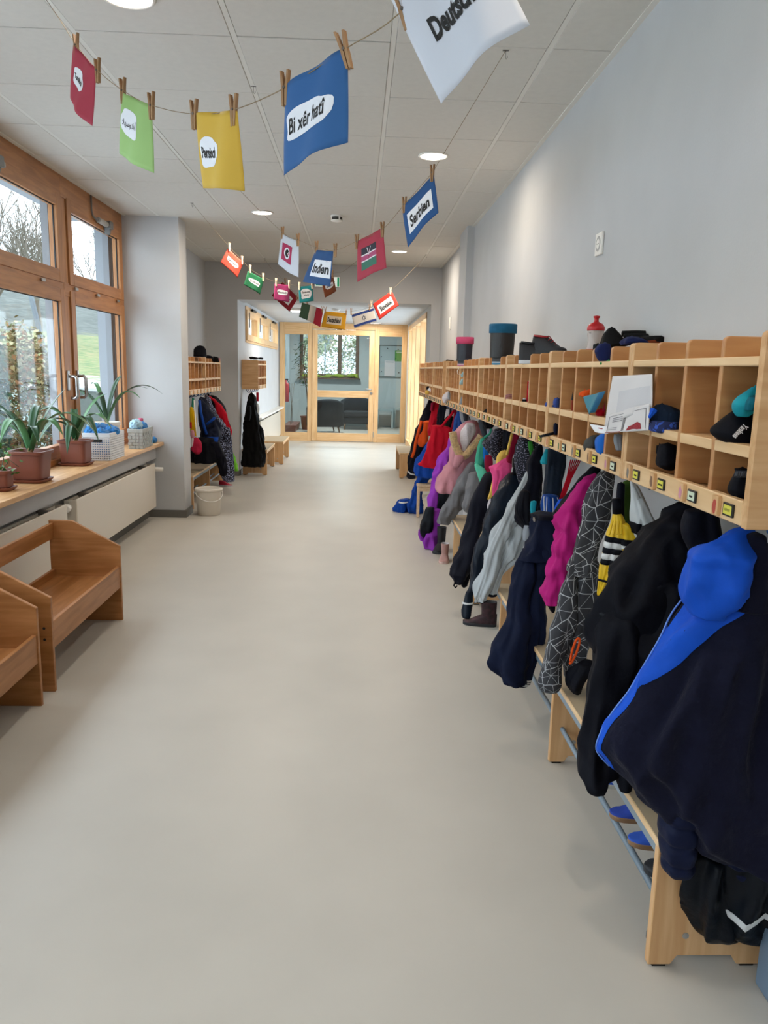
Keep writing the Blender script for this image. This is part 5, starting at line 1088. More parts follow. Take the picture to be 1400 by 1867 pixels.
# ------------------------------------------------------------------ gloves on top
ZOOM['t'] = (1000, 540, 3.5); ZOOM['u'] = (900, 620, 5.385); ZOOM['b'] = (1130, 600, 5.185); ZOOM['f'] = (755, 640, 9.333)
def ydef(rows, x=.82): r = rows[len(rows)//2]; d = ray((r[1]+r[2])/2, r[0]); return x*d.y/d.x
def item(name, label, cat, rows, m, x=.84, hy=.05, fold=.06, wr=.006, seed=0, part='body', parent=None, group='things kept in the pigeonholes', xmax=.995, y=None, sup=2.4):
    if group == 'things kept in the pigeonholes' and x > .785: x = .785; hy = min(hy, .035)
    y = y or ydef(rows, x)
    t_ = parent or thing(name, label, cat, at_y((rows[-1][1]+rows[-1][2])/2, rows[-1][0], y), group=group)
    c_ = Cloth(rows, y, hy, fold, 3, wr, seed, xmax=xmax, sup=sup); c_.mesh(part, m, t_, 32, 26); return t_, c_, y
C_glv = cloth_mat('glove_grey', '#2a2c30', .8); C_glv2 = cloth_mat('glove_navy', '#1a2350', .8)
t, c, y = item('glove', 'grey knit glove lying on the pigeonhole top beside the bottle', 'glove', R('t', (200, 385, 420), (240, 360, 450), (280, 345, 470), (310, 340, 500), (330, 335, 420)), C_glv, .90, .05, seed=101, group='gloves on the pigeonhole top')
for k, (a, b) in enumerate((((470, 240), (660, 242)), ((480, 262), (640, 258)), ((500, 280), (740, 272)))):
    P = [at_y(*px('t', a[0], a[1]), y-.02*k), at_y(*px('t', (a[0]+b[0])/2, (a[1]+b[1])/2-4), y-.03*k), at_y(*px('t', *b), y-.05*k)]
    MB().tube(catmull([tuple(q) for q in P], 10), [.011]*9+[.006], 10).build('finger', C_glv, t, smooth=True)
t, c, y = item('glove', 'navy mitten with green trim hanging over the shelf front', 'glove', R('t', (300, 330, 390), (340, 300, 395), (380, 305, 395), (410, 320, 390), (432, 340, 365)), C_glv2, .775, .03, seed=102, group='gloves on the pigeonhole top', xmax=.80)
MB().tube([at_y(*px('t', x, yy), y-.03) for x, yy in ((330, 428), (352, 434), (388, 410))], .004, 6).build('green_trim', cloth_mat('trim_green', '#2f8a4a', .7), t)
item('glove', '', '', R('t', (305, 290, 340), (350, 285, 320), (400, 290, 325)), C_glv, .785, .02, seed=103, part='thumb', parent=t)
t, c, y = item('glove', 'blue and black ski glove at the back of the glove pile', 'glove', R('t', (258, 500, 560), (275, 470, 600), (295, 455, 620), (312, 460, 580)), C_glv2, .93, .05, seed=104, group='gloves on the pigeonhole top')
for k in range(3): MB().tube([at_y(*px('t', 590, 292-6*k), y), at_y(*px('t', 680, 282-6*k), y-.03), at_y(*px('t', 760-20*k, 284-7*k), y-.05)], .010, 8).build('finger', C_glv if k else cloth_mat('rust', '#7a3a22', .8), t, smooth=True)
# ------------------------------------------------------------------ pigeonhole contents, near unit
t = thing('navy_folder', 'navy folder standing at the back of the nearest pigeonhole', 'folder', (.93, 1.555, 1.27))
MB().prism([(1.475, 1.275), (1.60, 1.275), (1.60, 1.405), (1.475, 1.40)], 'x', .93, .945).build('cover', C_dnavy, t, bevel=.002); B(.945, .955, 1.48, 1.60, 1.272, 1.39).build('pages', M_paper, t)
t, c, y = item('sun_hat', 'turquoise sun hat stuffed above the black cap', 'hat', R('b', (545, 1255, 1306), (620, 1170, 1304), (700, 1085, 1300), (770, 1080, 1265), (830, 1115, 1200)), C_turq, .80, .04, .12, .010, 105, 'crown'); item('', '', '', R('b', (640, 1230, 1300), (700, 1200, 1295), (770, 1190, 1260)), cloth_mat('deep_teal', '#0b5f70', .7), .79, .03, .1, .006, 106, 'brim', t, y=y-.03)
t, c, y = item('baseball_cap', 'black cap with white script lettering in the nearest pigeonhole', 'cap', R('b', (700, 1225, 1290), (800, 1055, 1280), (880, 970, 1275), (970, 905, 1265), (1050, 955, 1252), (1125, 1080, 1246)), C_black, .79, .055, .05, .006, 107, 'crown')
vs, fs = fit_text('Yankees', 168, 62, .03); ca, sa = -.68, .73
def capmap(q):
    sx = 1140+q[0]*ca+q[1]*.73*1.0; sy_ = 968+q[0]*sa+q[1]*.68
    p_ = at_y(*px('b', sx, sy_), y-.062); return p_
MB().add([capmap(q) for q in vs], fs).build('lettering', M_paper, t)
item('', '', '', R('b', (640, 1225, 1300), (760, 1215, 1290), (900, 1220, 1275)), C_black, .80, .03, .05, .004, 108, 'peak', t, y=y-.02)
t, c, y = item('black_shoe', 'black glove-shaped shoe in the lowest nearest pigeonhole', 'shoe', R('b', (1318, 1090, 1225), (1360, 1095, 1222), (1450, 1050, 1215), (1525, 1028, 1208), (1575, 1060, 1202), (1612, 1150, 1196)), C_black, .86, .05, .06, .006, 109)
for k in range(5): MB().tube([at_y(*px('b', 1110+22*k, 1350), y-.05), at_y(*px('b', 1100+22*k, 1395), y-.055)], .004, 6).build('ribbing', C_dgrey, t)
t, c, y = item('bucket_hat', 'navy bucket hat with blue patterned brim', 'hat', R('b', (712, 355, 440), (770, 325, 552), (840, 308, 550), (890, 298, 548)), cloth_mat('hat_navy', '#12253c', .8), .80, .06, .06, .008, 110, 'crown')
item('', '', '', R('b', (865, 300, 550), (920, 262, 542), (965, 280, 538), (992, 420, 530)), pattern_mat('brim_print', '#16307e', '#2c52b4', 'noise', 70), .785, .055, .04, .005, 111, 'brim', t, y=y-.01); MB().tube([at_y(*px('b', 320, 770), y-.05), at_y(*px('b', 280, 835), y-.06)], [.010, .004], 6).build('chin_tab', C_blue, t)
t, c, y = item('dark_mitten', 'black mitten in the low pigeonhole under the bucket hat', 'mitten', R('b', (1085, 388, 520), (1200, 362, 516), (1290, 355, 510), (1335, 440, 500)), C_black, .88, .05, .06, .006, 112); item('', '', '', R('b', (1100, 350, 400), (1180, 345, 385)), C_black, .86, .02, .05, .004, 113, 'thumb', t)
# drawings sticking out
hit, N, D = vplane((.735, 2.30), (.745, 1.90))
pc = Card(hit, N, 'drawing_sheet', 'large white drawing sheet sticking out of a pigeonhole', mat('sheet_white', '#d6d3d4', .8), (1117, 686), (1190, 682), (1187, 745), (1103, 780), .010, cat='paper', group='drawings sticking out of the pigeonholes'); pc.rect(.28, .97, .33, .80, 'pale_print', mat('sheet_pale', '#c9c8cc', .8))
hit2, N2, D2 = vplane((.728, 2.30), (.738, 1.90))
pc = Card(hit2, N2, 'printed_sheet', 'white printed sheet with text lines and a red mosaic', mat('sheet_white', '#d6d3d4', .8), (1110, 757), (1185, 736), (1181, 785), (1103, 790), .006, cat='paper', group='drawings sticking out of the pigeonholes')
ln = mat('print_line', '#6e6a70', .8)
for u0, u1, v0, v1 in ((.06, .45, .13, .15), (.06, .075, .13, .92), (.50, .95, .13, .15), (.94, .95, .13, .9)): pc.rect(u0, u1, v0, v1, 'border_line', ln, .0012, 4)
pc.rect(.445, .50, .10, .95, 'grey_bar', mat('print_bar', '#7c7a7e', .8), .0013)
for k in range(3): pc.rect(.18, .43, .25+.09*k, .28+.09*k, 'text_line', ln, .0014, 4)
for k in range(2): pc.rect(.10, .32, .74+.08*k, .76+.08*k, 'text_line', ln, .0014, 4)
pc.poly([(.58, .95), (.62, .78), (.72, .72), (.80, .62), (.86, .70), (.88, .92)], 'red_mosaic', mat('mosaic_red', '#96182a', .7, .5, 300), .0014); pc.rect(.02, .44, .955, .985, 'red_line', mat('red_line', '#9c2a30', .8), .0014, 4)
pc = Card(hit2, N2, 'curled_sheet', 'curled corner of a white sheet below the drawings', M_paper, (1075, 773), (1109, 778), (1107, 791), (1086, 788), .008, cat='paper', group='drawings sticking out of the pigeonholes'); pc.rect(.5, .8, .3, .42, 'red_print', MATS['red_line'])
hit3, N3, D3 = vplane((.752, 2.50), (.762, 2.18))
pc = Card(hit3, N3, 'paper_boat', 'teal folded paper boat with blue edge', mat('boat_teal', '#3b7f92', .7), (1063, 724), (1105, 713), (1083, 752), (1077, 757), .012, cat='paper craft', group='drawings sticking out of the pigeonholes'); pc.rect(.80, 1.0, .02, .98, 'blue_edge', mat('boat_blue', '#12628a', .6), .002)
item('orange_bow', 'small orange bow lying on the teal paper boat', 'bow', R('t', (600, 235, 282), (615, 205, 280), (632, 198, 262), (644, 215, 240)), C_orange, .765, .015, .1, .004, 114, 'left_wing')[0]
t, c, y = item('red_pouch', 'red pouch behind the teal paper boat', 'pouch', R('t', (722, 315, 358), (745, 300, 355), (768, 310, 350)), C_red, .80, .03, .06, .004, 115); item('', '', '', R('t', (722, 345, 362), (735, 345, 360)), C_maroon, .80, .02, .05, .003, 116, 'flap', t)
t, c, y = item('grey_mitten', 'grey mitten hanging over the name rail', 'mitten', R('u', (930, 970, 1060), (980, 905, 1045), (1030, 882, 1010), (1070, 885, 965), (1092, 900, 940)), cloth_mat('felt_grey', '#4b4b4a', .95), .775, .03, .05, .006, 117, xmax=.85); item('', '', '', R('u', (1030, 880, 905), (1060, 880, 915), (1090, 888, 930)), C_dgrey, .76, .02, .05, .003, 118, 'cuff', t)
t, c, y = item('blue_drawstring_bag', 'bright blue cloth bag bulging out of a low pigeonhole', 'bag', R('u', (918, 1075, 1185), (980, 1015, 1200), (1050, 1000, 1215), (1110, 1010, 1240), (1150, 1090, 1250)), cloth_mat('bright_blue', '#1a62c0', .7), .785, .05, .08, .008, 119, xmax=.9); item('', '', '', R('u', (925, 1185, 1265), (1000, 1180, 1262), (1085, 1200, 1258)), C_lgrey, .775, .04, .1, .008, 120, 'silver_lining', t)
t, c, y = item('blue_slipper', 'pair of periwinkle slippers at the unit joint', 'slippers', R('u', (605, 520, 600), (640, 506, 625), (690, 540, 625)), cloth_mat('periwinkle', '#3b4f94', .8), .78, .03, .05, .004, 121, 'slipper'); item('', '', '', R('u', (570, 600, 650), (620, 585, 650), (685, 605, 646)), cloth_mat('periwinkle', '#3b4f94', .8), .785, .03, .05, .004, 122, 'slipper', t, y=y-.05)
t, c, y = item('striped_scarf', 'folded pink and white striped scarf in a pigeonhole', 'scarf', R('u', (522, 140, 182), (555, 118, 182), (580, 112, 180), (598, 120, 176)), C_wool, .80, .04, .1, .006, 123, 'fold')
for k in range(3): MB().tube([at_y(*px('u', 115, 545+17*k), y-.045), at_y(*px('u', 150, 538+16*k), y-.05), at_y(*px('u', 178, 540+16*k), y-.045)], .003, 6).build('stripe', C_rose, t)
t = thing('picture_book', 'thin red picture book standing in a pigeonhole', 'book', at_y(960, 735, .785/xbear(960)))
y = .785/xbear(960); q0, q1 = at_y(*px('u', 318, 630), y), at_y(*px('u', 342, 405), y); B(q0.x, q1.x, y-.02, y+.02, q0.z, q1.z).build('cover', C_red, t, bevel=.001); B(q0.x+.003, q1.x-.003, y-.0205, y+.019, q0.z+.003, q1.z+.002).build('pages', M_paper, t)
t, c, y = item('striped_sock', 'black and white striped sock pair', 'socks', R('u', (568, 285, 318), (590, 280, 320), (618, 290, 320)), K_white, .80, .03, .05, .003, 124, 'sock'); MB().tube([at_y(*px('u', 282, 592), y-.032), at_y(*px('u', 300, 594), y-.035), at_y(*px('u', 320, 596), y-.032)], .006, 6).build('black_band', C_black, t)
t, c, y = item('dark_sandal', 'dark sandal whose strap hangs out over the name rail', 'sandal', R('u', (820, 590, 628), (870, 585, 630), (930, 590, 628)), C_dnavy, .85, .04, .05, .004, 125); MB().tube([at_y(*px('u', 590, 915), y-.03), at_y(*px('u', 530, 928), y-.02), at_y(*px('u', 460, 946), y+.06)], .006, 6).build('strap', C_black, t, smooth=True)
t, c, y = item('checked_purse', 'red and white checked purse in a low pigeonhole', 'purse', R('u', (700, 62, 92), (725, 46, 92), (762, 45, 92)), pattern_mat('red_check', '#b03040', '#e0c8c8', 'speck', 60), .80, .03, .04, .003, 126); item('', '', '', R('u', (698, 60, 92), (708, 55, 92)), C_red, .80, .02, .04, .002, 127, 'clasp', t, y=y-.02)
t, c, y = item('face_mask', 'pale blue face mask dangling from a pigeonhole', 'mask', R('f', (350, 835, 868), (400, 795, 870), (440, 800, 850)), cloth_mat('mask_blue', '#8fb0b8', .8), .765, .01, .08, .004, 128, 'mask', xmax=.79); item('', '', '', R('f', (470, 815, 862), (530, 775, 862), (570, 770, 840)), cloth_mat('mask_blue', '#8fb0b8', .8), .765, .01, .08, .004, 129, 'mask', t, y=y); MB().tube([at_y(*px('f', x, yy), y-.02) for x, yy in ((800, 400), (745, 390), (735, 340), (770, 280))], .002, 5).build('ear_loop', M_white, t, smooth=True)
t, c, y = item('magenta_box', 'magenta box standing in a pigeonhole', 'box', R('f', (590, 955, 998), (650, 955, 998), (720, 955, 996)), C_mag, .84, .03, 0, .001, 130, sup=6.0); item('', '', '', R('f', (586, 953, 1000), (600, 953, 1000)), C_pink, .84, .032, 0, .001, 131, 'lid', t, y=y)
t, c, y = item('peaked_hat', 'white and grey cap hanging over the name rail', 'cap', R('f', (690, 560, 590), (740, 510, 625), (800, 485, 630), (850, 490, 560), (885, 500, 530)), C_wool, .745, .05, .08, .008, 132, 'crown', xmax=.80); item('', '', '', R('f', (700, 575, 600), (780, 570, 625), (830, 590, 620)), C_lgrey, .74, .03, .06, .006, 133, 'peak', t, y=y-.05)
t, c, y = item('toy_bee', 'small yellow and black soft toy at the far end', 'toy', R('f', (670, 205, 255), (710, 190, 260), (740, 200, 240)), C_yel, .725, .05, .05, .006, 134, 'body', xmax=.80); item('', '', '', R('f', (600, 215, 262), (640, 205, 250), (665, 215, 240)), C_black, .725, .04, .05, .006, 135, 'head', t, y=y); MB().tube([at_y(*px('f', x, yy), y-.03) for x, yy in ((245, 640), (290, 680), (340, 710))], .018, 8).build('wing', M_paper, t, smooth=True)
t, c, y = item('blue_cup', 'pale blue cup in a low pigeonhole by the black beanie', 'cup', R('f', (905, 1125, 1160), (950, 1108, 1160), (1000, 1125, 1160)), cloth_mat('sky', '#5f8fbc', .5), .80, .03, .02, .001, 136, 'cup'); item('', '', '', R('f', (903, 1122, 1162), (915, 1120, 1162)), K_white, .80, .031, .02, .001, 137, 'rim', t, y=y)
t, c, y = item('orange_ball', 'coral rounded purse seen edge-on in a pigeonhole', 'purse', R('u', (575, 765, 778), (640, 758, 778), (715, 762, 776)), cloth_mat('coral', '#a8503c', .7), .86, .04, .04, .003, 138); item('', '', '', R('u', (570, 762, 778), (590, 760, 778)), C_dgrey, .86, .02, .04, .002, 139, 'zip_edge', t, y=y-.02)
# ------------------------------------------------------------------ plants on the sill
ZW = .7025
M_leaf = mat('clivia_leaf', '#234a2a', .4, .2, 12); M_leaf2 = mat('clivia_leaf_pale', '#4a7a4c', .4, .15, 12); M_pot = mat('brown_plastic_pot', '#7c4636', .45, .06, 10); M_soil = mat('potting_soil', '#33231a', .95, .3, 60, .6, 90)
def strap_leaf(parent, base, az, L, rise, droop, w, m):
    """arching strap leaf with a folded midrib"""
    L *= 1.3; w *= 1.1; g = MB(); n = 14; d = Vector((math.cos(az), math.sin(az), 0)); sd = Vector((-d.y, d.x, 0)); P = []
    for i in range(n+1):
        u = i/n; P.append(base + d*(L*(.18*u+.82*u*(.55+.45*u))*math.cos(rise*.6)) + Vector((0, 0, L*(math.sin(rise)*u*1.25-droop*u*u*u*1.1))))
    for i in range(n+1):
        u = i/n; ww = w*(.75+.35*math.sin(u*PI*.8))*(1-max(0, (u-.72)/.28)**1.8)+.0008
        for k, (a, z) in enumerate(((-1, .25), (-.5, .06), (0, -.08), (.5, .06), (1, .25))): g.v.append(P[i]+sd*(a*ww)+Vector((0, 0, z*ww)))
        for k, (a, z) in enumerate(((1, .25), (.5, .06), (0, -.08), (-.5, .06), (-1, .25))): g.v.append(P[i]+sd*(a*ww*.98)+Vector((0, 0, z*ww-.0012)))
    for i in range(n):
        for k in range(10): a = i*10+k; b = i*10+(k+1) % 10; g.f.append((a, b, b+10, a+10))
    return g.build('leaf', m, parent, smooth=True)
def square_pot(t, c, w, wt, h, saucer=True):
    def ring(r, z): return [(c[0]+r*math.copysign(abs(math.cos(a))**.32, math.cos(a)), c[1]+r*math.copysign(abs(math.sin(a))**.32, math.sin(a)), z) for a in [2*PI*k/40+.001 for k in range(40)]]
    z0 = ZW+(.014 if saucer else 0)
    MB().rings([ring(w/2-.01, z0), ring(w/2, z0+.008), ring(wt/2-.012, z0+h-.02), ring(wt/2, z0+h-.018), ring(wt/2+.003, z0+h), ring(wt/2-.008, z0+h), ring(wt/2-.016, z0+h-.03)], cap=True).build('pot', M_pot, t, smooth=False)
    MB().rings([ring(wt/2-.017, z0+h-.03), ring(wt/2-.03, z0+h-.022), ring(.01, z0+h-.018)]).build('soil', M_soil, t, smooth=True)
    if saucer: MB().rings([ring(w/2+.005, ZW), ring(w/2+.016, ZW+.012), ring(w/2+.018, ZW+.02), ring(w/2+.012, ZW+.02), ring(w/2+.004, ZW+.012)]).build('saucer', M_pot, t)
    return z0+h-.02
def clivia(label, c, w, wt, h, leaves, pot=True, ztop=None):
    t = thing('potted_clivia', label, 'plant', (c[0], c[1], ZW), group='potted clivias on the window sill')
    zt = square_pot(t, c, w, wt, h) if pot else ztop
    MB().tube([(c[0], c[1], zt-.01), (c[0], c[1], zt+.05)], [.016, .013], 10).build('stem', mat('clivia_base', '#8a6a48', .7), t, smooth=True)
    for i, (az, L, rise, droop, ww) in enumerate(leaves):
        strap_leaf(t, Vector((c[0]+.008*math.cos(az), c[1]+.008*math.sin(az), zt+.015+.004*i)), az, L, rise, droop, ww, M_leaf if i % 3 else M_leaf2)
    return t
clivia('potted clivia with the tallest upright leaf, left on the sill', (-1.905, 4.56), .165, .215, .17, [(-.6, .30, 1.1, .75, .021), (2.6, .34, 1.0, .6, .021), (.5, .24, 1.45, .1, .022), (-1.6, .32, 1.0, .8, .021), (1.7, .28, 1.2, .5, .02), (3.5, .34, 1.1, .8, .022), (-.1, .36, .95, .75, .02), (.9, .30, .9, .8, .02), (-2.4, .26, 1.3, .4, .021), (3.0, .26, .8, .85, .02), (-1.0, .22, .9, .8, .018)])
clivia('potted clivia with drooping leaves beside the white basket', (-1.93, 5.36), .165, .20, .16, [(-.4, .30, 1.1, .8, .02), (2.9, .28, 1.2, .6, .02), (-1.4, .26, .8, 1.0, .02), (.7, .26, 1.4, .3, .021), (1.9, .22, 1.2, .5, .02), (-2.2, .24, .9, .95, .02), (3.8, .22, 1.3, .5, .019), (-.8, .30, .9, .9, .019)])
t = thing('potted_vine', 'trailing green plant cut off by the left picture edge', 'plant', (-1.93, 4.22, ZW))
square_pot(t, (-1.93, 4.22), .10, .13, .10)
random.seed(8); g = MB()
for k in range(60):
    a = rnd(0, 2*PI); r = rnd(.02, .11); p_ = Vector((-1.93+r*math.cos(a), 4.22+r*math.sin(a)*.9, ZW+.13+rnd(-.06, .14))); n1 = Vector((rnd(-1, 1), rnd(-1, 1), rnd(-.3, .6))).normalized(); n2 = n1.cross(Vector((rnd(-1, 1), rnd(-1, 1), 1))).normalized(); s_ = rnd(.016, .03)
    g.add([p_, p_+n1*s_*.6+n2*s_*.45, p_+n1*s_*1.4, p_+n1*s_*.6-n2*s_*.45], [(0, 1, 2, 3)])
o = g.build('foliage', mat('vine_leaf', '#3f7a2e', .5, .25, 30), t); o['kind'] = 'stuff'
for k in range(4): MB().tube([(-1.93, 4.22, ZW+.09), (-1.93+.05*math.cos(k*1.6), 4.22+.05*math.sin(k*1.6), ZW+.17), (-1.93+.1*math.cos(k*1.6), 4.22+.1*math.sin(k*1.6), ZW+.13)], .002, 5).build('stem', M_leaf, t, smooth=True)
clivia('potted clivia in a tall white pot behind the baskets', (-1.955, 6.12), .1, .1, .1, [(-.5, .34, 1.1, .6, .015), (2.9, .34, 1.1, .6, .015), (.4, .32, 1.2, .5, .014), (2.2, .34, 1.2, .5, .014), (-1.5, .26, 1.2, .5, .016), (1.4, .30, 1.3, .3, .014), (3.6, .36, 1.0, .65, .014), (.0, .40, 1.0, .6, .013), (-2.4, .30, 1.1, .6, .015)], pot=False, ztop=ZW+.225)
o = thing('white_planter', 'tall white plastic planter between the two baskets', 'planter', (-1.955, 6.12, ZW))
MB().lathe([(.075, 0), (.078, .003), (.095, .22), (.101, .222), (.102, .245), (.094, .247), (.088, .225), (.02, .222)], 36).build('pot', M_white, o, local=True, smooth=False); MB().lathe([(.0795, .02), (.0815, .023), (.081, .03)], 36, cap=False).build('foot_ring', M_white, o, local=True)
# ------------------------------------------------------------------ baskets
def basket(label, x0, x1, y0, y1, h, m, pitch, taper=.012, name='storage_basket', check=False):
    t = thing(name, label, 'basket', ((x0+x1)/2, (y0+y1)/2, ZW)); g = MB(); H = h-.03
    def side(a, b, ax):
        n = max(3, int((b-a)/pitch)); rows = max(3, int(H/pitch)); return n, rows
    cx, cy = (x0+x1)/2, (y0+y1)/2; hx, hy = (x1-x0)/2, (y1-y0)/2
    def P(fx_, fy_, z, off=0): k = 1-taper*6*(1-z/h)*.35; return Vector((cx+(hx+off)*fx_*k, cy+(hy+off)*fy_*k, ZW+z))
    for ax in range(4):
        ln = 2*(hy if ax % 2 == 0 else hx); n = max(3, int(ln/pitch)); rows = max(3, int(H/pitch))
        def Q(u, z, off):
            f = -1+2*u; s_ = 1 if ax < 2 else -1
            return P(s_, f, z, off) if ax % 2 == 0 else P(f, s_, z, off)
        if check:
            for i in range(n):
                for j in range(rows):
                    o1 = .0022 if (i+j) % 2 else -.0012; u0, u1, z0_, z1_ = i/n+.04/n, (i+1)/n-.04/n, H*j/rows+.001, H*(j+1)/rows-.001
                    a = [Q(u0, z0_, o1), Q(u1, z0_, o1), Q(u1, z1_, o1), Q(u0, z1_, o1)]; b_ = [Q(u0, z0_, o1-.003), Q(u1, z0_, o1-.003), Q(u1, z1_, o1-.003), Q(u0, z1_, o1-.003)]
                    g.add(a+b_, [(0, 1, 2, 3), (7, 6, 5, 4), (0, 4, 5, 1), (1, 5, 6, 2), (2, 6, 7, 3), (3, 7, 4, 0)])
        else:
            for i in range(n+1):
                u0, u1 = max(0, i/n-.28/n), min(1, i/n+.28/n)
                g.add([Q(u0, 0, .001), Q(u1, 0, .001), Q(u1, H, .001), Q(u0, H, .001), Q(u0, 0, -.002), Q(u1, 0, -.002), Q(u1, H, -.002), Q(u0, H, -.002)], [(0, 1, 2, 3), (7, 6, 5, 4), (0, 4, 5, 1), (2, 6, 7, 3), (1, 5, 6, 2), (3, 7, 4, 0)])
            for j in range(rows):
                z0_, z1_ = H*(j+.18)/rows, H*(j+.72)/rows
                g.add([Q(0, z0_, .0025), Q(1, z0_, .0025), Q(1, z1_, .0025), Q(0, z1_, .0025), Q(0, z0_, -.001), Q(1, z0_, -.001), Q(1, z1_, -.001), Q(0, z1_, -.001)], [(0, 1, 2, 3), (7, 6, 5, 4), (0, 4, 5, 1), (2, 6, 7, 3), (1, 5, 6, 2), (3, 7, 4, 0)])
    o = g.build('woven_wall', m, t); o['kind'] = 'stuff'
    MB().box(cx-hx*.93, cx+hx*.93, cy-hy*.93, cy+hy*.93, ZW, ZW+.004).build('bottom', m, t)
    r = MB()
    for a, b, c_, d in ((-1, 1, -1, -.94), (-1, 1, .94, 1), (-1, -.92, -.94, .94), (.92, 1, -.94, .94)): r.box(cx+hx*a-.003*(a < 0), cx+hx*b+.003*(b > 0), cy+hy*c_-.003*(c_ < -.95), cy+hy*d+.003*(d > .95), ZW+H-.002, ZW+h)
    r.build('rim', m, t, bevel=.002, seg=1)
    if not check: MB().prism([(cx-.03+.012*math.cos(a)+.06*(1 if math.cos(a) > 0 else 0), ZW+h-.055+.010*math.sin(a)) for a in [2*PI*k/24 for k in range(24)]], 'y', y0-.004, y0+.004).build('hand_hole', M_dark, t)
    return t
M_wbask = mat('white_plastic_weave', '#dcdde0', .45); M_gbask = mat('grey_band_weave', '#a9adab', .7, .18, 40)
basket('white woven plastic basket full of blue shoe covers', -1.965, -1.772, 5.60, 5.94, .20, M_wbask, .0155)
basket('grey woven band basket next to the white pier', -1.895, -1.775, 6.46, 6.78, .165, M_gbask, .026, check=True)
M_cov = mat('blue_shoe_cover', '#2f86cf', .45, .25, 30, .4, 60); M_covp = mat('pale_shoe_cover', '#a8cfe6', .4, .2, 30, .4, 60)
def lump(name, label, cat, c, r, m, seed, group=None, parent=None, part='film'):
    t = parent or thing(name, label, cat, (c[0], c[1], c[2]-r[2]), group=group)
    bm = bmesh.new(); bmesh.ops.create_icosphere(bm, subdivisions=4, radius=1)
    g = MB()
    for v in bm.verts:
        d = v.co.normalized(); q = d*2.1+Vector((seed*3.7, seed, 0)); k = 1+.35*(.4-abs(noise.noise(q))*1.3)+.22*(.3-abs(noise.noise(q*2.3))*1.2)
        g.v.append(Vector((c[0]+d.x*r[0]*k, c[1]+d.y*r[1]*k, c[2]+d.z*r[2]*k)))
    g.f = [tuple(v.index for v in f.verts) for f in bm.faces]; bm.free()
    g.build(part, m, t, smooth=True); return t
for i, (x, y, z, r, pale) in enumerate(((-1.92, 5.67, .20, .05, 0), (-1.84, 5.66, .195, .045, 0), (-1.81, 5.78, .20, .05, 0), (-1.90, 5.80, .215, .055, 1), (-1.86, 5.86, .205, .05, 0), (-1.93, 5.74, .225, .05, 1))):
    t = lump('shoe_cover', 'crumpled blue shoe cover in the white basket, '+('leftmost at the front', 'middle of the front', 'at the right edge', 'pale one in the middle', 'rearmost by the planter', 'pale one topmost at the left')[i], 'shoe cover', (x, y, ZW+z), (r, r*1.1, r*.75), M_cov, 30+i, 'blue shoe covers in the white basket')
    lump('', '', '', (x-.01, y-.02, ZW+z+.012), (r*.6, r*.7, r*.6), M_covp if pale else M_cov, 50+i, parent=t, part='pale_fold')
for k in range(2):  # extra bundles added to darken the inside behind the weave holes
    t = lump('shoe_cover', ('nearer' if k == 0 else 'farther')+' added bundle of blue shoe covers darkening the inside of the white basket', 'shoe cover', (-1.868, 5.69+.16*k, ZW+.09), (.062, .06, .068), M_cov, 90+k, 'blue shoe covers in the white basket'); lump('', '', '', (-1.868, 5.69+.16*k, ZW+.12), (.04, .04, .05), M_cov, 95+k, parent=t, part='fold')
for i, (x, y, z, r, m) in enumerate(((-1.85, 6.55, .19, .06, M_covp), (-1.83, 6.66, .17, .05, M_cov))):
    t = lump('shoe_cover', ('pale' if i == 0 else 'blue')+' crumpled plastic cover bulging out of the grey basket', 'shoe cover', (x, y, ZW+z), (r*.8, r*1.2, r*.8), m, 60+i, 'covers in the grey basket'); lump('', '', '', (x+.015, y-.02, ZW+z-.01), (r*.5, r*.7, r*.5), M_cov, 65+i, parent=t, part='fold')
t = thing('pink_bottle', 'pink squeeze bottle behind the grey basket', 'bottle', (-1.93, 6.98, ZW)); M_pinkb = mat('pink_plastic', '#a83a5c', .4)
MB().lathe([(.04, 0), (.043, .006), (.043, .14), (.036, .17), (.022, .185)], 24).build('body', M_pinkb, t, local=True, smooth=True); MB().lathe([(.024, .185), (.024, .215), (.018, .222), (.002, .223)], 20).build('cap', mat('rose_cap', '#c25a78', .4), t, local=True, smooth=True)
t = lump('shoe_cover', 'single blue shoe cover dropped on the end of the sill', 'shoe cover', (-1.83, 7.02, ZW+.024), (.028, .05, .028), M_cov, 70); lump('', '', '', (-1.825, 6.99, ZW+.035), (.018, .03, .018), M_cov, 71, parent=t, part='fold')
# ------------------------------------------------------------------ clothes in the left alcove
GL = 'clothes in the left alcove'
def lg(name, label, cat, u, v, y): return thing(name, label, cat, at_y(u, v, y), group=GL)
t = lg('yellow_apron', 'yellow apron with red print at the pier edge of the alcove', 'apron', 355, 800, 7.75)
c = Cloth(R('a', (690, 92, 118), (780, 90, 148), (880, 92, 156), (990, 100, 164)), 7.72, .05, .06, 3, .006, 201); c.mesh('body', cloth_mat('canary', '#c9a010', .8), t); c.panel('red_print', C_red, t, .55, .75, .1, .4)
MB().tube([at_y(*px('a', 125, 600), 7.75), at_y(*px('a', 118, 700), 7.73)], .012, 6).build('strap', cloth_mat('sea_strap', '#2f7a66', .8), t)
t = lg('cloth_pouch', 'crimson drawstring pouch above the alcove bench', 'pouch', 362, 828, 7.66)
Cloth(R('a', (1005, 130, 172), (1070, 118, 212), (1130, 112, 218), (1175, 135, 195)), 7.66, .05, .08, 3, .008, 202).mesh('body', cloth_mat('crimson_pouch', '#a31a3a', .7), t); MB().tube([at_y(*px('a', 165, 1005), 7.64), at_y(*px('a', 150, 860), 7.68), at_y(*px('a', 135, 620), 7.74)], .006, 6).build('cord', M_white, t, smooth=True)
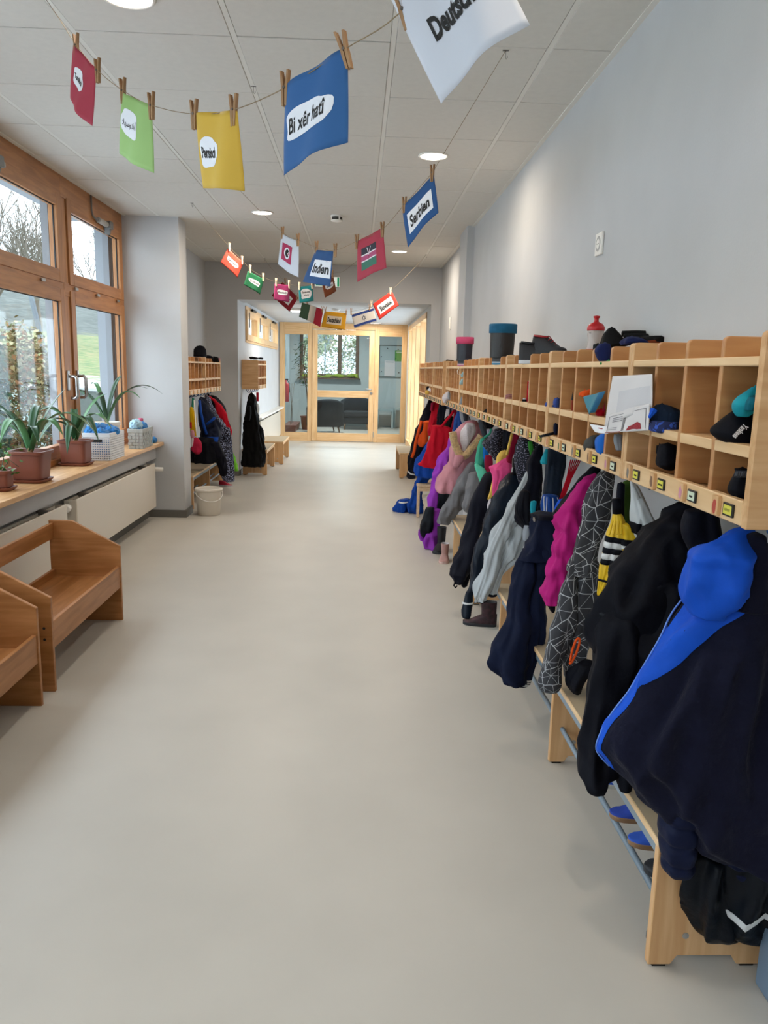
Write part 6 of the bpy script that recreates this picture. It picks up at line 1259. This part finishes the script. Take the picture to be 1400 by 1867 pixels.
t = lg('soft_toy', 'pale pink soft toy peeping out beside the pier', 'toy', 350, 810, 7.62); Cloth(R('a', (930, 100, 130), (975, 98, 138), (1010, 104, 134)), 7.62, .04, .04, 3, .004, 203).mesh('head', C_rose, t); Cloth(R('a', (1010, 104, 130), (1060, 102, 126), (1100, 106, 118)), 7.62, .04, .04, 3, .004, 204).mesh('body', C_wool, t)
t = lg('winter_jacket', 'dark blue winter jacket with brighter blue piping', 'jacket', 385, 800, 8.1)
c = Cloth(R('a', (585, 150, 230), (680, 120, 280), (780, 140, 345), (880, 170, 400), (980, 205, 400), (1060, 235, 385)), (8.15, 8.0), .09, .06, 4, .012, 205, xmin=-1.63); c.mesh('body', cloth_mat('ink_navy', '#0e1830', .7), t)
for P in (((190, 620), (205, 750), (240, 900), (265, 975)), ((265, 870), (310, 835), (350, 800))): MB().tube([at_y(*px('a', *q), 7.92) for q in P], .014, 8).build('piping', C_oblue, t, smooth=True)
c.panel('cuff', C_oblue, t, .82, .98, .3, .75)
t = lg('black_trousers', 'black trousers heaped on the alcove bench', 'trousers', 380, 845, 7.9)
Cloth(R('a', (1000, 190, 330), (1080, 130, 350), (1150, 108, 370), (1220, 108, 385), (1265, 112, 360)), 7.95, .10, .05, 3, .014, 206, xmin=-1.88).mesh('heap', C_black, t); Cloth(R('a', (1040, 240, 380), (1120, 290, 420), (1220, 340, 450), (1320, 380, 470), (1400, 410, 470)), (7.95, 8.05), .07, .06, 3, .010, 207).mesh('trouser_leg', C_dk, t)
t = lg('speckled_overall', 'navy overall with white speckles hanging down to the floor', 'overall', 416, 875, 8.4)
Cloth(R('a', (570, 232, 275), (650, 258, 330), (750, 290, 365), (850, 325, 435), (950, 350, 482), (1050, 345, 512), (1150, 370, 522), (1250, 410, 532), (1350, 430, 537), (1430, 438, 540), (1462, 455, 528)), (8.75, 8.35), .09, .07, 4, .012, 208, N=34).mesh('body', C_spk, t, 56, 60); Cloth(R('a', (900, 440, 500), (1000, 470, 518), (1080, 480, 524)), 8.42, .05, .06, 3, .008, 209).mesh('sleeve', C_spk, t)
t = lg('red_hooded_jacket', 'black and red hooded jacket deep in the alcove', 'jacket', 410, 790, 9.1)
Cloth(R('a', (570, 280, 350), (680, 325, 440), (800, 360, 475), (900, 400, 500), (980, 430, 510)), 9.15, .09, .06, 4, .010, 210).mesh('body', C_black, t); Cloth(R('a', (575, 240, 300), (650, 345, 395), (750, 375, 458), (850, 425, 492), (940, 465, 520), (1005, 500, 517)), 9.0, .05, .06, 3, .010, 211).mesh('sleeve', C_red, t)
t = lg('green_trousers', 'bright green trouser leg next to the speckled overall', 'trousers', 430, 855, 9.3)
Cloth(R('a', (1130, 500, 535), (1200, 508, 555), (1280, 525, 578), (1345, 540, 588)), (9.2, 9.1), .05, .06, 3, .008, 212).mesh('trouser_leg', cloth_mat('lime', '#6fb832', .7), t); Cloth(R('a', (1320, 535, 588), (1350, 540, 590)), 9.09, .05, .04, 3, .004, 213).mesh('hem', cloth_mat('lime', '#6fb832', .7), t); MB().tube([at_y(*px('a', 516, 1132), 9.2), Vector((-1.72, 9.28, .8)), Vector((-1.775, 9.34, 1.07))], .012, 6).build('strap', C_dk, t, smooth=True)
q = at_z(*px('a', 560, 1440), 0); shoe('pink and red trainer at the end of the alcove', (-1.62, 9.12, 0), -.3, .17, sh('raspberry', '#a81838'), K_white, K_pink, name='trainer')
shoe('green rubber boot under the alcove bench', (-1.82, 7.75, .135), .1, .18, sh('leaf_green', '#2f8a34'), sh('leaf_green', '#2f8a34'), K_black, .10, name='rubber_boot')
shoe('dark shoe under the alcove bench', (-1.82, 7.95, .135), .1, .18, K_dk, K_black, K_black, name='shoe')
t = thing('baseball_cap', 'black cap lying on the alcove pigeonholes', 'cap', (-1.72, 8.0, ZS), group='hats on the left pigeonholes')
Cloth(R('a', (58, 172, 222), (100, 138, 252), (150, 130, 262), (172, 132, 262)), 8.1, .09, .03, 3, .006, 214).mesh('crown', C_black, t); Cloth(R('a', (158, 255, 300), (175, 258, 335), (188, 270, 330)), 8.2, .05, .03, 3, .004, 215).mesh('peak', C_black, t)
t = thing('glove', 'dark glove lying right of the black cap', 'glove', (-1.68, 9.1, ZS), group='hats on the left pigeonholes'); Cloth(R('a', (170, 310, 370), (195, 318, 398), (228, 340, 395)), 9.05, .06, .06, 3, .006, 216).mesh('body', C_glv, t); Cloth(R('a', (185, 385, 405), (215, 390, 405)), 9.0, .02, .05, 3, .003, 217).mesh('cuff', C_rose, t)
# passage coat and small hanging things
t = thing('black_coat', 'long black coat hanging in the passage', 'coat', at_y(460, 850, 10.4), group='things hanging in the passage')
c = Cloth(R('a', (540, 715, 745), (600, 694, 768), (690, 680, 772), (830, 654, 805), (950, 645, 842), (1100, 638, 858), (1200, 632, 862), (1290, 626, 848), (1304, 640, 835)), (10.36, 9.99), .075, .12, 5, .012, 218, xmin=-1.505); c.mesh('body', cloth_mat('coat_black', '#08080a', .7), t, 64); Cloth(R('a', (680, 690, 720), (760, 660, 720), (830, 652, 705)), 10.10, .05, .06, 3, .008, 219, xmin=-1.505).mesh('sleeve', cloth_mat('coat_black', '#08080a', .7), t)
t = thing('key_strap', 'red key strap on a passage hook', 'strap', at_y(471, 732, 10.9), group='things hanging in the passage'); q0 = at_y(*px('a', 778, 540), 10.9); q1 = at_y(*px('a', 802, 632), 10.9); B(q0.x, q1.x, 10.885, 10.9, q1.z, q0.z).build('strap', C_red, t, bevel=.002); MB().tube([(q0.x+.02, 10.89, q0.z), (q0.x+.02, 10.89, q0.z+.05)], .004, 6).build('ring', M_steel, t)
t = thing('clear_bag', 'crumpled clear plastic bag behind the black coat', 'bag', at_y(468, 755, 11.0), group='things hanging in the passage'); Cloth(R('a', (655, 778, 795), (700, 765, 805), (770, 770, 802), (830, 780, 800)), 11.08, .04, .1, 4, .010, 220, xmin=-1.5).mesh('film', mat('clear_film', '#c9c9c6', .25, trans=.4), t); MB().tube([(-1.435, 11.1, 1.066), (-1.43, 11.09, 1.0), at_y(*px('a', 787, 662), 11.08)], .004, 5).build('tie', M_white, t)
t = thing('sunglasses_case', 'dark gloves on the passage pigeonholes', 'gloves', (-1.42, 10.7, ZS), group='things hanging in the passage')
Cloth(R('a', (172, 705, 760), (185, 700, 800), (200, 715, 790)), 10.7, .05, .06, 3, .006, 221, xmin=-1.505).mesh('glove', C_glv, t); Cloth(R('a', (180, 800, 845), (200, 795, 845)), 10.9, .05, .06, 3, .006, 222, xmin=-1.505).mesh('glove', C_glv, t)
# ------------------------------------------------------------------ lounge behind the glass door
M_arm = mat('charcoal_upholstery', '#23292f', .85, .1, 20, .3, 160); M_armleg = wood('armchair_leg', '#7a5c42', '#8f7052', 2)
def armchair(label, x, y, rot, sc=1.0):
    t = thing('tub_armchair', label, 'armchair', (x, y, 0), rot, group='tub armchairs in the lounge'); t.scale = (sc, sc, sc)
    path = []                                     # U shape, open to -y
    for i in range(25):
        a = -.12*PI+1.24*PI*i/24; path.append((.36*math.cos(a), .05+.33*math.sin(a) if math.sin(a) > 0 else .05-.9*abs(math.sin(a))*.36, a))
    Rg = []
    for (px_, py_, a) in path:
        back = max(0, math.sin(a)); top = .58+.17*back**.8; d = Vector((math.cos(a), max(0, math.sin(a)), 0)).normalized(); th_ = .055
        pr = [(-th_, .16), (th_, .16), (th_+.02*back, top-.05), (th_*.8+.02*back, top-.012), (.01, top), (-th_*.8, top-.012), (-th_, top-.05)]
        Rg.append([Vector((px_, py_, 0))+d*q+Vector((0, 0, z)) for q, z in pr])
    MB().rings(Rg).build('shell', M_arm, t, local=True, smooth=True)
    B(-.31, .31, -.30, .30, .14, .30).build('base', M_arm, t, local=True, bevel=.02)
    B(-.30, .30, -.33, .28, .30, .43).build('seat_cushion', M_arm, t, local=True, bevel=.035, seg=4)
    for sx in (-1, 1):
        for sy in (-.26, .26): MB().tube([(sx*.25, sy, .15), (sx*.28, sy*1.1, 0)], [.022, .013], 10).build('leg', M_armleg, t, local=True, smooth=True)
    return t
armchair('dark tub armchair seen from behind through the glass door', -.72, 17.25, PI+.25)
armchair('dark tub armchair facing the glass door', -.02, 18.45, .0)
t = thing('ficus', 'tall leafy ficus behind the left glass panel', 'plant', (-1.14, 18.0, 0))
MB().lathe([(.13, 0), (.135, .01), (.165, .28), (.18, .285), (.18, .31), (.165, .31), (.155, .28), (.02, .27)], 28).build('pot', M_pot, t, local=True)
trunk = [(0, 0, .27), (-.01, 0, .7), (-.06, .02, 1.1), (-.1, 0, 1.5), (-.06, 0, 1.9)]
MB().tube(catmull(trunk, 20), .012, 8).build('trunk', mat('ficus_bark', '#5c4a3a', .8), t, local=True, smooth=True); MB().tube(catmull([(0, 0, .3), (.12, 0, .75), (.02, 0, 1.2), (-.15, .02, 1.5)], 16), .009, 8).build('trunk', MATS['ficus_bark'], t, local=True, smooth=True)
random.seed(3); g = MB()
for k in range(260):
    z = rnd(1.0, 2.05); r = .24*math.sin((z-.9)/1.25*PI)+.05; a = rnd(0, 2*PI); p_ = Vector((-.08+r*rnd(.2, 1)*math.cos(a), r*rnd(.2, 1)*math.sin(a), z)); n1 = Vector((math.cos(a), math.sin(a), rnd(-1.4, .1))).normalized(); n2 = n1.cross(Vector((rnd(-.5, .5), rnd(-.5, .5), 1))).normalized(); s_ = rnd(.05, .08)
    g.add([p_, p_+n1*s_*.5+n2*s_*.3, p_+n1*s_*1.3, p_+n1*s_*.5-n2*s_*.3], [(0, 1, 2, 3)])
o = g.build('foliage', mat('ficus_leaf', '#41583f', .5, .3, 20), t, local=True); o['kind'] = 'stuff'
t = thing('floor_planter', 'long terracotta planter on the lounge floor', 'planter', (-1.46, 17.6, 0)); MB().prism([(-1.58, 0), (-1.36, 0), (-1.33, .16), (-1.61, .16)], 'y', 17.0, 18.3).build('trough', M_pot, t, bevel=.006); B(-1.59, -1.35, 17.02, 18.28, .135, .15).build('soil', M_soil, t)
for k in range(3): MB().tube([(-1.47, 17.2+.3*k, .14), (-1.45-.02*k, 17.2+.3*k, .6), (-1.5+.03*k, 17.25+.3*k, 1.05)], .006, 6).build('bare_stem', mat('dry_stem', '#6f6a60', .8), t, smooth=True)
t = thing('fire_extinguisher', 'red fire extinguisher on the lounge wall', 'extinguisher', (-1.575, 17.25, .66)); MB().lathe([(.06, 0), (.068, .01), (.068, .36), (.05, .41), (.02, .43), (.018, .47)], 24).build('cylinder', mat('extinguisher_red', '#b8202a', .35), t, local=True, smooth=True); MB().box(-.02, .05, -.012, .012, .47, .50).build('valve_head', M_black, t, local=True); MB().tube([(.03, 0, .47), (.075, .02, .40), (.075, .02, .2)], .008, 6).build('hose', M_black, t, local=True, smooth=True)
for k in range(2):
    t = thing('wall_picture', ('nearer' if k == 0 else 'farther')+' framed picture on the left lounge wall', 'picture', (-1.66, 16.6+.95*k, 1.7)); y = 16.6+.95*k; MB().box(-1.66, -1.64, y-.3, y+.3, 1.42, 1.46).box(-1.66, -1.64, y-.3, y+.3, 1.98, 2.02).box(-1.66, -1.64, y-.3, y-.26, 1.46, 1.98).box(-1.66, -1.64, y+.26, y+.3, 1.46, 1.98).build('frame', M_black, t); B(-1.658, -1.65, y-.27, y+.27, 1.45, 1.99).build('print', mat('pale_print', '#b9c0c2', .6, .3, 3), t)
t = thing('notice_board', 'grey magnetic notice board in the lounge', 'board', (.83, 19.29, 1.24)); B(.53, 1.15, 19.275, 19.295, 1.24, 1.98).build('board', mat('board_grey', '#b4c2c6', .3), t)
MB().box(.515, .535, 19.265, 19.297, 1.22, 2.0).box(1.14, 1.16, 19.265, 19.297, 1.22, 2.0).box(.535, 1.14, 19.265, 19.297, 1.98, 2.0).box(.535, 1.14, 19.265, 19.297, 1.22, 1.245).build('frame', mat('board_frame', '#59625f', .4), t)
for x, z in ((.72, 1.92), (.57, 1.72), (.58, 1.36), (1.01, 1.34), (.93, 1.68), (.98, 1.90), (.98, 1.64)): MB().tube([(x, 19.262, z), (x, 19.275, z)], .014, 12).build('magnet', M_black, t)
t = thing('paper_notice', 'white sheet hanging on the notice board', 'paper', (.78, 19.27, 1.26)); B(.655, .915, 19.268, 19.272, 1.255, 1.625).build('sheet', mat('notice_white', '#e6e0e2', .7), t); B(.68, .89, 19.2665, 19.268, 1.585, 1.60).build('headline', M_greytube, t)
t = thing('green_notice', 'green sheet at the right of the notice board', 'paper', (.99, 19.27, 1.62)); B(.905, 1.10, 19.268, 19.272, 1.615, 1.88).build('sheet', mat('notice_green', '#4f9a3e', .7), t); B(.93, 1.07, 19.2665, 19.268, 1.83, 1.845).build('headline', M_white, t)
M_tab = mat('grey_table', '#9fb0b4', .4)
for k, (x0, x1, y0, y1, h) in enumerate(((.48, .88, 18.75, 19.15, .46), (.90, 1.30, 18.9, 19.25, .49))):
    t = thing('side_table', ('wider' if k == 0 else 'smaller')+' grey side table under the notice board', 'table', ((x0+x1)/2, (y0+y1)/2, 0)); B(x0, x1, y0, y1, h-.05, h).build('top', M_tab, t, bevel=.004)
    for x in (x0, x1-.05):
        for y in (y0, y1-.05): B(x, x+.05, y, y+.05, 0, h-.05).build('leg', M_tab, t, bevel=.003)
t = thing('green_cloth', 'lime green cloth roll lying on the lounge window sill', 'cloth', (-.7, 19.2, 1.181))
P = catmull([(-1.36, 19.19, 1.215), (-1.1, 19.17, 1.225), (-.85, 19.18, 1.205), (-.6, 19.16, 1.235), (-.3, 19.17, 1.225), (-.1, 19.17, 1.26), (.0, 19.19, 1.22)], 40); g = MB().tube(P, [.03+.015*math.sin(i*.9)+.02*(i > 30)*(i < 37) for i in range(40)], 12); g.v = [v+Vector((0, noise.noise(v*9), noise.noise(v*9+Vector((5, 0, 0)))))*.02 for v in g.v]; g.build('roll', mat('cloth_limegreen', '#93a83a', .8, .2, 10, .3, 40), t, smooth=True)
MB().tube([(-.06, 19.15, 1.24), (-.02, 19.13, 1.21), (.03, 19.14, 1.195)], [.03, .025, .01], 10).build('loose_end', MATS['cloth_limegreen'], t, smooth=True)
t = thing('lounge_rug', 'flat grey rug on the lounge floor', 'rug', (0, 16.1, 0)); B(-.2, 1.2, 15.5, 16.7, .0005, .010).build('pile', mat('rug_grey', '#6f787c', .95, .15, 40), t); MB().box(-.2, -.16, 15.5, 16.7, .010, .012).box(1.16, 1.2, 15.5, 16.7, .010, .012).build('border', C_dgrey, t)
t = thing('lounge_lamp', 'round ceiling lamp in the lounge', 'light', (-.3, 17.2, 2.6)); MB().lathe([(.16, 0), (.17, -.02), (.15, -.05), (.02, -.06)], 24).build('diffuser', M_lamp, t, local=True, smooth=True); MB().lathe([(.18, 0), (.18, -.015), (.165, -.016)], 24).build('rim', M_white, t, local=True)
L = bpy.data.lights.new('lounge_lamp_light', 'AREA'); L.shape = 'DISK'; L.size = .3; L.energy = LAMP_W*7; L.color = (1, .95, .88); lo = bpy.data.objects.new('lamp_light', L); COL.objects.link(lo); lo.parent = t; lo.location = (0, 0, -.07)
# ------------------------------------------------------------------ outdoors
M_snow = mat('snow', '#e4ecf2', .7, .06, .6, .2, 3)
def ground_mat():
    m = bpy.data.materials.new('snowy_meadow'); m.use_nodes = True; nt = m.node_tree; b = nt.nodes['Principled BSDF']; b.inputs['Roughness'].default_value = .9
    def nz(sc, det):
        n = nt.nodes.new('ShaderNodeTexNoise'); n.inputs['Scale'].default_value = sc; n.inputs['Detail'].default_value = det; nt.links.new(tc.outputs['Object'], n.inputs['Vector']); return n.outputs['Fac']
    def ramp(f, *st):
        r = nt.nodes.new('ShaderNodeValToRGB'); e = r.color_ramp.elements
        while len(e) < len(st): e.new(.5)
        for k, (p_, c) in enumerate(st): e[k].position = p_; e[k].color = srgb(c)
        nt.links.new(f, r.inputs[0]); return r.outputs[0]
    def ma(op, a, b_):
        n = nt.nodes.new('ShaderNodeMath'); n.operation = op; nt.links.new(a, n.inputs[0])
        if isinstance(b_, float): n.inputs[1].default_value = b_
        else: nt.links.new(b_, n.inputs[1])
        return n.outputs[0]
    def mixc(f, a, b_):
        n = nt.nodes.new('ShaderNodeMix'); n.data_type = 'RGBA'; nt.links.new(f, n.inputs[0]); nt.links.new(a, n.inputs[6]); nt.links.new(b_, n.inputs[7]); return n.outputs[2]
    tc = nt.nodes.new('ShaderNodeTexCoord'); sx = nt.nodes.new('ShaderNodeSeparateXYZ'); nt.links.new(tc.outputs['Object'], sx.inputs[0]); z = sx.outputs[2]
    grass = ramp(nz(2.5, 7), (.35, '#3a5420'), (.5, '#5c6a34'), (.65, '#7d6e48')); forest = ramp(nz(1.2, 9), (.35, '#28322e'), (.65, '#4c524c')); snow = ramp(nz(.8, 4), (.3, '#d5dfe8'), (.7, '#eef3f6'))
    n1 = nz(.7, 8)
    f1 = ramp(ma('ADD', ma('MULTIPLY', z, .5), ma('MULTIPLY', n1, .6)), (.60, '#000000'), (.72, '#ffffff'))
    f2 = ramp(ma('ADD', ma('MULTIPLY', z, .1), ma('MULTIPLY', nz(.25, 3), .12)), (.40, '#000000'), (.42, '#ffffff'))
    nt.links.new(mixc(f2, mixc(f1, snow, grass), forest), b.inputs['Base Color']); return m
def height(x, y):
    d = math.hypot(x+2, (y-6)*.5); z = -.3+.9*min(1, max(0, (d-3)/7)); z += max(0, d-10)*.125+max(0, d-34)*.16; z += .12*noise.noise(Vector((x*.3, y*.3, 0))); return z
g = MB(); nx, ny = 60, 60
for i in range(nx+1):
    for j in range(ny+1):
        u = i/nx; x = -2.5-(90*u**2.2+.0); y = -25+j/ny*150
        g.v.append(Vector((x, y, height(x, y))))
for i in range(nx):
    for j in range(ny): a = i*(ny+1)+j; g.f.append((a, a+1, a+ny+2, a+ny+1))
o = g.build('snowy_hillside', ground_mat(), None, smooth=True); o['kind'] = 'structure'
o = MB().box(-2.5, 30, 19.6, 60, -.6, .05).box(1.3, 30, -5, 19.6, -.6, -.02).build('snow_ground', M_snow); o['kind'] = 'structure'
t = thing('garden_wall', 'grey concrete garden wall outside the right window pane', 'wall', (-4.0, 10.5, -.3)); MB().prism([(-7.0, 12.6), (-3.0, 9.6), (-3.0, 9.85), (-7.0, 12.85)], 'z', -.4, 1.05).build('wall_body', mat('weathered_concrete', '#7f8a84', .9, .15, 3, .2, 20), t); MB().prism([(-7.02, 12.56), (-2.98, 9.56), (-2.98, 9.9), (-7.02, 12.9)], 'z', 1.05, 1.10).build('snow_cap', M_snow, t, bevel=.01)
t = thing('leaning_post', 'dark leaning post behind the garden wall', 'post', (-5.3, 13.5, .6)); MB().tube([(-5.1, 13.5, .5), (-5.5, 13.5, 2.6)], .045, 8).build('post', mat('dark_post', '#5c6468', .8), t); MB().lathe([(.05, 0), (.05, .03), (.01, .06)], 8, (-5.5, 13.5, 2.6)).build('post_cap', M_snow, t)
M_bark = mat('bare_bark', '#6d675f', .9)
def bare_tree(label, x, y, h, seed):
    random.seed(seed); t = thing('bare_tree', label, 'tree', (x, y, height(x, y)-.2), group='bare trees on the hill'); tr, br = MB(), MB()
    def grow(mb, p, d, L, r, lev):
        q = p+d*L*.5+Vector((rnd(-.05, .05), rnd(-.05, .05), 0))*L; e = p+d*L
        mb.tube([p, q, e], [r, r*.8, r*.6], 5 if lev < 2 else 3, cap=False)
        if lev >= 5: return
        r = max(r, .012)
        for k in range(3 if lev < 4 else 2):
            ax = Vector((rnd(-1, 1), rnd(-1, 1), rnd(-.2, .6))).normalized(); nd = (d+ax*rnd(.5, .95)).normalized(); nd.z = max(nd.z, .05); grow(br, p+d*L*rnd(.45, 1.0), nd.normalized(), L*rnd(.60, .80), r*.55, lev+1)
        grow(br, e, (d+Vector((rnd(-.25, .25), rnd(-.25, .25), .2))).normalized(), L*.75, r*.6, lev+1)
    grow(tr, Vector((0, 0, 0)), Vector((0, 0, 1)), h*.36, h*.020, 0)
    tr.build('trunk', M_bark, t, local=True); o = br.build('branches', M_bark, t, local=True); o['kind'] = 'stuff'
tp = [(-24, 40, 8.5), (-19, 42, 8.0), (-27, 52, 9.5), (-16, 40, 7.5), (-31, 46, 9.0), (-22, 55, 9), (-14.5, 47, 8)]
for i, (x, y, h) in enumerate(tp): bare_tree(['bare tree left of centre in the left upper pane', 'bare tree in the middle of the left upper pane', 'tallest bare tree far behind in the window', 'bare tree near the window mullion', 'bare tree at the left picture edge', 'bare tree far back behind the mullion', 'bare tree in the right upper pane'][i], x, y, h, 20+i)
def bush(label, c, r, n, cols, seed, size=.05):
    random.seed(seed); t = thing('leafy_bush', label, 'bush', (c[0], c[1], c[2]-r[2])); 
    for q, col in enumerate(cols):
        g = MB()
        for k in range(n):
            d = Vector((rnd(-1, 1), rnd(-1, 1), rnd(-1, 1)))
            if d.length > 1 or d.length < .35: d = d.normalized()*rnd(.6, 1)
            p_ = Vector((c[0]+d.x*r[0], c[1]+d.y*r[1], c[2]+d.z*r[2])); n1 = Vector((rnd(-1, 1), rnd(-1, 1), rnd(-1, .5))).normalized(); n2 = n1.cross(Vector((rnd(-1, 1), rnd(-1, 1), 1))).normalized(); s_ = size*rnd(.6, 1.3)
            g.add([p_, p_+n1*s_*.5+n2*s_*.35, p_+n1*s_*1.2, p_+n1*s_*.5-n2*s_*.35], [(0, 1, 2, 3)])
        o = g.build('foliage', mat('bush_'+col.strip('#'), col, .8, .25, 5), t); o['kind'] = 'stuff'
    for k in range(6): MB().tube([(c[0], c[1], c[2]-r[2]), (c[0]+r[0]*.5*math.cos(k), c[1]+r[1]*.5*math.sin(k), c[2]), (c[0]+r[0]*.8*math.cos(k), c[1]+r[1]*.8*math.sin(k), c[2]+r[2]*.6)], .015, 5).build('stem', M_bark, t)
    return t
bush('brown and green leaved bush close outside the left window pane', (-3.95, 9.1, .75), (.62, .9, 1.15), 2600, ('#6a5c30', '#4a5224', '#7a5028', '#968e6c'), 5, .06)
bush('dark evergreen hedge at the left picture edge', (-3.75, 7.75, .6), (.32, .5, 1.6), 2200, ('#2a4630', '#1c3424'), 6, .06)
bush('greyish shrubs seen through the lounge window', (-.9, 23.5, 1.3), (2.4, 1.0, 1.5), 2400, ('#8a8a6c', '#6f7456', '#a89a80'), 7, .09)
bush('pale green shrubs behind the lounge window mullion', (1.2, 25.5, 1.8), (2.2, 1.0, 2.2), 1800, ('#93a06c', '#b0b294'), 8, .1)
t = thing('wire_fence', 'wire mesh fence outside the lounge window', 'fence', (-.6, 21.5, 0)); g = MB()
for k in range(46):
    x = -3+.11*k
    g.tube([(x, 21.5, .6), (x+1.1, 21.5, 2.0)], .004, 3, cap=False); g.tube([(x+1.1, 21.51, .6), (x, 21.51, 2.0)], .004, 3, cap=False)
g.build('mesh', M_motor2, t)['kind'] = 'stuff'
for x in (-2.8, -.9, 1.0): MB().tube([(x, 21.52, 0), (x, 21.52, 2.05)], .02, 8).build('fence_post', M_motor2, t)
